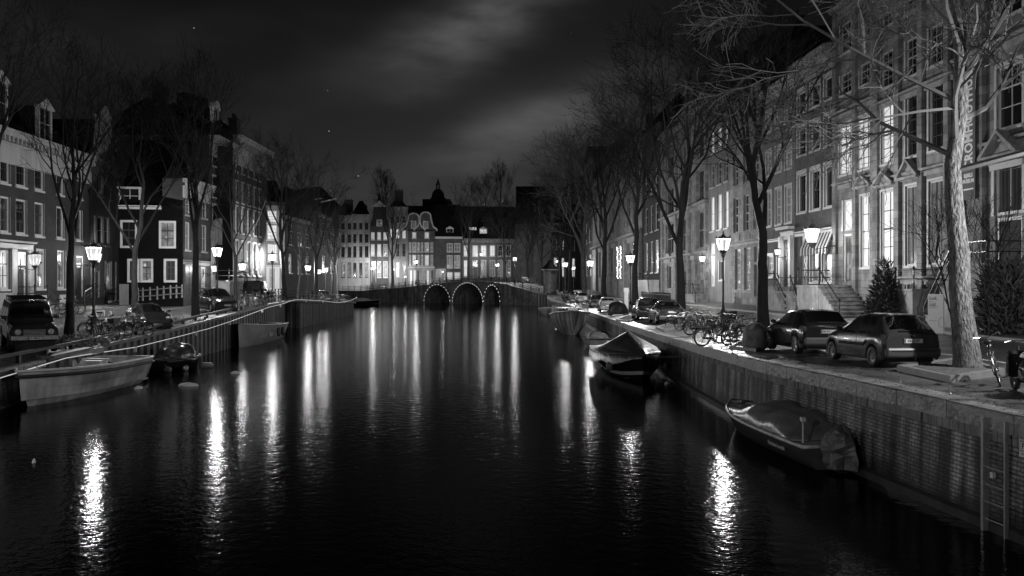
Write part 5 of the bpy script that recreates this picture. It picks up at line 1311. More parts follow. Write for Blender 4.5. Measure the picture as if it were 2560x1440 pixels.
# ------------------------------------------------------------------ cars (front is +x, wheels on z = 0)
def paint(name, c, r=0.22, coat=0.8, metal=0.35): return mat('car_paint_' + name, c, r, coat=coat, metal=metal, var=0.06, vscale=6)
def car_glass(name, k):
    m = bpy.data.materials.new(name); m.use_nodes = True; t = m.node_tree; t.nodes.clear(); o = t.nodes.new('ShaderNodeOutputMaterial'); mx = t.nodes.new('ShaderNodeMixShader'); tr = t.nodes.new('ShaderNodeBsdfTransparent'); gl = t.nodes.new('ShaderNodeBsdfGlossy'); fr = t.nodes.new('ShaderNodeFresnel')
    tr.inputs[0].default_value = (k, k, k, 1); gl.inputs['Roughness'].default_value = 0.04; fr.inputs[0].default_value = 1.7
    t.links.new(fr.outputs[0], mx.inputs[0]); t.links.new(tr.outputs[0], mx.inputs[1]); t.links.new(gl.outputs[0], mx.inputs[2]); t.links.new(mx.outputs[0], o.inputs[0]); return m
M_cglass = car_glass('car_glass', 0.72); M_cglass_l = car_glass('car_side_glass', 0.68)
M_under = mat('underbody', 0.008, 0.8)
M_lampg = mat('lamp_lens', 0.35, 0.12, coat=0.8, var=0.5, vscale=18)
M_lampr = mat('tail_lens', 0.16, 0.12, coat=0.9, var=0.5, vscale=14)
M_rim = mat('alloy_rim', 0.5, 0.3, metal=0.8)
M_cap = mat('hub_cap', 0.12, 0.45, metal=0.3)
M_plate = mat('number_plate', 0.5, 0.5)
M_ink = mat('plate_ink', 0.01, 0.6)
def interp(tab, x):
    if x <= tab[0][0]: return tab[0][1:]
    for a, b in zip(tab, tab[1:]):
        if x <= b[0]:
            t = (x - a[0]) / (b[0] - a[0]); return tuple(p + (q - p) * t for p, q in zip(a[1:], b[1:]))
    return tab[-1][1:]
class Car:
    """prof rows: x, belt z, roof z, half width at belt, half width at roof edge, crown"""
    def __init__(s, name, label, cat, L, W_, prof, wheels, R, m, group, sill=0.22, ends=(0.12, 0.12), bulge=1.0, soft=0.05, rim=M_rim, spokes=5, arch=0.06, trimband=None):
        s.L, s.W, s.prof, s.sill, s.wheels, s.R = L, W_, prof, sill, wheels, R; s.hw = W_ / 2; s.soft = soft; s.ends = ends; s.arch = arch
        s.root = empty(name, (0, 0, 0), 0, label, cat, group); s.m = m; s.bulge = bulge
        xs = sorted(set([L * i / 56 for i in range(57)] + [r[0] for r in prof] + [x for x in (0.03, 0.07, L - 0.03, L - 0.07)] + [w + (R + arch) * math.cos(math.pi * i / 12) for w in wheels for i in range(13)] + [w + sg * (R + arch + 0.015) for w in wheels for sg in (1, -1)]))
        xs = [x for x in xs if 0 <= x <= L]
        mb = MB(); rings = [s.ring(x) for x in xs]; n = len(rings[0]); full = 2 * n - 1
        for rg in rings:
            for p in rg: mb.v.append(p)
            for p in reversed(rg[:-1]): mb.v.append((p[0], -p[1], p[2]))
        for i in range(len(rings) - 1):
            for k in range(full - 1):
                mb.f.append((i * full + k, i * full + k + 1, (i + 1) * full + k + 1, (i + 1) * full + k)); mb.mi.append(0)
        mb.f.append(tuple(range(full))); mb.mi.append(0); e = (len(rings) - 1) * full
        mb.f.append(tuple(e + k for k in reversed(range(full)))); mb.mi.append(0)
        s.rings, s.mb, s.full = xs, mb, full; s.cuts = []; s.body = None
        u = MB(); u.box(0.15, L - 0.15, -s.hw + 0.2, s.hw - 0.2, 0.17, 0.5)
        for w in wheels: u.box(max(0.1, w - R - 0.05), min(L - 0.1, w + R + 0.05), -s.hw + 0.16, s.hw - 0.16, 0.3, 0.72)
        u.build('underbody', M_under, s.root)
        for w in wheels:
            for sg in (1, -1): s.wheel(w, sg, rim, spokes)
    def finish(s):
        """open the body where the panes sit, put seats inside"""
        full, n = s.full, (s.full + 1) // 2; F2 = []; k_ = 0; xs = s.rings
        for i in range(len(xs) - 1):
            for k in range(full - 1):
                xm = (xs[i] + xs[i + 1]) / 2; side = 1 if k < n - 1 else -1; v = k + 0.5 if side > 0 else (full - 1 - k) - 0.5
                hit_ = False
                for x0, x1, x0t, x1t, v0, v1, sd in s.cuts:
                    if sd != 0 and sd != side: continue
                    if not (v0 - 0.45 < v < v1 + 0.45): continue
                    t = max(0, min(1, (v - v0) / max(0.01, v1 - v0))); a = x0 + (x0t - x0) * t; b = x1 + (x1t - x1) * t
                    if xs[i] >= a + 0.005 and xs[i + 1] <= b - 0.005: hit_ = True
                if not hit_: F2.append(s.mb.f[k_])
                k_ += 1
        F2 += s.mb.f[k_:]
        s.mb.f = F2; s.mb.mi = [0] * len(F2)
        o = s.mb.build('body', s.m, s.root, True); flip_fix(o); s.body = o
        sm = o.modifiers.new('edges', 'EDGE_SPLIT'); sm.split_angle = rad(38)
        g = MB(); hw = s.hw
        for sx, wd in ((s.seat, 0.5), (s.seat - 0.85, 0.5)):
            if sx < 0.5: continue
            for y in (-0.38, 0.38):
                g.box(sx - 0.06, sx + 0.06, y - 0.22, y + 0.22, 0.55, 0.55 + s.sh); g.box(sx - 0.05, sx + 0.05, y - 0.11, y + 0.11, 0.6 + s.sh, 0.78 + s.sh); g.tube([(sx, y, 0.5 + s.sh), (sx, y, 0.65 + s.sh)], 0.03, 5)
        g.box(0.25, s.L - 1.15, -hw + 0.2, hw - 0.2, 0.5, 0.56); g.build('seats', mat('car_seats', 0.05, 0.8), s.root)
    seat = 1.9; sh = 0.5
    def ring(s, x):
        belt, roof, wb, wr, cr = interp(s.prof, x)
        L = s.L; e0, e1 = s.ends
        k = 1.0
        if x < 0.35: k = 1 - e0 * (1 - x / 0.35) ** 2.2
        if x > L - 0.5: k = 1 - e1 * (1 - (L - x) / 0.5) ** 2.0
        zl = s.sill + (0.06 if x < 0.1 or x > L - 0.1 else 0)
        for w in s.wheels:
            Ra = s.R + s.arch
            if abs(x - w) < Ra: zl = max(zl, s.R + math.sqrt(max(0, Ra * Ra - (x - w) ** 2)) - 0.01)
        hw = s.hw * k; wb *= k; wr *= k
        zb = max(belt, zl + 0.1)
        sh = zl + (zb - zl) * 0.30; md = zl + (zb - zl) * 0.62
        return [(x, hw * 0.97, zl), (x, hw * 0.995, zl + (zb - zl) * 0.06), (x, hw, sh), (x, hw * 0.995, md), (x, (hw * 0.45 + wb * 0.55), zb - 0.06 * min(1, (zb - zl) * 3)), (x, wb, zb),
                (x, wb + (wr - wb) * 0.5 + 0.012 * s.bulge, zb + (roof - zb) * 0.5), (x, wr + 0.015, roof - min(0.06, (roof - zb) * 0.25)), (x, wr - 0.05, roof - 0.004), (x, wr * 0.5, roof + cr * 0.8), (x, 0.0, roof + cr)]
    def S(s, x, v, side=1):
        rg = s.ring(max(0.001, min(s.L - 0.001, x))); i = int(min(len(rg) - 2, math.floor(v))); t = v - i
        a, b = rg[i], rg[i + 1]; return Vector((a[0] + (b[0] - a[0]) * t, side * (a[1] + (b[1] - a[1]) * t), a[2] + (b[2] - a[2]) * t))
    def patch(s, name, m, x0, x1, v0, v1, side=1, off=0.006, nx=6, nv=4, x0t=None, x1t=None, parent=None, thick=0.0):
        """panel on the skin; x limits may differ at the top (x0t, x1t); side 0 spans both sides"""
        x0t = x0 if x0t is None else x0t; x1t = x1 if x1t is None else x1t
        mb = MB(); G = []
        if side == 0:
            vs = [(v0 + (10 - v0) * j / nv, 1) for j in range(nv + 1)] + [(10 - (10 - v0) * j / nv, -1) for j in range(1, nv + 1)]
            vs = [(min(9.999, v), sd) for v, sd in vs]
            for i in range(nx + 1): G.append([s.S(x0 + (x1 - x0) * i / nx, v, sd) for v, sd in vs])
        else:
            for i in range(nx + 1):
                row = []
                for j in range(nv + 1):
                    t = j / nv; a = x0 + (x0t - x0) * t; b = x1 + (x1t - x1) * t; row.append(s.S(a + (b - a) * i / nx, min(9.999, v0 + (v1 - v0) * t), side))
                G.append(row)
        c = Vector((s.L * 0.5, 0, 0.6)); ni, nj = len(G), len(G[0]); nr = {}
        for i in range(ni):
            for j in range(nj):
                du = G[min(i + 1, ni - 1)][j] - G[max(i - 1, 0)][j]; dv = G[i][min(j + 1, nj - 1)] - G[i][max(j - 1, 0)]
                n = du.cross(dv); n = n.normalized() if n.length > 1e-9 else Vector((0, 0, 1))
                if n.dot(G[i][j] - c) < 0: n = -n
                mb.v.append(tuple(G[i][j] + n * off))
        for i in range(ni - 1):
            for j in range(nj - 1): mb.f.append((i * nj + j, (i + 1) * nj + j, (i + 1) * nj + j + 1, i * nj + j + 1)); mb.mi.append(0)
        return mb.build(name, m, parent or s.root, True)
    def wheel(s, x, sg, rim, spokes):
        R = s.R; w = empty('wheel', (x, sg * (s.hw - 0.10), R)); w.parent = s.root; w.rotation_euler = (0, 0, 0 if sg > 0 else math.pi)
        t = MB(); prof = [(R * 0.62, -0.10), (R * 0.9, -0.11), (R, -0.08), (R, 0.07), (R * 0.93, 0.10), (R * 0.66, 0.095)]
        t.lathe(prof, 28); t.f = t.f[:-2]; t.mi = t.mi[:-2]; t.xform(Matrix.Rotation(rad(-90), 4, 'X'))
        t.build('tyre', M_rubber, w, True)
        r = MB(); r.lathe([(R * 0.66, 0.03), (R * 0.67, 0.085), (R * 0.6, 0.08), (R * 0.58, 0.03)], 24); r.f = r.f[:-2]; r.mi = r.mi[:-2]; r.lathe([(R * 0.16, 0.02), (R * 0.16, 0.07), (R * 0.08, 0.085)], 12)
        if spokes:
            for k in range(spokes):
                a = 2 * math.pi * k / spokes; ca, sa = math.cos(a), math.sin(a)
                for d_ in ((-0.13, 0.13) if spokes <= 6 else (0,)):
                    p0 = (R * 0.12 * ca, R * 0.12 * sa, 0.065); q = a + d_; p1 = (R * 0.62 * math.cos(q), R * 0.62 * math.sin(q), 0.062); r.tube([p0, p1], [0.03, 0.02], 5)
        else: r.lathe([(R * 0.64, 0.04), (R * 0.55, 0.075), (R * 0.3, 0.06), (R * 0.2, 0.085)], 20)
        r.lathe([(R * 0.6, 0.0), (R * 0.6, 0.022)], 16, 1)
        r.xform(Matrix.Rotation(rad(-90), 4, 'X')); r.build('rim', [rim, M_under], w, False)
    def side_glass(s, x0, x1, x0t, x1t, m=None, v0=5.12, v1=7.0):
        s.cuts.append((x0, x1, x0t, x1t, 5.0, v1, 0))
        for sg in (1, -1): s.patch('side_window', m or M_cglass_l, x0, x1, v0, v1, sg, 0.005, 6, 3, x0t, x1t)
    def screen(s, name, x0, x1, v0=7.6, m=None):
        s.cuts.append((x0, x1, x0, x1, v0, 10.4, 0)); return s.patch(name, m or M_cglass, x0, x1, v0, 10, 0, 0.006, 6, 4)
    def box(s, name, m, x0, x1, y0, y1, z0, z1, parent=None, bev=0.0):
        o = MB().box(x0, x1, y0, y1, z0, z1).build(name, m, parent or s.root)
        if bev: b = o.modifiers.new('b', 'BEVEL'); b.width = bev; b.segments = 2
        return o
    def plate(s, txt, x, z, front, w=0.52, h=0.11, y=0.0, tilt=0.0):
        mb = MB(); mb.box(-w / 2, w / 2, -0.006, 0.006, -h / 2, h / 2); mb.box(-w / 2 - 0.015, w / 2 + 0.015, -0.004, 0.012, -h / 2 - 0.015, h / 2 + 0.015, 1)
        vs, fs_ = text_mesh(txt, h * 0.86, 0.003) if txt else ([], [])
        if len(txt) == 5: vs = [(a - 0.08, b, c) for a, b, c in vs]
        if txt: mb.add([(a, -0.009, b) for a, b, c in vs], fs_, 1)
        mb.box(-w / 2 + 0.005, -w / 2 + 0.04, -0.0085, -0.0062, -h / 2 + 0.006, h / 2 - 0.006, 1)
        o = mb.build('number_plate', [M_plate, M_ink], s.root); o.location = (x, y, z); o.rotation_euler = (tilt, 0, rad(90) if front else rad(-90)); return o
    def mirrors(s, x, z, y=None, sz=0.09):
        for sg in (1, -1):
            mb = MB(); yy = (y or s.hw) * sg; mb.lathe([(0.01, -sz), (sz * 0.9, -sz * 0.6), (sz, 0), (sz * 0.85, sz * 0.6), (0.01, sz * 0.9)], 8); mb.xform(Matrix.Translation((x, yy + 0.09 * sg, z)) @ Matrix.Diagonal((0.6, 1.15, 0.8, 1)))
            mb.tube([(x, yy - 0.06 * sg, z - 0.05), (x, yy + 0.06 * sg, z - 0.03)], 0.025, 5); mb.build('mirror', s.m, s.root, True)
    def seams(s, xs, v0=0.8, v1=5.0):
        for x in xs:
            for sg in (1, -1): s.patch('door_seam', M_under, x - 0.007, x + 0.007, v0, v1, sg, 0.003, 1, 5)
    def handles(s, xs, v=4.35):
        for x in xs:
            for sg in (1, -1): s.patch('door_handle', s.m, x - 0.1, x + 0.1, v - 0.12, v + 0.16, sg, 0.028, 3, 2)
    def put(s, pos, heading, scale=1.0):
        s.root.location = pos; s.root.rotation_euler = (0, 0, heading); s.root.scale = (scale,) * 3; return s
def hatch(name, label, m, L, W_, H, group, belt=0.92, R=0.29, wheels=None, rim=M_rim, spokes=5, rear=0.42, hood=0.98, rearslope=0.45, doors=5, plate=None, front_plate=None, tail='tall', high=0.0, cat='car', wing=0.0, hoodlen=1.05):
    wb = wheels or (L * 0.175, L * 0.82); hw = W_ / 2; ba = belt
    a = L - hoodlen; b = a - 0.78
    prof = [(0.0, ba - 0.06, ba - 0.01, hw * 0.90, hw * 0.80, 0.02), (0.05, ba, ba + 0.04, hw * 0.93, hw * 0.80, 0.03), (rearslope, ba + 0.03, H - 0.04, hw * 0.93, hw * 0.72, 0.03), (rearslope + 0.35, ba + 0.02, H, hw * 0.935, hw * 0.70, 0.035),
            (b - 0.5, ba, H, hw * 0.94, hw * 0.70, 0.04), (b, ba - 0.01, H - 0.05, hw * 0.94, hw * 0.68, 0.04), (a, ba - 0.02, hood + 0.03, hw * 0.93, hw * 0.80, 0.04), (a + 0.12, ba - 0.03, hood, hw * 0.92, hw * 0.80, 0.05), (L - 0.35, ba - 0.16, hood - 0.14, hw * 0.90, hw * 0.74, 0.05), (L - 0.06, ba - 0.30, hood - 0.26, hw * 0.86, hw * 0.66, 0.03), (L, ba - 0.36, hood - 0.34, hw * 0.84, hw * 0.62, 0.01)]
    c = Car(name, label, cat, L, W_, prof, wb, R, m, group, ends=(0.10, 0.16), rim=rim, spokes=spokes)
    c.a, c.b = a, b
    c.screen('windscreen', b + 0.04, a - 0.05, 8.05); c.screen('rear_window', 0.09 + rearslope * 0.10, rearslope - 0.03, 8.0)
    mid = (rearslope + a) / 2 - 0.05
    if doors == 5:
        c.side_glass(mid + 0.05, a - 0.10, mid + 0.07, b + 0.02); c.side_glass(rearslope + 0.52, mid - 0.05, rearslope + 0.62, mid - 0.03); c.side_glass(rearslope + 0.16, rearslope + 0.46, rearslope + 0.24, rearslope + 0.56)
        c.seams((mid, rearslope + 0.5, a - 0.02)); c.handles((mid + 0.22, rearslope + 0.72))
    else:
        c.side_glass(mid - 0.25, a - 0.10, mid - 0.22, b + 0.02); c.side_glass(rearslope + 0.28, mid - 0.34, rearslope + 0.40, mid - 0.31); c.seams((mid - 0.3, a - 0.02)); c.handles((mid - 0.1,))
    for sg in (1, -1):
        c.patch('headlight', M_lampg, L - 0.42, L - 0.08, 3.5, 4.95, sg, 0.008, 5, 3)
    c.mirrors(a - 0.25, ba + 0.08, hw * 0.93)
    if plate: c.plate(*plate)
    return c
CG = 'cars parked along the canal'
def face(tab_dir): return math.atan2(tab_dir[1], tab_dir[0])
def along(tab, Y, sgn):
    a = Vector((lerp_tab(tab, Y - 3, 1), Y - 3)); b = Vector((lerp_tab(tab, Y + 3, 1), Y + 3)); d = (b - a) * sgn; return math.atan2(d.y, d.x)
def park(c, tab, x, y, front, hd, turn=0.0, canal=False):
    """pixel (x,y) is where the nearest wheel (rear, canal side for tab SR) touches the street"""
    q = hit(x, y, tab); wx = c.wheels[0] if not front else c.wheels[1]; sy = c.hw - 0.05
    loc = Vector((wx, sy if (not front or canal) else -sy, 0)); R_ = Matrix.Rotation(hd + turn, 3, 'Z')
    p = q - R_ @ loc; z = zg(tab, p.x, p.y); 
    f0 = R_ @ Vector((c.wheels[0], 0, 0)) + p; f1 = R_ @ Vector((c.wheels[1], 0, 0)) + p
    z0, z1 = zg(tab, f0.x, f0.y), zg(tab, f1.x, f1.y); pitch = -math.atan2(z1 - z0, c.wheels[1] - c.wheels[0])
    if c.body is None: c.finish()
    c.root.location = (p.x, p.y, z0 - (z1 - z0) / (c.wheels[1] - c.wheels[0]) * c.wheels[0] + 0.005); c.root.rotation_euler = (0, pitch, hd + turn)
# --- right bank, seen from behind
hdR = lambda Y: along(SR, Y, 1)
c = hatch('small_hatchback', 'dark five door hatchback, nearest car on the right bank, with plate 43-JZ-ST', paint('graphite', 0.055), 3.81, 1.64, 1.42, CG, belt=0.90, R=0.285, rim=M_cap, spokes=0, rearslope=0.50)
for sg in (1, -1):
    c.patch('tail_light', M_lampr, 0.004, 0.16, 3.0, 5.0, sg, 0.012, 3, 4, 0.05, 0.26); c.patch('tail_light', M_lampr, 0.0, 0.01, 3.2, 5.0, sg, 0.012, 1, 3)
    c.patch('side_moulding', M_under, 0.95, 1.75, 2.55, 2.95, sg, 0.02, 4, 2); c.patch('side_moulding', M_under, 1.82, 2.62, 2.55, 2.95, sg, 0.02, 4, 2)
c.box('rear_bumper', mat('bumper_plastic', 0.05, 0.42), -0.07, 0.18, -0.76, 0.76, 0.30, 0.56, bev=0.06); c.box('bumper_strip', M_under, -0.082, -0.06, -0.62, 0.62, 0.46, 0.485)
c.plate('43-JZ-ST', -0.02, 0.74, False, tilt=0.0); c.box('wiper', M_under, 0.02, 0.05, -0.3, 0.35, 1.0, 1.025)
mb = MB(); mb.tube([(0.05, 0, 0.28), (-0.12, 0, 0.26), (-0.13, 0, 0.34)], 0.02, 6); mb.lathe([(0.005, -0.03), (0.03, 0), (0.005, 0.03)], 8, 0, (-0.13, 0, 0.36)); mb.build('tow_bar', M_under, c.root)
mb = MB(); mb.tube([(-0.01, 0, 0.90), (-0.012, 0.045, 0.845), (-0.013, 0, 0.79), (-0.012, -0.045, 0.845), (-0.01, 0, 0.90)], 0.011, 4); mb.build('badge', M_chrome, c.root)
vs, fs_ = text_mesh('Clio', 0.055, 0.001); MB().add([(-0.02, -a, b) for a, b, z_ in vs], fs_).build('badge', M_chrome, c.root, loc=(0, -0.52, 0.73))
mb = MB(); mb.tube([(2.1, 0, 1.42), (1.8, 0, 1.72)], 0.008, 4); mb.build('aerial', M_under, c.root)
park(c, SR, 2183, 918, False, hdR(22))
c = hatch('small_hatchback', 'glossy three door hatchback with pale roof arch in front of the nearest hatchback', paint('black', 0.028, 0.15), 3.95, 1.74, 1.42, CG, belt=0.94, R=0.31, spokes=5, doors=3, rearslope=0.66)
for sg in (1, -1):
    c.patch('tail_light', M_lampr, 0.004, 0.30, 3.6, 4.9, sg, 0.012, 4, 3); c.patch('roof_arch', mat('silver_trim', 0.3, 0.3, metal=0.7), 0.72, 2.0, 7.1, 7.9, sg, 0.008, 8, 2)
c.box('rear_bumper', mat('bumper_plastic', 0.05, 0.42), -0.06, 0.18, -0.8, 0.8, 0.32, 0.58, bev=0.06); c.plate('86-RV', -0.02, 0.76, False)
mb = MB()
for k in range(4): mb.ring((-0.018, 0.105 - 0.07 * k, 0.93), 0.042, 0.008, 'x', 14, 5)
mb.build('badge', M_chrome, c.root); c.box('wiper', M_under, 0.04, 0.07, -0.3, 0.35, 1.04, 1.062)
park(c, SR, 1990, 886, False, hdR(28))
# saloon
def saloon(label, m, L=4.6, W_=1.8, H=1.42, group=CG):
    hw = W_ / 2; prof = [(0, 0.86, 0.93, hw * 0.88, hw * 0.78, 0.02), (0.08, 0.94, 0.99, hw * 0.9, hw * 0.78, 0.03), (0.62, 0.95, 1.04, hw * 0.93, hw * 0.78, 0.04), (1.25, 0.95, H - 0.06, hw * 0.94, hw * 0.68, 0.03), (1.7, 0.94, H, hw * 0.94, hw * 0.67, 0.04), (2.35, 0.93, H - 0.01, hw * 0.94, hw * 0.67, 0.04), (2.7, 0.92, H - 0.08, hw * 0.94, hw * 0.67, 0.04), (3.35, 0.90, 0.99, hw * 0.93, hw * 0.78, 0.04), (L - 0.5, 0.78, 0.84, hw * 0.9, hw * 0.74, 0.05), (L - 0.06, 0.64, 0.70, hw * 0.86, hw * 0.7, 0.03), (L, 0.55, 0.6, hw * 0.84, hw * 0.66, 0.01)]
    c = Car('saloon_car', label, 'car', L, W_, prof, (0.95, L - 0.88), 0.325, m, group)
    c.screen('windscreen', 2.76, 3.27, 8.0); c.screen('rear_window', 0.70, 1.20, 8.0); c.side_glass(2.15, 3.2, 2.2, 2.75); c.side_glass(1.25, 2.08, 1.45, 2.12); c.seams((2.12, 3.25, 1.3)); c.handles((2.3, 1.45)); c.mirrors(3.0, 0.98, hw * 0.93)
    for sg in (1, -1): c.patch('tail_light', M_lampr, 0.004, 0.34, 3.5, 4.9, sg, 0.012, 4, 3); c.patch('headlight', M_lampg, L - 0.4, L - 0.08, 3.6, 4.9, sg, 0.01, 4, 3)
    c.box('rear_bumper', mat('bumper_plastic', 0.05, 0.42), -0.05, 0.2, -hw * 0.88, hw * 0.88, 0.3, 0.55, bev=0.06); return c
c = saloon('black saloon car parked behind the tree with the pale lit foot', paint('black_b', 0.022, 0.18)); c.plate('', -0.015, 0.78, False); park(c, SR, 1640, 812, False, hdR(50))
c = hatch('estate_car', 'dark tall car with a light rear window between the motorbike and the saloon', paint('dark', 0.04, 0.2), 4.1, 1.75, 1.56, CG, belt=0.98, R=0.31, rearslope=0.4)
for sg in (1, -1): c.patch('tail_light', M_lampr, 0.004, 0.15, 3.2, 5.0, sg, 0.012, 3, 4)
c.plate('', -0.02, 0.8, False); park(c, SR, 1592, 801, False, hdR(56))
c = hatch('small_hatchback', 'grey boxy hatchback with round tail lamps beside the covered motorbike', paint('grey', 0.16, 0.25), 3.7, 1.68, 1.42, CG, belt=0.95, R=0.3, rearslope=0.32, hood=0.95, doors=3)
for sg in (1, -1): c.patch('tail_light', M_lampr, 0.004, 0.12, 3.2, 4.8, sg, 0.012, 3, 4)
c.plate('', -0.02, 0.62, False); park(c, SR, 1499, 782, False, hdR(76))
c = hatch('small_hatchback', 'dark hatchback partly hidden by the grey boxy hatchback', paint('dark_b', 0.05, 0.2), 3.9, 1.68, 1.48, CG, rearslope=0.4)
for sg in (1, -1): c.patch('tail_light', M_lampr, 0.004, 0.15, 3.2, 5.0, sg, 0.012, 3, 4)
park(c, SR, 1476, 770, False, hdR(92)); base = c
far_cars = [(1443, 757, 'silver car gleaming past the low bikes on the right bank'), (1424, 752, 'dark car fourth from the kiosk end of the right bank'), (1406, 746, 'small dark car nearest the pointed roof column on the right bank')]
for i, (x, y, lab) in enumerate(far_cars):
    if i == 0: c2 = hatch('small_hatchback', lab, paint('silver', 0.35, 0.25), 4.0, 1.7, 1.5, CG, rearslope=0.45); park(c2, SR, x, y, False, hdR(110))
    else:
        r = copy_tree(base.root); r['label'] = lab; c2 = base; keep = base.root; c2.root = r; park(c2, SR, x, y, False, hdR(130)); base.root = keep
# --- left bank, seen from the front
hdL = lambda Y: along(SL, Y, -1)
m = paint('offroad', 0.03, 0.25)
L, W_ = 4.4, 1.79; hw = W_ / 2
prof = [(0, 1.16, 1.2, hw * 0.97, hw * 0.95, 0.0), (0.03, 1.2, 1.96, hw * 0.98, hw * 0.80, 0.02), (0.2, 1.2, 2.0, hw * 0.98, hw * 0.80, 0.03), (2.55, 1.2, 2.0, hw * 0.98, hw * 0.80, 0.03), (2.75, 1.2, 1.93, hw * 0.98, hw * 0.80, 0.03), (2.98, 1.2, 1.24, hw * 0.97, hw * 0.9, 0.02), (3.05, 1.14, 1.2, hw * 0.95, hw * 0.88, 0.03), (4.0, 1.06, 1.13, hw * 0.90, hw * 0.84, 0.03), (4.12, 1.0, 1.06, hw * 0.86, hw * 0.8, 0.02), (4.16, 0.94, 0.98, hw * 0.85, hw * 0.8, 0.01)]
c = Car('offroad_car', 'black boxy off-road car with roof rack and plate VL-480-D on the left bank', 'car', 4.16, W_, prof, (0.85, 3.55), 0.40, m, CG, sill=0.5, ends=(0.0, 0.0), spokes=5, arch=0.09)
c.screen('windscreen', 2.79, 2.95, 7.9); c.side_glass(1.9, 2.8, 1.9, 2.66, M_cglass_l, 5.2, 6.95); c.side_glass(1.0, 1.8, 1.0, 1.8, M_cglass_l, 5.2, 6.95); c.side_glass(0.2, 0.9, 0.2, 0.9, M_cglass_l, 5.2, 6.95); c.seams((1.85, 2.9, 0.95))
c.box('front_bumper', M_gal, 4.18, 4.36, -0.86, 0.86, 0.58, 0.76, bev=0.02); g = c.box('grille', M_under, 4.163, 4.20, -0.42, 0.42, 0.74, 1.0)
mb = MB()
for k in range(5): mb.box(4.202, 4.215, -0.4, 0.4, 0.765 + k * 0.05, 0.785 + k * 0.05)
mb.build('grille_bars', M_gal, g)
for sg in (1, -1):
    hl = MB(); hl.lathe([(0.115, 0), (0.12, 0.03), (0.10, 0.045), (0.02, 0.06)], 16); hl.xform(Matrix.Translation((4.16, sg * 0.60, 0.90)) @ Matrix.Rotation(rad(90), 4, 'Y')); hl.build('headlight', M_lampg, c.root, True)
    for dz, rr in ((0.0, 0.04), (0.0, 0.04)):
        pass
    for yy, zz_ in ((0.62, 0.70), (0.77, 0.70)):
        il = MB(); il.lathe([(0.04, 0), (0.035, 0.03), (0.01, 0.04)], 10); il.xform(Matrix.Translation((4.362, sg * yy, zz_)) @ Matrix.Rotation(rad(90), 4, 'Y')); il.build('indicator', M_lampg, c.root)
    c.box('wing', m, 3.02, 4.14, sg * hw - 0.09 * sg - 0.06, sg * hw - 0.09 * sg + 0.06, 0.86, 1.06, bev=0.03); c.box('mudflap', M_rubber, 3.08, 3.1, sg * (hw - 0.28), sg * (hw - 0.02), 0.25, 0.7)
c.plate('VL-480-D', 4.37, 0.66, True, 0.5, 0.11, 0.0); c.mirrors(2.95, 1.4, hw * 0.97, 0.11)
mb = MB()
for y in (-0.66, 0.66): mb.tube([(0.3, y, 2.12), (2.5, y, 2.12)], 0.022, 5)
for k in range(9): x = 0.3 + 2.2 * k / 8; mb.tube([(x, -0.66, 2.12), (x, 0.66, 2.12)], 0.018, 5)
for x in (0.4, 1.4, 2.4):
    for y in (-0.66, 0.66): mb.tube([(x, y, 2.0), (x, y, 2.12)], 0.018, 5)
mb.build('roof_rack', M_iron, c.root)
park(c, SL, 138, 881, True, rad(-56), canal=True)
# silver car at the picture edge
c = hatch('small_hatchback', 'silver car cut by the left edge of the picture', paint('silver_b', 0.4, 0.25), 4.1, 1.72, 1.45, CG, rearslope=0.5); c.plate('', 4.1, 0.42, True); park(c, SL, -40, 906, True, rad(-58), canal=True)
# sports car
L, W_ = 4.5, 1.85; hw = W_ / 2
prof = [(0, 0.72, 0.78, hw * 0.86, hw * 0.7, 0.02), (0.3, 0.85, 0.92, hw * 0.92, hw * 0.66, 0.04), (1.0, 0.88, 1.08, hw * 0.95, hw * 0.60, 0.05), (1.7, 0.86, 1.25, hw * 0.94, hw * 0.58, 0.05), (2.2, 0.85, 1.28, hw * 0.93, hw * 0.58, 0.05), (2.5, 0.84, 1.23, hw * 0.93, hw * 0.58, 0.05), (3.2, 0.82, 0.86, hw * 0.92, hw * 0.72, 0.05), (3.9, 0.70, 0.70, hw * 0.9, hw * 0.62, 0.05), (4.35, 0.56, 0.54, hw * 0.84, hw * 0.56, 0.04), (4.5, 0.46, 0.44, hw * 0.78, hw * 0.5, 0.02)]
c = Car('sports_car', 'low dark sports car with round headlamps parked behind the bicycles on the left bank', 'car', L, W_, prof, (0.95, 3.42), 0.33, paint('sport', 0.03, 0.2), CG, sill=0.16, ends=(0.14, 0.24), spokes=10)
c.screen('windscreen', 2.52, 3.14, 8.0); c.screen('rear_window', 0.95, 1.6, 8.2); c.side_glass(1.75, 2.95, 1.85, 2.5); c.seams((1.7, 3.0)); c.mirrors(2.85, 0.95, hw * 0.92)
for sg in (1, -1):
    hl = MB(); hl.lathe([(0.13, -0.1), (0.135, 0.0), (0.10, 0.035), (0.02, 0.05)], 16); p = c.S(4.0, 6.0, sg); hl.xform(Matrix.Translation((4.02, sg * 0.66, 0.64)) @ Matrix.Rotation(rad(58), 4, 'Y')); hl.build('headlight', M_lampg, c.root, True)
    c.box('air_intake', M_under, 4.35, 4.42, sg * 0.42 - 0.18, sg * 0.42 + 0.18, 0.24, 0.34); c.box('indicator', M_lampg, 4.33, 4.40, sg * 0.52 - 0.13, sg * 0.52 + 0.13, 0.40, 0.425)
c.plate('', 4.52, 0.34, True, 0.5, 0.11)
park(c, SL, 341, 823, True, rad(-57))
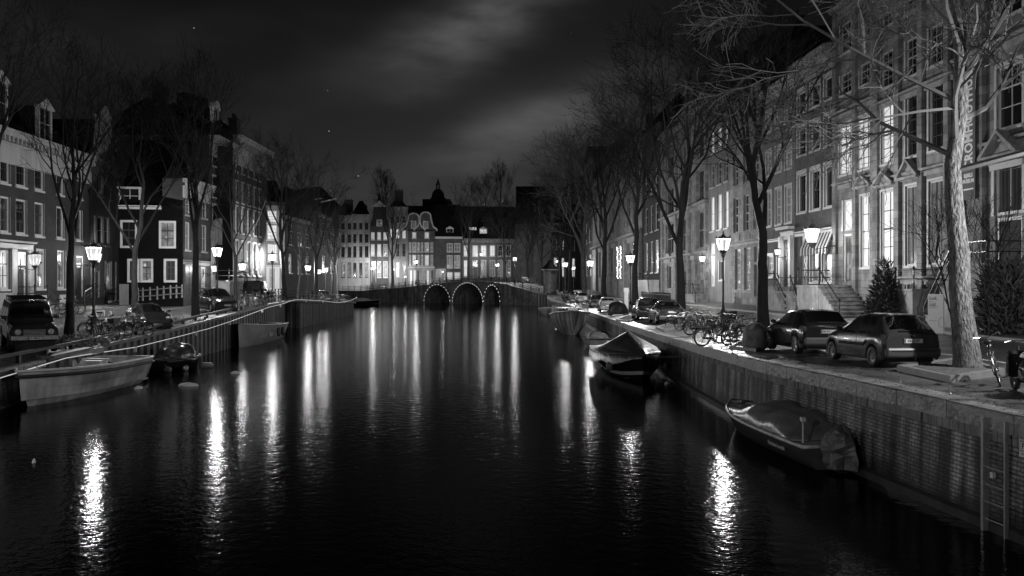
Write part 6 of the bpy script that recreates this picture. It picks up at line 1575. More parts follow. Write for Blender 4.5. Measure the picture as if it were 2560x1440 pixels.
# sport utility estate
c = hatch('estate_car', 'dark high bonneted estate car with a shiny roof behind the straight tree', paint('suv', 0.05, 0.2), 4.4, 1.88, 1.64, CG, belt=1.06, R=0.35, hood=1.12, rearslope=0.4, hoodlen=1.2); c.plate('', 4.42, 0.56, True); c.box('grille', M_under, 4.36, 4.412, -0.5, 0.5, 0.72, 0.84); c.box('lower_grille', M_under, 4.36, 4.412, -0.6, 0.6, 0.40, 0.50)
park(c, SL, 527, 782, True, rad(-52))
# van
L, W_ = 4.6, 1.85; hw = W_ / 2
prof = [(0, 1.1, 1.9, hw * 0.95, hw * 0.86, 0.02), (0.1, 1.12, 1.98, hw * 0.97, hw * 0.86, 0.03), (2.9, 1.12, 2.0, hw * 0.97, hw * 0.85, 0.04), (3.1, 1.1, 1.92, hw * 0.97, hw * 0.84, 0.04), (3.75, 1.08, 1.22, hw * 0.95, hw * 0.84, 0.04), (4.45, 0.9, 0.98, hw * 0.9, hw * 0.76, 0.04), (4.6, 0.72, 0.78, hw * 0.85, hw * 0.7, 0.02)]
c = Car('delivery_van', 'black delivery van parked at the hump of the left bank street', 'van', L, W_, prof, (0.85, 3.75), 0.33, paint('van', 0.025, 0.25), CG, sill=0.25, ends=(0.03, 0.14), rim=M_cap, spokes=0)
c.screen('windscreen', 3.14, 3.68, 7.9); c.side_glass(2.5, 3.4, 2.5, 3.1); c.seams((2.4, 3.45)); c.mirrors(3.3, 1.25, hw * 0.96, 0.12)
for sg in (1, -1): c.patch('headlight', M_lampg, 4.2, 4.52, 3.6, 4.9, sg, 0.01, 4, 3)
park(c, SL, 604, 763, True, hdL(76), turn=rad(4))
c = hatch('estate_car', 'dark car standing across the jutting quay behind the railings', paint('quay', 0.04, 0.2), 4.4, 1.8, 1.45, CG, rearslope=0.5); c.plate('', 4.42, 0.5, True); c.finish(); c.root.location = (-25.2, 118, zg(SL, -25.2, 118)); c.root.rotation_euler = (0, 0, hdL(118) + rad(30))
# cars beyond the bridge
c = hatch('small_hatchback', 'silver car on the street beyond the right slope of the bridge', paint('silver_c', 0.4, 0.3), 4.2, 1.7, 1.5, CG); c.finish(); c.root.location = at(1322, 722, 214); c.root.location.z = 2.95; c.root.rotation_euler = (0, 0, 0.4)
# ------------------------------------------------------------------ bicycles
def bike_proto(label, dark=True, basket=False, crate=False):
    r = empty('bicycle', (0, 0, 0), 0, label, 'bicycle', 'bicycles parked along the canal'); R = 0.345; m = M_bikef if dark else M_bikel
    for x in (0.0, 1.08):
        w = empty('wheel', (x, 0, R)); w.parent = r
        MB().ring((0, 0, 0), R - 0.02, 0.022, 'y', 26, 5).build('tyre', M_rubber, w, True)
        s_ = MB(); s_.ring((0, 0, 0), R - 0.05, 0.013, 'y', 26, 4)
        for k in range(14):
            a = math.pi * 2 * k / 14; s_.tube([(0.02 * math.cos(a + 0.5), 0.03 if k % 2 else -0.03, 0.02 * math.sin(a + 0.5)), ((R - 0.05) * math.cos(a), 0, (R - 0.05) * math.sin(a))], 0.0035, 3, 0, False)
        s_.build('rim', M_gal, w)
        g = MB(); pts = [(x + (R + 0.035) * math.cos(a), 0, R + (R + 0.035) * math.sin(a)) for a in [rad(q) for q in range(15 if x else 20, 165 if x else 200, 12)]]; g.tube(pts, 0.02, 4); g.build('mudguard', m, r)
    f = MB(); bb = (0.46, 0, 0.30); st = (0.36, 0, 0.82); ht = (0.88, 0, 0.86); hb = (0.93, 0, 0.68)
    for a, b, t in ((bb, (0.33, 0, 0.95), 0.017), (bb, hb, 0.019), (ht, hb, 0.02), ((0.42, 0, 0.52) if basket else st, ht, 0.017), ((0, 0.05, R), bb, 0.011), ((0, -0.05, R), bb, 0.011), ((0, 0.05, R), st, 0.010), ((0, -0.05, R), st, 0.010), (hb, (1.08, 0.05, R), 0.013), (hb, (1.08, -0.05, R), 0.013)): f.tube([a, b], t, 5)
    f.ring((0.46, 0.05, 0.30), 0.085, 0.012, 'y', 12, 4); f.box(0.02, 0.46, 0.045, 0.06, 0.27, 0.36); f.tube([(0.46, -0.12, 0.15), (0.46, -0.06, 0.15), (0.46, 0.06, 0.45), (0.46, 0.12, 0.45)], 0.012, 4)
    f.box(0.40, 0.52, 0.09, 0.18, 0.44, 0.46); f.box(0.40, 0.52, -0.18, -0.09, 0.14, 0.16)
    f.build('frame', m, r)
    c = MB(); 
    for y in (-0.06, 0.0, 0.06): c.tube([(-0.22, y, 0.74), (0.32, y, 0.76)], 0.008, 4)
    for y in (-0.06, 0.06): c.tube([(-0.1, y, 0.74), (0, y, R)], 0.008, 4)
    c.build('carrier', M_gal, r)
    s_ = MB(); s_.lathe([(0.01, -0.02), (0.10, -0.01), (0.12, 0.02), (0.08, 0.05), (0.01, 0.055)], 10); s_.xform(Matrix.Translation((0.28, 0, 0.98)) @ Matrix.Diagonal((1.15, 0.85, 1, 1))); s_.tube([(0.38, 0, 0.99), (0.46, 0, 0.995)], [0.05, 0.025], 6); s_.build('saddle', M_saddle, r, True)
    h = MB(); h.tube([(0.88, 0, 0.84), (0.86, 0, 1.06)], 0.013, 5); h.tube([(0.62, 0.30, 1.08), (0.74, 0.27, 1.13), (0.88, 0.13, 1.09), (0.87, 0, 1.06), (0.88, -0.13, 1.09), (0.74, -0.27, 1.13), (0.62, -0.30, 1.08)], 0.012, 5); h.build('handlebar', M_chrome2, r)
    l = MB(); l.lathe([(0.045, 0), (0.05, 0.04), (0.02, 0.09)], 8); l.xform(Matrix.Translation((1.0, 0, 0.86)) @ Matrix.Rotation(rad(-90), 4, 'Y')); l.build('lamp', M_chrome2, r)
    if crate:
        b = MB(); x0, x1, y0, y1, z0, z1 = 0.92, 1.30, -0.2, 0.2, 0.86, 1.10
        b.box(x0, x1, y0, y1, z0, z0 + 0.02); b.box(x0, x0 + 0.02, y0, y1, z0 + 0.02, z1); b.box(x1 - 0.02, x1, y0, y1, z0 + 0.02, z1); b.box(x0 + 0.02, x1 - 0.02, y0, y0 + 0.02, z0 + 0.02, z1); b.box(x0 + 0.02, x1 - 0.02, y1 - 0.02, y1, z0 + 0.02, z1); b.build('crate', M_saddle, r)
    return r
M_bikef = mat('bike_frame', 0.025, 0.35); M_bikel = mat('bike_frame_pale', 0.3, 0.35, metal=0.4); M_saddle = mat('saddle_leather', 0.02, 0.5); M_chrome2 = mat('bike_chrome', 0.5, 0.25, metal=0.9)
BP = {k: bike_proto('proto', *a) for k, a in {'d': (True, False, False), 'l': (False, True, False), 'c': (True, False, True), 'o': (True, True, False)}.items()}
used = set()
def bike(k, pos, rz, label, lean=0.09):
    r = BP[k]
    if k in used: r = copy_tree(r)
    used.add(k); r.location = pos; r.rotation_euler = (lean, 0, rz); r['label'] = label; return r
def bpx(k, tab, x, y, rz, label, lean=0.09): return bike(k, hit(x, y, tab), rad(rz), label, lean)
# group on the right bank by the lamp
for k, x, y, rz, lab, ln in (
        ('d', 1755, 866, 10, 'foremost black bicycle of the right bank racks, broadside to the canal', 0.12), ('o', 1798, 858, 16, 'black bicycle with a low frame just behind the foremost one', -0.10), ('l', 1822, 852, 22, 'pale framed bicycle next to the big rounded boulder cover', 0.08),
        ('d', 1838, 846, 12, 'dark bicycle tucked behind the pale framed one by the rack end', -0.06), ('c', 1772, 848, 28, 'bicycle with a front crate in the middle of the right bank racks', 0.1), ('d', 1724, 838, 14, 'dark bicycle halfway along the right bank racks', 0.08), ('l', 1740, 832, 24, 'pale bicycle halfway along the right bank racks, behind a dark one', -0.08),
        ('o', 1700, 826, 10, 'low framed bicycle third from the far end of the right racks', 0.06), ('d', 1676, 822, 16, 'lone dark bicycle at the far end of the right racks, nearest the saloon', 0.1), ('l', 1712, 818, 30, 'pale bicycle behind the far end of the right racks, at the tree foot', 0.05), ('c', 1790, 836, 34, 'crated bicycle hidden behind others near the foot of the street lamp', -0.05)):
    bpx(k, SR, x, y, rz, lab, ln)
M_rack = mat('rack_steel', 0.5, 0.3, metal=0.8)
rk = MB(); rk.tube([(0, 0, 0), (0, 0, 0.78), (0.03, 0, 0.85), (0.1, 0, 0.88), (0.78, 0, 0.88), (0.85, 0, 0.85), (0.88, 0, 0.78), (0.88, 0, 0)], 0.03, 6); rk.tube([(0, 0, 0.42), (0.88, 0, 0.42)], 0.022, 5); rkm = rk.mesh('bike_rack', M_rack, True)
for i, (x, y) in enumerate(((1826, 868), (1792, 850), (1764, 843), (1740, 836), (1716, 829), (1696, 822))):
    o = bpy.data.objects.new('bike_rack', rkm); COL.objects.link(o); o.location = hit(x, y, SR); o.rotation_euler = (0, 0, rad(18))
    tag(o, ['steel hoop rack by the rounded boulder cover, nearest of its row', 'second steel hoop rack from the boulder cover', 'third steel hoop rack from the boulder cover', 'third steel hoop rack from the saloon end', 'second steel hoop rack from the saloon end', 'steel hoop rack at the saloon end of its row'][i], 'bike rack', 'steel hoop racks on the right bank')
# low kerbed bases by racks and trees
def kerbbed(tab, pts, label, h=0.16, name='tree_bed', soil=True):
    P = [hit(x, y, tab) for x, y in pts]; c = sum(P, Vector()) / len(P); z0 = min(p.z for p in P) - 0.1; z1 = max(p.z for p in P) + h
    e = empty(name, (0, 0, 0), 0, label, 'tree bed', 'raised kerbed beds')
    mb = MB(); n = len(P)
    inn = [p + (c - p).normalized() * 0.22 for p in P]
    V = [(p.x, p.y, z0) for p in P] + [(p.x, p.y, p.z + h) for p in P] + [(p.x, p.y, p.z + h) for p in inn] + [(p.x, p.y, p.z + h - 0.08) for p in inn]
    Fs = []
    for i in range(n):
        j = (i + 1) % n; Fs += [(i, j, n + j, n + i), (n + i, n + j, 2 * n + j, 2 * n + i), (2 * n + i, 2 * n + j, 3 * n + j, 3 * n + i)]
    mb.add(V, Fs); flip_fix(mb.build('kerb_stones', M_kerb, e)); mb = MB(); mb.add([(p.x, p.y, p.z + h - 0.05) for p in inn], [tuple(range(n))]); flip_fix(mb.build('soil', M_soil, e)); return e
kerbbed(SR, [(2242, 928), (2376, 957), (2512, 938), (2400, 905)], 'kerbed bed of leaf litter round the big foreground tree')
kerbbed(SR, [(1822, 872), (1890, 880), (1925, 862), (1865, 852)], 'small kerbed bed under the rounded boulder cover', 0.12)
kerbbed(SR, [(1640, 822), (1662, 830), (1720, 812), (1695, 804)], 'small kerbed bed at the foot of the tree beside the saloon', 0.12)
kerbbed(SR, [(1540, 802), (1572, 806), (1600, 795), (1572, 790)], 'kerbed bed beside the covered motorbike', 0.12)
kerbbed(SL, [(175, 885), (260, 872), (215, 846), (150, 852)], 'bed of low flowering plants at the foot of the slanting tree', 0.08)
# rounded boulder cover: a hunched rain cover
def blob(name, label, cat, pos, sx, sy, sz, m, seed=1, rz=0.0, amp=0.12, n=14, k=9, flat=0.0, group=None):
    R = random.Random(seed); mb = MB(); ph = [R.uniform(0, 6.28) for _ in range(8)]
    rows_ = []
    for i in range(k + 1):
        t = i / k; z = t; row = []
        for j in range(n):
            a = 2 * math.pi * j / n; r = math.sqrt(max(0, 1 - max(0, (t - flat) / (1 - flat)) ** 2.4)) * (1 + amp * math.sin(3 * a + ph[0] + 2 * t) + amp * 0.7 * math.sin(5 * a + ph[1] - 3 * t) + amp * 0.4 * R.uniform(-1, 1))
            row.append((sx * r * math.cos(a), sy * r * math.sin(a), sz * (z + amp * 0.3 * math.sin(2 * a + ph[2]) * t)))
        rows_.append(row)
    mb.v = [q for r_ in rows_ for q in r_]
    for i in range(k):
        for j in range(n): j2 = (j + 1) % n; mb.f.append((i * n + j, i * n + j2, (i + 1) * n + j2, (i + 1) * n + j)); mb.mi.append(0)
    mb.f.append(tuple(range(n))); mb.mi.append(0); mb.f.append(tuple(k * n + j for j in range(n))); mb.mi.append(0)
    o = flip_fix(mb.build(name, m, None, True)); o.location = pos; o.rotation_euler = (0, 0, rz)
    sm = o.modifiers.new('s', 'SUBSURF'); sm.levels = 1; sm.render_levels = 1
    return tag(o, label, cat, group)
q = hit(1886, 874, SR); blob('rain_cover', 'hunched grey rain cover standing between the racks and the glossy hatchback', 'cover', q, 0.42, 0.5, 0.98, mat('worn_cover', 0.16, 0.6, var=0.7, vscale=3, bump=0.04, bscale=5), 3, 0.2, 0.05, flat=0.45)
# covered motorbike
e = empty('covered_motorbike', hit(1545, 789, SR), rad(20), 'motorbike under a black rain cover beside the grey boxy hatchback', 'motorbike')
b = blob('cover', 'x', 'x', (0, 0, 0.12), 0.95, 0.42, 1.15, M_canvas, 9, 0, 0.16, flat=0.2); b.parent = e
for kx in ('label', 'category'): del b[kx]
for x in (-0.72, 0.72): w = MB(); w.ring((x, 0, 0.3), 0.25, 0.06, 'y', 18, 6); w.build('wheel', M_rubber, e, True)
q = hit(1566, 797, SR)
mb = MB(); mb.box(-0.2, 0.2, -0.09, 0.09, 0, 1.7); mb.box(-0.26, 0.26, -0.12, 0.12, 1.7, 2.15)
mb.xform(Matrix.Rotation(rad(-10), 4, 'Z')); o = mb.build('parking_meter', M_white, None, loc=hit(1566, 772, SR)); tag(o, 'pale parking ticket pillar by the tree overlapping the second street lamp', 'parking meter')
# more bikes far down the right bank and against the houses
for i, (x, y, rz, lab) in enumerate(((1452, 768, 20, 'first of the low bikes between the silver car and the boxy hatchback'), (1460, 771, 35, 'second of the low bikes between the silver car and the boxy hatchback'), (1440, 764, 10, 'third of the low bikes, nearest the silver car'), (1640, 752, 60, 'bicycle leaning on the iron fence before the carved mansion'), (1612, 747, 80, 'bicycle by the pale steps of the dark brick house'), (1835, 764, 70, 'bicycle leaning against the pale stone house railing'), (1790, 757, 90, 'bicycle at the cellar rail of the narrow grey house'), (1990, 790, 75, 'bicycle by the foot of the brick house stoop'))):
    bpx('dlod'[i % 4], SR, x, y, rz, lab)
# left bank bicycles
for k, x, y, rz, lab, ln in (('d', 214, 842, 4, 'leftmost bicycle of the left bank row, beside the flower bed', 0.1), ('c', 243, 852, -22, 'bicycle with a front crate in the middle of the left bank row', 0.08), ('d', 262, 850, -30, 'dark bicycle behind the crated one in the left bank row', -0.06), ('o', 280, 846, -26, 'low framed bicycle with a big front wheel in the left bank row', 0.06), ('l', 300, 838, -12, 'pale framed bicycle right of centre in the left bank row', 0.1), ('d', 318, 840, -4, 'rightmost dark bicycle, leaning on the pale trunked tree', 0.12), ('l', 232, 830, 10, 'pale bicycle at the back of the left bank row by the lamp foot', -0.08),
        ('l', 135, 788, 15, 'pale bicycle against the wall of the wide brick house', 0.1), ('d', 152, 786, 20, 'dark bicycle against the wall of the wide brick house', 0.08)):
    bpx(k, SL, x, y, rz, lab, ln)
# bikes at the corner and heaped on the jutting quay, and along the bridge
RR = random.Random(3)
for i in range(8):
    Y = 68 + i * 2.6; X = lerp_tab(SL, Y, 1) - 0.9; q = Vector((X, Y, zg(SL, X, Y))); bike('dlodc'[i % 5], q, rad(RR.uniform(-60, 60)), 'bicycle parked against the railing of the hump on the left bank', RR.uniform(-0.1, 0.1))
for i in range(16):
    Y = 111 + i * 1.5; X = lerp_tab(SL, Y, 1) - RR.uniform(0.6, 2.2); q = Vector((X, Y, zg(SL, X, Y))); bike('dlodc'[i % 5], q, rad(RR.uniform(-90, 90)), 'bicycle in the crowded heap at the tip of the jutting quay', RR.uniform(-0.2, 0.2))
for i in range(26):
    u = 20 + i * 1.45 + RR.uniform(-0.4, 0.4)
    if u > BF.L - 3: break
    q = BF.pt(u, -0.7 - RR.uniform(0, 0.3), deck_z(u) + 0.02); bike('dlodc'[i % 5], q, BF.rz + rad(RR.uniform(-25, 25)), 'bicycle leaning on the near railing of the bridge', 0.08)
for i in range(9):
    q = at(915 + i * 8, 722, 226 + RR.uniform(-2, 2)); q.z = 2.8; bike('dlo'[i % 3], q, rad(RR.uniform(-60, 60)), 'bicycle parked in front of the dark gabled house beyond the bridge', 0.05)
# railing on the hump
e = empty('railing', (0, 0, 0), 0, 'iron railing with ball topped posts along the hump of the left bank', 'railing')
mb = MB(); P = []
for i in range(17):
    Y = 70 + i * 2.6 if i < 9 else 92.3 + (i - 9) * 2.6
    q = fL(Y) + Vector((-0.35, 0, 0)); P.append(q); mb.cbox((q.x, q.y, q.z + 0.6), (0.09, 0.09, 1.2)); mb.lathe([(0.03, 0), (0.09, 0.07), (0.02, 0.16)], 6, 0, (q.x, q.y, q.z + 1.2))
for h in (0.45, 0.8, 1.12): mb.tube([(q.x, q.y, q.z + h) for q in P], 0.03, 4)
mb.build('rails_and_posts', M_iron, e)
# low timber rail on the left quay edge
e = empty('low_rail', (0, 0, 0), 0, 'low timber guard rail running along the edge of the left quay', 'guard rail')
mb = MB(); P = []
Y = 15.0
while Y < 68: q = fL(Y) + Vector((-0.22, 0, 0)); P.append(q); Y += 2.4
for a, b in zip(P, P[1:]):
    mb.add([(a.x - 0.06, a.y, a.z + 0.30), (b.x - 0.06, b.y, b.z + 0.30), (b.x + 0.06, b.y, b.z + 0.30), (a.x + 0.06, a.y, a.z + 0.30), (a.x - 0.06, a.y, a.z + 0.42), (b.x - 0.06, b.y, b.z + 0.42), (b.x + 0.06, b.y, b.z + 0.42), (a.x + 0.06, a.y, a.z + 0.42)], [(0, 3, 2, 1), (4, 5, 6, 7), (0, 1, 5, 4), (2, 3, 7, 6)])
flip_fix(mb.build('beam', mat('weathered_timber', 0.07, 0.7, var=0.5, vscale=3, stretch=(3, 0.4, 3)), e))
pm_ = MB().box(-0.07, 0.07, -0.07, 0.07, -0.2, 0.30).mesh('rail_post', M_iron)
for q in P: o = bpy.data.objects.new('rail_post', pm_); COL.objects.link(o); o.parent = e; o.location = q
# glowing rope strung on the left quay
rp = [(-30, 958), (0, 944), (160, 895), (330, 868), (455, 838), (520, 822), (575, 804), (640, 780), (672, 768), (702, 761), (737, 749), (766, 750.5), (793, 752), (830, 757), (870, 751), (892, 743)]
Ys = [30.5, 31.5, 37, 44.4, 51.5, 56, 61, 68, 73, 79, 90.5, 96, 104, 116, 128, 137]
P = []
for (x, y), Y in zip(rp, Ys):
    q = at(x, y, Y); P.append(q)
# keep the rope just outside the quay line
P2 = []
for a, b in zip(P, P[1:]):
    for t in (0, 0.25, 0.5, 0.75): P2.append(a.lerp(b, t))
P2.append(P[-1])
for q in P2:
    lim = lerp_tab(SL, q.y, 1) + 0.42
    if q.x < lim: k = (lim) / q.x if False else 1; q.x = max(q.x, lim)
e = empty('light_rope', (0, 0, 0), 0, 'glowing rope light slung along the left quay edge', 'rope light')
mb = MB(); mb.tube(P2, 0.019, 5); mb.build('rope', mat('rope_light', 0.8, 0.5, emit=0.42), e, True)
pm_ = MB().box(-0.08, 0.04, -0.06, 0.06, -0.22, 0.02).mesh('clip', M_white)
for q in P2[::6]: o = bpy.data.objects.new('clip', pm_); COL.objects.link(o); o.parent = e; o.location = q
# flower bed foliage and shrubs
def leafy(name, label, cat, pos, rx, ry, rz_, n, size, m, seed=1, cone=0.0, blades=False, group=None):
    R = random.Random(seed); mb = MB()
    for i in range(n):
        while True:
            p = Vector((R.uniform(-1, 1), R.uniform(-1, 1), R.uniform(0, 1)))
            w = 1 - cone * p.z
            if (p.x / w) ** 2 + (p.y / w) ** 2 + ((p.z - 0.35) / 0.7) ** 2 * (1 - cone) < 1 and R.random() < 0.35 + 0.65 * math.hypot(p.x, p.y) / w: break
        c = Vector((p.x * rx, p.y * ry, p.z * rz_)); d = Vector((p.x + R.uniform(-0.6, 0.6), p.y + R.uniform(-0.6, 0.6), R.uniform(0.0, 1.1))).normalized() * size * R.uniform(0.6, 1.4)
        s_ = d.cross(Vector((R.uniform(-1, 1), R.uniform(-1, 1), R.uniform(-1, 1)))).normalized() * size * (0.12 if blades else 0.35)
        mb.add([c - s_, c + s_, c + d * 0.6 + s_ * 0.6, c + d, c + d * 0.6 - s_ * 0.6], [(0, 1, 2, 3, 4)])
    e = empty(name, pos, 0, label, cat, group); mb.build('foliage', m, e)
    st = MB()
    for k in range(5): a = k * 1.3; st.tube([(0, 0, -0.1), (rx * 0.5 * math.cos(a), ry * 0.5 * math.sin(a), rz_ * 0.6)], [0.03, 0.01], 4)
    st.build('stems', M_bark, e); return e
leafy('flower_bed', 'low bed of pale leaved plants below the slanting tree', 'plant', hit(200, 868, SL), 1.3, 0.9, 0.55, 700, 0.13, mat('pale_leaves', 0.22, 0.5, var=0.6, vscale=9), 4)
leafy('low_plants', 'scrubby tuft of weeds on the quay edge before the sports car', 'plant', hit(470, 806, SL), 2.2, 0.6, 0.35, 350, 0.14, M_green, 6, blades=True)
leafy('conifer', 'bushy dark conifer in front of the sandstone house with bright window', 'shrub', hit(2212, 812, SR) + Vector((0, 0, 0.1)), 1.05, 1.05, 3.2, 2600, 0.30, M_green, 8, cone=0.72, blades=True)
leafy('grassy_shrub', 'big drooping grassy shrub at the right edge by the museum door', 'shrub', hit(2520, 842, SR) + Vector((0, 0, 0.1)), 1.25, 1.2, 3.0, 2200, 0.42, mat('grass_blades', 0.10, 0.7), 10, cone=0.25, blades=True)
tr, cr = grow(77, 5.2, 0.05, 0.9, limbs=7, tilt=(14, 34), kids=4, depth=3, up=0.10, rmin=0.008); PROTO['climber'] = (tr, cr)
tree('climber', hit(2385, 838, SR), 6.4, 'thin climbing shrub left of the big lamplit trunk', rz=0.2, group=None, name='climbing_shrub', H0=5.2); tree('climber', hit(2472, 846, SR), 6.2, 'thin climbing shrub right of the big lamplit trunk', rz=2.1, group=None, name='climbing_shrub', H0=5.2)
# information panel before the museum
q = hit(2340, 838, SR); mb = MB(); mb.box(-0.5, 0.5, -0.03, 0.03, 0.1, 1.75)
for tx, z, sz in (('Goud!', 1.56, 0.20), ('Gold!', 1.30, 0.20)):
    vs, fs_ = text_mesh(tx, sz, 0.004); mb.add([(a - 0.2, -0.034, z + b) for a, b, c_ in vs], fs_, 1)
RR2 = random.Random(2)
for z, w in ((1.50, 0.3), (1.42, 0.25), (1.22, 0.62), (1.15, 0.5), (0.6, 0.5)): mb.box(-0.42 + (0.42 if z == 1.5 else 0), -0.42 + w + (0.32 if z == 1.5 else 0), -0.034, -0.0305, z, z + 0.018, 1)
mb.ring((0.42, -0.032, 0.55), 0.22, 0.006, 'y', 20, 4, 1)
for s_ in (-0.48, 0.44): mb.box(s_, s_ + 0.04, -0.02, 0.02, -0.2, 0.1, 1)
o = mb.build('information_panel', [mat('panel_white', 0.5, 0.5), mat('panel_ink', 0.16, 0.6)]); o.location = q; o.rotation_euler = (0, 0, hC3.f.rz + rad(8)); tag(o, 'white museum information panel reading Goud and Gold behind the nearest hatchback', 'sign')
# advertising column with pointed roof
q = at(1375, 738, 186.5); q.z = 1.9
e = empty('advertising_column', q, rad(12), 'squat advertising column with a pyramid roof at the right end of the bridge', 'kiosk'); s_ = 186.5 / F
hb = 68 * s_
mb = MB(); mb.lathe([(1.45, 0), (1.45, 0.5), (1.38, 0.55), (1.38, hb - 0.25)], 12); mb.build('drum', mat('column_grey', 0.12, 0.6, var=0.2), e)
mb = MB(); mb.lathe([(1.42, 0), (1.72, 0.02), (1.72, 0.26), (1.5, 0.28)], 12, 0, (0, 0, hb - 0.25)); mb.build('cornice', M_white, e)
mb = MB(); mb.lathe([(1.75, 0), (0.9, 0.9), (0.25, 1.75), (0.06, 1.9), (0.05, 2.5)], 12, 0, (0, 0, hb + 0.05)); mb.build('roof', M_roof, e)
for a0, a1, z0, z1, mm, nm in ((200, 262, 0.7, hb - 0.5, M_litc, 'poster'), (264, 330, 1.0, hb - 1.0, mat('poster_grey', 0.3, 0.5, var=0.6, vscale=1.4), 'poster')):
    mb = MB()
    for i in range(6):
        t0, t1 = rad(a0 + (a1 - a0) * i / 6), rad(a0 + (a1 - a0) * (i + 1) / 6); rr = 1.405
        mb.quad((rr * math.cos(t0), rr * math.sin(t0), z0), (rr * math.cos(t1), rr * math.sin(t1), z0), (rr * math.cos(t1), rr * math.sin(t1), z1), (rr * math.cos(t0), rr * math.sin(t0), z1))
    mb.build(nm, mat('poster_pale', 0.35, 0.5, var=0.4, vscale=1.0) if mm is M_litc else mm, e)
p = at(1392, 657, 184.5); wall_lantern((p.x, p.y, p.z), 0.4, 0.7, 'small lamp on the side of the advertising column', 90, 0.5, 2.0)
# mooring piles by the bridge
for x, lab in ((1347, 'left one of three black mooring piles by the right end of the bridge'), (1354, 'middle one of three black mooring piles by the right end of the bridge'), (1362, 'right one of three black mooring piles by the right end of the bridge')):
    a = wat(x, 776 + (x - 1347) * 0.4); mb = MB(); mb.lathe([(0.34, -1), (0.34, 2.7), (0.3, 2.85), (0.1, 2.95)], 9); o = mb.build('mooring_pile', M_dtrim, None, loc=(a.x, a.y, 0)); tag(o, lab, 'mooring pile', 'mooring piles')
# ladder and sign on the quay wall
Yl = 16.2; xq = lerp_tab(SR, Yl, 1); hdg = along(SR, Yl, 1)
e = empty('quay_ladder', (xq - 0.12, Yl, 0), hdg - math.pi / 2, 'steel ladder fixed to the brick quay wall in the foreground', 'ladder')
mb = MB()
for y in (0.28, -0.28):
    mb.box(-0.05 - (0.04 if y > 0 else 0), 0.02, y - (0.035 if y > 0 else 0.02), y + (0.035 if y > 0 else 0.02), -0.4, 2.02)
mb.build('stile', M_gal, e); mb = MB()
for k in range(7): z = -0.1 + k * 0.31; mb.tube([(-0.02, -0.27, z), (-0.02, 0.27, z)], 0.014, 6)
mb.build('rungs', M_gal, e)
MB().box(-0.06, 0.0, 0.02, 0.1, 0.98, 1.08).build('lock_box', M_white, e)
Yl = 15.6; xq = lerp_tab(SR, Yl, 1)
mb = MB(); mb.box(-0.22, 0.22, -0.015, 0.015, -0.26, 0.22); mb.box(-0.19, 0.19, -0.018, -0.0155, -0.10, 0.19, 1); mb.box(-0.165, 0.165, -0.021, -0.0185, -0.075, 0.165, 0)
vs, fs_ = text_mesh('P', 0.24, 0.006); mb.add([(a - 0.04, -0.024, b + 0.045) for a, b, c_ in vs], fs_, 1); mb.box(-0.15, 0.1, -0.018, -0.0155, -0.16, -0.145, 1); mb.box(-0.15, 0.05, -0.018, -0.0155, -0.20, -0.185, 1)
o = mb.build('mooring_sign', [M_white, M_dtrim]); o.location = (xq - 0.03, Yl, 1.62); o.scale = (0.62,) * 3; o.rotation_euler = (0, 0, hdg + math.pi); tag(o, 'small white sign with a framed letter P on the quay wall beside the ladder', 'sign')
# leaning city bike and scooter at the right edge
bike('d', hit(2528, 975, SR) + Vector((0.1, 0.6, 0)), rad(62), 'bicycle with swept handlebar cut by the right edge of the picture', -0.28)
e = empty('moped', hit(2556, 992, SR) + Vector((0.25, 0, 0)), rad(78), 'black moped with a pale seat and wire basket at the right picture edge', 'moped')
for x in (0, 1.2): MB().ring((x, 0, 0.24), 0.19, 0.055, 'y', 20, 6).build('wheel', M_rubber, e, True)
b = blob('body', 'x', 'x', (0.25, 0, 0.28), 0.55, 0.2, 0.48, paint('moped', 0.02, 0.12), 21, 0, 0.05, flat=0.3); b.parent = e; del b['label']; del b['category']
b = blob('seat', 'x', 'x', (0.28, 0, 0.74), 0.42, 0.16, 0.14, mat('pale_seat', 0.35, 0.5), 22, 0, 0.03); b.parent = e; del b['label']; del b['category']
mb = MB(); mb.tube([(1.2, 0, 0.24), (1.0, 0, 0.95)], 0.03, 6); mb.tube([(0.85, 0.32, 1.02), (0.98, 0.15, 1.05), (0.98, -0.15, 1.05), (0.85, -0.32, 1.02)], 0.016, 5); mb.build('handlebar', M_chrome, e)
MB().box(0.55, 1.0, -0.16, 0.16, 0.22, 0.30).build('footboard', M_under, e)
mb = MB(); mb.box(0.98, 1.12, -0.2, 0.2, 0.3, 0.85); mb.build('leg_shield', paint('moped', 0.02), e)
mb = MB()
for k in range(5): z = 0.8 + k * 0.06; mb.tube([(-0.62, -0.2, z), (-0.62, 0.2, z), (-0.25, 0.2, z), (-0.25, -0.2, z), (-0.62, -0.2, z)], 0.007, 4)
for x, y in ((-0.62, -0.2), (-0.62, 0.2), (-0.25, 0.2), (-0.25, -0.2), (-0.62, 0), (-0.44, 0.2), (-0.44, -0.2)): mb.tube([(x, y, 0.8), (x, y, 1.06)], 0.007, 4)
mb.build('wire_basket', M_gal, e)
mb = MB(); mb.tube([(0.1, -0.14, 0.22), (-0.35, -0.16, 0.27)], [0.045, 0.055], 8); mb.build('exhaust', M_chrome, e, True)

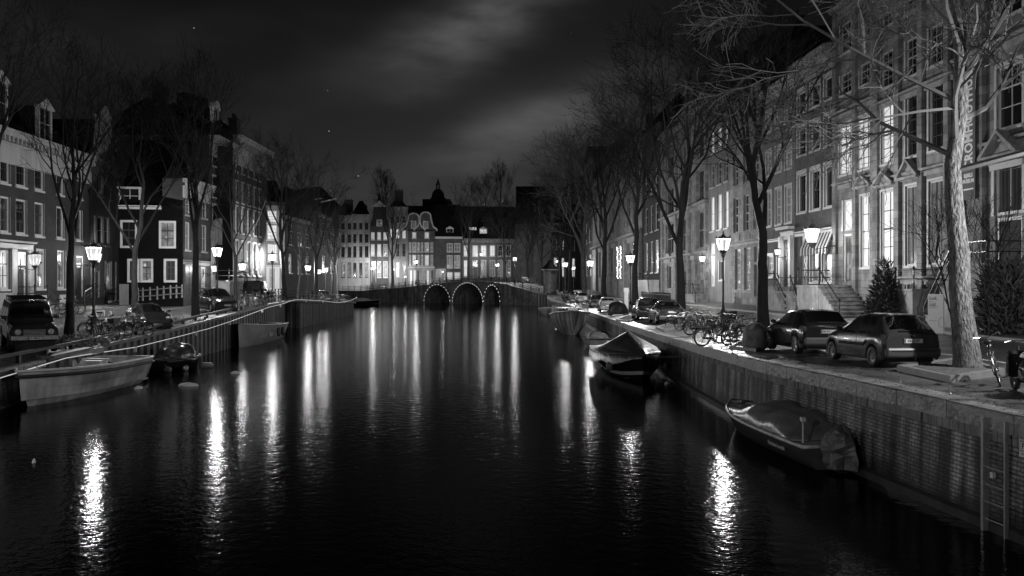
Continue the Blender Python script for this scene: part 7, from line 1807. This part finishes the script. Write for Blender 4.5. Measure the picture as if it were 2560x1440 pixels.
# fallen leaves and grit along the right quay edge and round the big tree
RL = random.Random(12); mb = MB()
for i in range(2600):
    if i < 1900:
        Y = 12 + 40 * RL.random() ** 1.5; X = lerp_tab(SR, Y, 1) + abs(RL.gauss(0, 0.75)) + 0.05
    else: Y = qn.y + RL.gauss(0, 1.0); X = qn.x + RL.gauss(0, 1.2)
    z = zg(SR, X, Y) + 0.012 + (0.12 if i >= 1900 and abs(X - qn.x) < 0.7 and abs(Y - qn.y) < 0.5 else 0); a = RL.uniform(0, 6.28); s_ = RL.uniform(0.012, 0.035); t = RL.uniform(0, 0.02)
    d = Vector((math.cos(a), math.sin(a), 0)) * s_; e_ = Vector((-d.y, d.x, 0)) * 0.6; p = Vector((X, Y, z))
    mb.add([p - d, p + e_ + Vector((0, 0, t)), p + d + Vector((0, 0, t * 0.5)), p - e_], [(0, 1, 2, 3)])
o = mb.build('fallen_leaves', mat('wet_leaves', 0.16, 0.3, spec=0.8)); o['kind'] = 'stuff'
# ------------------------------------------------------------------ boats (bow is +x, waterline z = 0)
def hull_pts(L, B, fb, fs, dr, bowp=2.2, stern=0.8, flare=0.72, n=22, rake=0.35):
    """sections from stern to bow: half beam at rail, rail height, keel depth"""
    o = []
    for i in range(n + 1):
        t = i / n; b = B / 2 * (stern + (1 - stern) * min(1, t / 0.45) ** 0.8 if t < 0.45 else max(0.0, 1 - ((t - 0.45) / 0.55) ** bowp)); h = fs + (fb - fs) * t ** 1.8
        o.append((t * L, b, h, dr * (1 - max(0, (t - 0.7) / 0.3) ** 2 * 0.6)))
    return o
def hull(name_part, parent, P, m, flare=0.72, k=6, rail=None, rail_r=0.05, rake=0.5, deck_z=None, deck_m=None, inner=None, stripe=None):
    mb = MB(); R = []
    X0_ = P[0][0]; L = P[-1][0] - X0_
    for x, b, h, d in P:
        row = []
        for j in range(k + 1):
            t = j / k; z = -d + (h + d) * t; w = b * (flare * math.sin(t * math.pi / 2) ** 0.55 + (1 - flare) * t)
            xx = x - rake * (1 - t) * ((x - X0_) / L) ** 3; row.append((xx, w, z))
        R.append(row)
    n = k + 1
    for row in R:
        mb.v += row + [(p[0], -p[1], p[2]) for p in row]
    for i in range(len(R) - 1):
        for j in range(k):
            for s_ in (0, n):
                a = i * 2 * n + s_ + j; mb.f.append((a, a + 1, a + 2 * n + 1, a + 2 * n)); mb.mi.append(0 if stripe is None or not (stripe[0] <= j < stripe[1]) else 1)
    mb.f.append(tuple(range(n)) + tuple(reversed(range(n, 2 * n)))); mb.mi.append(0)
    o = flip_fix(mb.build(name_part, m, parent, True)); es = o.modifiers.new('e', 'EDGE_SPLIT'); es.split_angle = rad(40)
    if inner is not None:
        mi_ = MB(); q = []
        for x, b, h, d in P: q.append([(x * 0.985 + 0.03, max(0, b - 0.07), h - 0.02), (x * 0.96 + 0.08, max(0, b * 0.8 - 0.07), inner)])
        for row in q: mi_.v += row + [(p[0], -p[1], p[2]) for p in row]
        for i in range(len(q) - 1):
            a = i * 4; mi_.f += [(a, a + 4, a + 5, a + 1), (a + 2, a + 3, a + 7, a + 6), (a + 1, a + 5, a + 7, a + 3)]; mi_.mi += [0, 0, 0]
        mi_.f.append((0, 1, 3, 2)); mi_.mi.append(0); mi_.build('inside', deck_m or m[0] if isinstance(m, list) else deck_m or m, parent)
    if rail:
        r = MB(); up = [(x, b, h) for x, b, h, d in P]; lo = [(x, -b, h) for x, b, h, d in reversed(P)]
        r.tube([(0, 0, P[0][2])] + up + lo[1:] + [(0, 0, P[0][2])], rail_r, 6); r.build('gunwale', rail, parent, True)
    if deck_z is not None:
        dk = MB(); up = [(x, b * 0.98, h - deck_z) for x, b, h, d in P]; V = up + [(x, -y, z) for x, y, z in up]; n2 = len(up)
        dk.add(V, [(i, i + 1, n2 + i + 1, n2 + i) for i in range(n2 - 1)]); flip_fix(dk.build('deck', deck_m, parent))
    return o
def boat(name, label, pos, rz, group=None, roll=0.0):
    e = empty(name, pos, rz, label, 'boat', 'boats moored along the canal'); e.rotation_euler = (roll, 0, rz); return e
def fender(parent, x, y, z, r=0.09, l=0.5):
    mb = MB(); mb.lathe([(0.01, -l / 2), (r * 0.8, -l / 2 + 0.05), (r, -l / 4), (r, l / 4), (r * 0.8, l / 2 - 0.05), (0.02, l / 2)], 9, 0, (x, y, z)); mb.tube([(x, y, z + l / 2), (x, y * 0.97, z + l / 2 + 0.35)], 0.012, 4); mb.build('fender', mat('fender_rubber', 0.05, 0.5), parent, True)
M_gel = mat('white_gelcoat', 0.48, 0.3, var=0.35, vscale=0.9, streak=0.35, coat=0.4); M_teak = mat('deck_teak', 0.16, 0.55, wave=(6, 0.25), swap=False)
M_steelh = mat('grey_steel_hull', 0.30, 0.35, var=0.35, vscale=0.7, coat=0.2); M_navy = mat('dark_hull', 0.012, 0.18, coat=0.7)
# big open sloop on the left
A = wat(118, 1021); Bp = wat(356, 962); hd = math.atan2(Bp.y - A.y, Bp.x - A.x) + math.pi
L = (Bp - A).length * 1.12
e = boat('motor_sloop', 'large open white sloop with a dark rubbing band moored at the near left quay', (Bp.x - 0.95, Bp.y + 0.75, 0), hd)
P = hull_pts(L, 2.9, 1.32, 1.18, 0.35, 2.3, 0.80)
hull('hull', e, P, [M_gel, M_dtrim], 0.78, 7, M_white, 0.055, 0.75, inner=0.25, deck_m=M_gel)
rb = MB(); up = [(x, b + 0.015, h - 0.20) for x, b, h, d in P]; rb.tube([(0, 0, 0.74)] + up + [(x, -y, z) for x, y, z in reversed(up)][1:] + [(0, 0, 0.74)], 0.065, 6); rb.build('rubbing_band', M_rubber, e, True)
dk = MB(); V = [(x, b * 0.96, h - 0.05) for x, b, h, d in P if x > L * 0.72]; n2 = len(V); dk.add(V + [(x, -y, z) for x, y, z in V], [(i, i + 1, n2 + i + 1, n2 + i) for i in range(n2 - 1)]); flip_fix(dk.build('foredeck', M_gel, e))
mb = MB(); mb.box(L * 0.30, L * 0.38, -0.35, 0.35, 0.26, 1.25); mb.box(L * 0.305, L * 0.33, -0.42, 0.42, 1.25, 1.30); o = mb.build('console', M_gel, e)
w = MB(); w.ring((L * 0.29, 0, 1.08), 0.2, 0.018, 'x', 18, 5); w.tube([(L * 0.29, -0.19, 1.08), (L * 0.29, 0.19, 1.08)], 0.012, 4); w.tube([(L * 0.29, 0, 0.89), (L * 0.29, 0, 1.27)], 0.012, 4); w.build('wheel', M_chrome, o)
mb = MB(); mb.box(L * 0.04, L * 0.13, -0.9, 0.9, 0.26, 0.7); mb.box(L * 0.5, L * 0.58, -0.95, 0.95, 0.26, 0.68); mb.build('bench', M_gel, e)
mb = MB(); mb.box(-0.5, 0.02, -0.7, 0.7, 0.14, 0.2); mb.build('swim_platform', M_gel, e)
# grey steel boat on the left
A = wat(592, 871); Bp = wat(694, 845); hd = math.atan2(Bp.y - A.y, Bp.x - A.x)
e = boat('steel_boat', 'grey open steel boat with two dark fenders by the sheet pile wall', (Bp.x, Bp.y, 0), hd + math.pi); L = (Bp - A).length * 0.97
P = hull_pts(L, 2.5, 1.65, 1.25, 0.35, 2.6, 0.7); hull('hull', e, P, M_steelh, 0.6, 6, M_gal, 0.045, 0.25, inner=0.5, deck_m=M_steelh)
mb = MB(); mb.box(L * 0.5, L * 0.6, -1.0, 1.0, 0.52, 0.95); mb.box(L * 0.2, L * 0.28, -1.05, 1.05, 0.52, 0.95); mb.build('thwart', M_teak, e)
for t in (0.30, 0.42): fender(e, L * t, 1.22, 0.75, 0.14, 0.7)
mb = MB(); mb.lathe([(0.55, 0), (0.6, 0.25), (0.4, 0.5), (0.1, 0.55)], 10, 0, (L * 0.42, 0.1, 0.95)); mb.build('motor_cover', M_canvas, e, True)
# tarpaulined dinghy bundle
q = wat(450, 925); e = boat('covered_dinghy', 'small dinghy heaped with crumpled black tarpaulin beside the big white sloop', (q.x - 0.3, q.y + 0.6, 0), rad(70))
P = hull_pts(3.4, 1.5, 0.62, 0.5, 0.2, 2.0, 0.8); hull('hull', e, [(x - 1.7, b, h, d) for x, b, h, d in P], M_navy, 0.8, 5, M_rubber, 0.09, 0.2)
b = blob('tarpaulin', 'x', 'x', (-0.1, 0, 0.4), 1.35, 0.8, 0.95, M_canvas, 31, 0, 0.17, n=18); b.parent = e; del b['label']; del b['category']
for x, y in ((1.2, -0.85), (-0.6, -0.95), (-1.5, -0.5)):
    f_ = MB(); f_.lathe([(0.02, -0.35), (0.13, -0.25), (0.15, 0), (0.13, 0.25), (0.02, 0.35)], 9); f_.xform(Matrix.Translation((x, y, 0.12)) @ Matrix.Rotation(rad(85), 4, 'Y') @ Matrix.Rotation(x, 4, 'X')); f_.build('fender', mat('grey_fender', 0.25, 0.5), e, True)
# tent covered sloop on the right, stern towards us
A = wat(1610, 955); e = boat('covered_sloop', 'dark sloop with a tent of black canvas and a pale waterline stripe', (5.55, 49.6, 0), rad(-87.5))
L = 8.4; P = hull_pts(L, 3.3, 1.25, 1.0, 0.35, 2.7, 0.8); hull('hull', e, P, [M_navy, mat('boot_stripe', 0.4, 0.4)], 0.8, 9, M_rubber, 0.07, 0.5, stripe=(3, 4))
mb = MB(); st = []
for x, b, h, d in P:
    t = x / L; r = 1.0 * (t / 0.5) ** 0.7 if t < 0.5 else 0.10 + 0.90 * (1 - (t - 0.5) / 0.5) ** 1.1; sag = 0.42 * (1 - max(0, t - 0.9) * 5)
    row = []
    for j in range(9):
        s_ = -1 + j / 4; z = h + 0.08 + r * (1 - abs(s_)) ** 1.15 * (1 - 0.06 * math.sin(x * 5) ** 2); row.append((x, s_ * (b + 0.05), z + 0.03 * math.sin(9 * t + 5 * s_)))
    row = [(x, -(b + 0.1), h - sag - 0.08 * math.sin(x * 3))] + row + [(x, b + 0.1, h - sag - 0.08 * math.cos(x * 2.6))]; st.append(row)
n2 = len(st[0])
for row in st: mb.v += row
for i in range(len(st) - 1):
    for j in range(n2 - 1): mb.f.append((i * n2 + j, (i + 1) * n2 + j, (i + 1) * n2 + j + 1, i * n2 + j + 1)); mb.mi.append(0)
mb.f.append(tuple(range(n2))); mb.mi.append(0)
flip_fix(mb.build('canvas_tent', M_canvas, e, True)); r_ = MB(); r_.tube([(row[5][0], 0, row[5][2] + 0.02) for row in st if row[0][0] < L * 0.9], 0.035, 5); r_.build('ridge_rope', M_gal, e)
for y in (1.0, -1.0): fender(e, 6.6, y * 1.3, 0.55, 0.16, 0.45)
MB().tube([(8.2, 0.3, 1.1), (10.2, 1.75, 1.3)], 0.015, 4).build('mooring_line', M_gal, e)
# little launch behind it
q = wat(1488, 874); e = boat('small_launch', 'little launch with an arched windscreen between the barge and the tent covered sloop', (q.x + 0.35, q.y + 0.5, 0), rad(-84))
P = hull_pts(4.4, 1.8, 0.8, 0.6, 0.2, 2.2, 0.85); hull('hull', e, [(x - 2.2, b, h, d) for x, b, h, d in P], M_gel, 0.75, 5, M_rubber, 0.05, 0.3, inner=0.3, deck_m=M_gel)
mb = MB(); mb.tube([(0.4 - 0.1 * abs(math.cos(a)), 0.8 * math.cos(a), 0.7 + 0.62 * math.sin(a)) for a in [math.pi * i / 14 for i in range(15)]], 0.03, 5); mb.build('windscreen_frame', M_chrome, e)
pm = MB(); pm.add([(0.4, 0, 0.7)] + [(0.4 - 0.1 * abs(math.cos(a)), 0.78 * math.cos(a), 0.7 + 0.6 * math.sin(a)) for a in [math.pi * i / 14 for i in range(15)]], [(0, i, i + 1) for i in range(1, 15)]); pm.build('windscreen', M_cglass, e)
b = blob('tarpaulin', 'x', 'x', (-1.3, 0.1, 0.5), 0.75, 0.75, 0.6, mat('pale_tarpaulin', 0.3, 0.6, var=0.3), 41, 0, 0.1); b.parent = e; del b['label']; del b['category']
# steel barge
e = boat('steel_barge', 'rusty pale steel barge with deck clutter, bow towards the camera', (5.1, 90, 0), rad(-89)); L = 12
P = hull_pts(L, 3.4, 2.15, 1.5, 0.4, 3.4, 0.85); P = [(x - L, b, h, d) for x, b, h, d in P]; P = [(x, b, h, d) for x, b, h, d in P]
hull('hull', e, [(x + L, b, h, d) for x, b, h, d in P], mat('rusty_hull', 0.28, 0.55, var=0.5, vscale=0.5, streak=0.75), 0.82, 6, M_gal, 0.08, 0.5, deck_z=0.12, deck_m=mat('barge_deck', 0.2, 0.6, var=0.4))
mb = MB(); mb.box(1.5, 6.2, -1.1, 1.1, 1.3, 2.2); mb.box(7.6, 8.4, -0.4, 0.4, 1.6, 2.3); mb.build('hatch', M_dtrim, e)
mb = MB()
for i in range(9):
    a = P[12 + i]; x = a[0] + L
    for s_ in (1, -1): mb.tube([(x, s_ * a[1] * 0.95, a[2]), (x, s_ * a[1] * 0.95, a[2] + 0.7)], 0.025, 4)
for s_ in (1, -1): mb.tube([(P[12 + i][0] + L, s_ * P[12 + i][1] * 0.95, P[12 + i][2] + 0.7) for i in range(9)], 0.02, 4)
mb.build('guard_rail', M_gal, e); mb = MB(); mb.ring((9.9, 0, 2.5), 0.26, 0.05, 'x', 14, 5); mb.box(9.6, 10.2, -0.4, 0.4, 1.85, 2.3); mb.build('windlass', M_gal, e)
# small open boat by the piles
q = wat(1363, 789); e = boat('rowing_boat', 'small open boat with a pale rim between the piles and the barge', (q.x + 0.2, q.y + 1, 0), rad(-90)); P = hull_pts(5.5, 2.0, 1.1, 0.8, 0.2, 2.2, 0.8); hull('hull', e, [(x - 5.5, b, h, d) for x, b, h, d in P], M_steelh, 0.75, 5, M_white, 0.07, 0.3, inner=0.35, deck_m=M_teak)
q = at(906, 741, 182); q.z = 0; e = boat('rowing_boat', 'small cluttered boat in the shadow left of the bridge arches', (q.x, q.y, 0), rad(8)); P = hull_pts(7, 2.2, 1.3, 1.0, 0.2, 2.2, 0.8); hull('hull', e, [(x - 3.5, b, h, d) for x, b, h, d in P], M_navy, 0.75, 5, M_gal, 0.07, 0.3, inner=0.5, deck_m=M_teak)
b = blob('cargo', 'x', 'x', (0, 0, 0.8), 1.6, 0.8, 0.9, mat('pale_cargo', 0.35, 0.7, var=0.5), 51, 0, 0.15); b.parent = e; del b['label']; del b['category']
# near tarpaulined motor boat
A = wat(2030, 1172); Bp = wat(1822, 1062)
e = boat('covered_motorboat', 'motorboat under a ridged grey tarpaulin with a shrouded outboard, nearest boat on the right', (0, 0, 0), 0)
S_ = Vector((A.x + 0.55, A.y - 0.1, 0)); Bw = Vector((Bp.x + 0.15, Bp.y + 0.3, 0)); d = Bw - S_; L = d.length; e.location = S_; e.rotation_euler = (0, 0, math.atan2(d.y, d.x))
P = hull_pts(L, 1.95, 0.72, 0.55, 0.25, 2.4, 0.86); hull('hull', e, P, mat('launch_hull', 0.06, 0.3, coat=0.5), 0.78, 6, mat('worn_gunwale', 0.4, 0.5, var=0.5, vscale=6), 0.05, 0.45, deck_z=0.0, deck_m=mat('launch_deck', 0.35, 0.4))
mb = MB(); st = []
M_tarp = mat('grey_tarpaulin', 0.15, 0.33, var=0.4, vscale=1.5, bump=0.03, bscale=4)
RT = random.Random(4); nz = [[RT.uniform(-1, 1) for _ in range(25)] for _ in range(49)]
for i in range(49):
    t = i / 48; x = L * (0.10 + 0.72 * t); _, b, h, _d = min(P, key=lambda p: abs(p[0] - x)); b = interp([(p[0], p[1], p[2]) for p in P], x)[0]; h = interp([(p[0], p[1], p[2]) for p in P], x)[1]
    r = interp([(0, 0.10), (0.10, 0.40), (0.20, 0.60), (0.24, 0.60), (0.36, 0.47), (0.50, 0.60), (0.54, 0.58), (0.66, 0.33), (0.82, 0.17), (1, 0.05)], t)[0]
    row = [(x + 0.02 * nz[i][j], (b * 0.97) * math.cos(math.pi * j / 24), h + 0.02 + r * math.sin(math.pi * j / 24) ** 0.75 * (1 + 0.07 * math.sin(j * 1.05 + t * 14) * math.sin(t * 11 + j * 0.3)) + 0.014 * nz[i][j] * math.sin(math.pi * j / 24)) for j in range(25)]; st.append(row)
for row in st: mb.v += row
for i in range(48):
    for j in range(24): mb.f.append((i * 25 + j, (i + 1) * 25 + j, (i + 1) * 25 + j + 1, i * 25 + j + 1)); mb.mi.append(0)
mb.f.append(tuple(range(25))); mb.mi.append(0); mb.f.append(tuple(reversed([48 * 25 + j for j in range(25)]))); mb.mi.append(0)
flip_fix(mb.build('tarpaulin', M_tarp, e, True))
rp_ = MB()
for sg in (1, -1): rp_.tube([(x, sg * (b * 1.0 + 0.02), h + 0.06 + 0.015 * math.sin(x * 9)) for x, b, h, d_ in P if L * 0.08 < x < L * 0.9], 0.014, 4)
rp_.build('lashing', M_gal, e)
ob = empty('outboard', (-0.25, 0, 0.1)); ob.parent = e
b = blob('motor_cover', 'x', 'x', (-0.05, 0, 0.0), 0.36, 0.34, 0.98, mat('motor_shroud', 0.08, 0.45, var=0.6, vscale=3, bump=0.10, bscale=3), 61, 0, 0.26, n=11, k=8, flat=0.3); b.parent = ob; b.modifiers.clear(); b.data.polygons.foreach_set('use_smooth', [False] * len(b.data.polygons)); del b['label']; del b['category']
MB().box(-0.12, 0.12, -0.12, 0.12, -0.5, 0.1).build('shaft', M_under, ob)
mb = MB(); mb.tube([(0.25, 0.72, 0.6), (0.25, 0.72, 1.12)], 0.022, 6); mb.box(0.19, 0.31, 0.67, 0.77, 1.12, 1.22); mb.build('stern_light', M_white, e)
mb = MB(); mb.ring((L * 0.87, 0, 0.82), 0.10, 0.02, 'z', 12, 5); mb.tube([(L * 0.82, -0.2, 0.85), (L * 0.9, 0.25, 0.85)], 0.03, 5); mb.cbox((L * 0.85, 0.05, 0.82), (0.25, 0.12, 0.1)); mb.build('bow_cleat', M_chrome, e)
vs, fs_ = text_mesh('Shiddele Ruwald', 0.15, 0.002)
hb_ = interp([(p[0], p[1], p[2]) for p in P], L * 0.17)
tb = MB(); tb.add([(-a, 0, b) for a, b, c_ in vs], fs_); o = tb.build('boat_name', M_white, e); o.location = (L * 0.20, hb_[0] * 0.985 + 0.012, 0.34); o.rotation_euler = (rad(-8), 0, rad(1.5))
q = wat(2190, 1137); xw = lerp_tab(SR, q.y, 1)
mb = MB(); mb.tube([(S_.x - 0.1, S_.y - 0.4, 0.55), (xw - 0.35, q.y + 0.05, 0.62), (xw - 0.1, q.y, 0.72)], 0.012, 4); mb.tube([(S_.x - 0.1, S_.y - 0.4, 0.5), ((S_.x + xw) / 2 - 0.1, q.y + 0.1, 0.3), (xw - 0.1, q.y, 0.62)], 0.012, 4)
o = mb.build('mooring_rope', M_gal); tag(o, 'slack mooring rope from the shrouded outboard to the quay wall', 'rope')
# bits afloat
for i, (x, y, s_, lab) in enumerate(((470, 965, 0.4, 'pale scrap of foam floating right of the tarpaulined dinghy'), (588, 934, 0.22, 'small pale scrap floating under the grey steel boat'), (1668, 960, 0.16, 'small pale scrap floating by the tent covered sloop'), (345, 972, 0.22, 'pale float lying at the stern of the white sloop'), (85, 1157, 0.07, 'tiny pale scrap floating in the near left water'))):
    q = wat(x, y); blob('floating_scrap', lab, 'debris', (q.x, q.y, -0.04), s_ * 1.2, s_ * 0.45, 0.14 + s_ * 0.15, mat('foam', 0.6, 0.7, var=0.3), 70 + i, i * 0.4, 0.15, n=10, k=5, group='scraps floating on the canal')
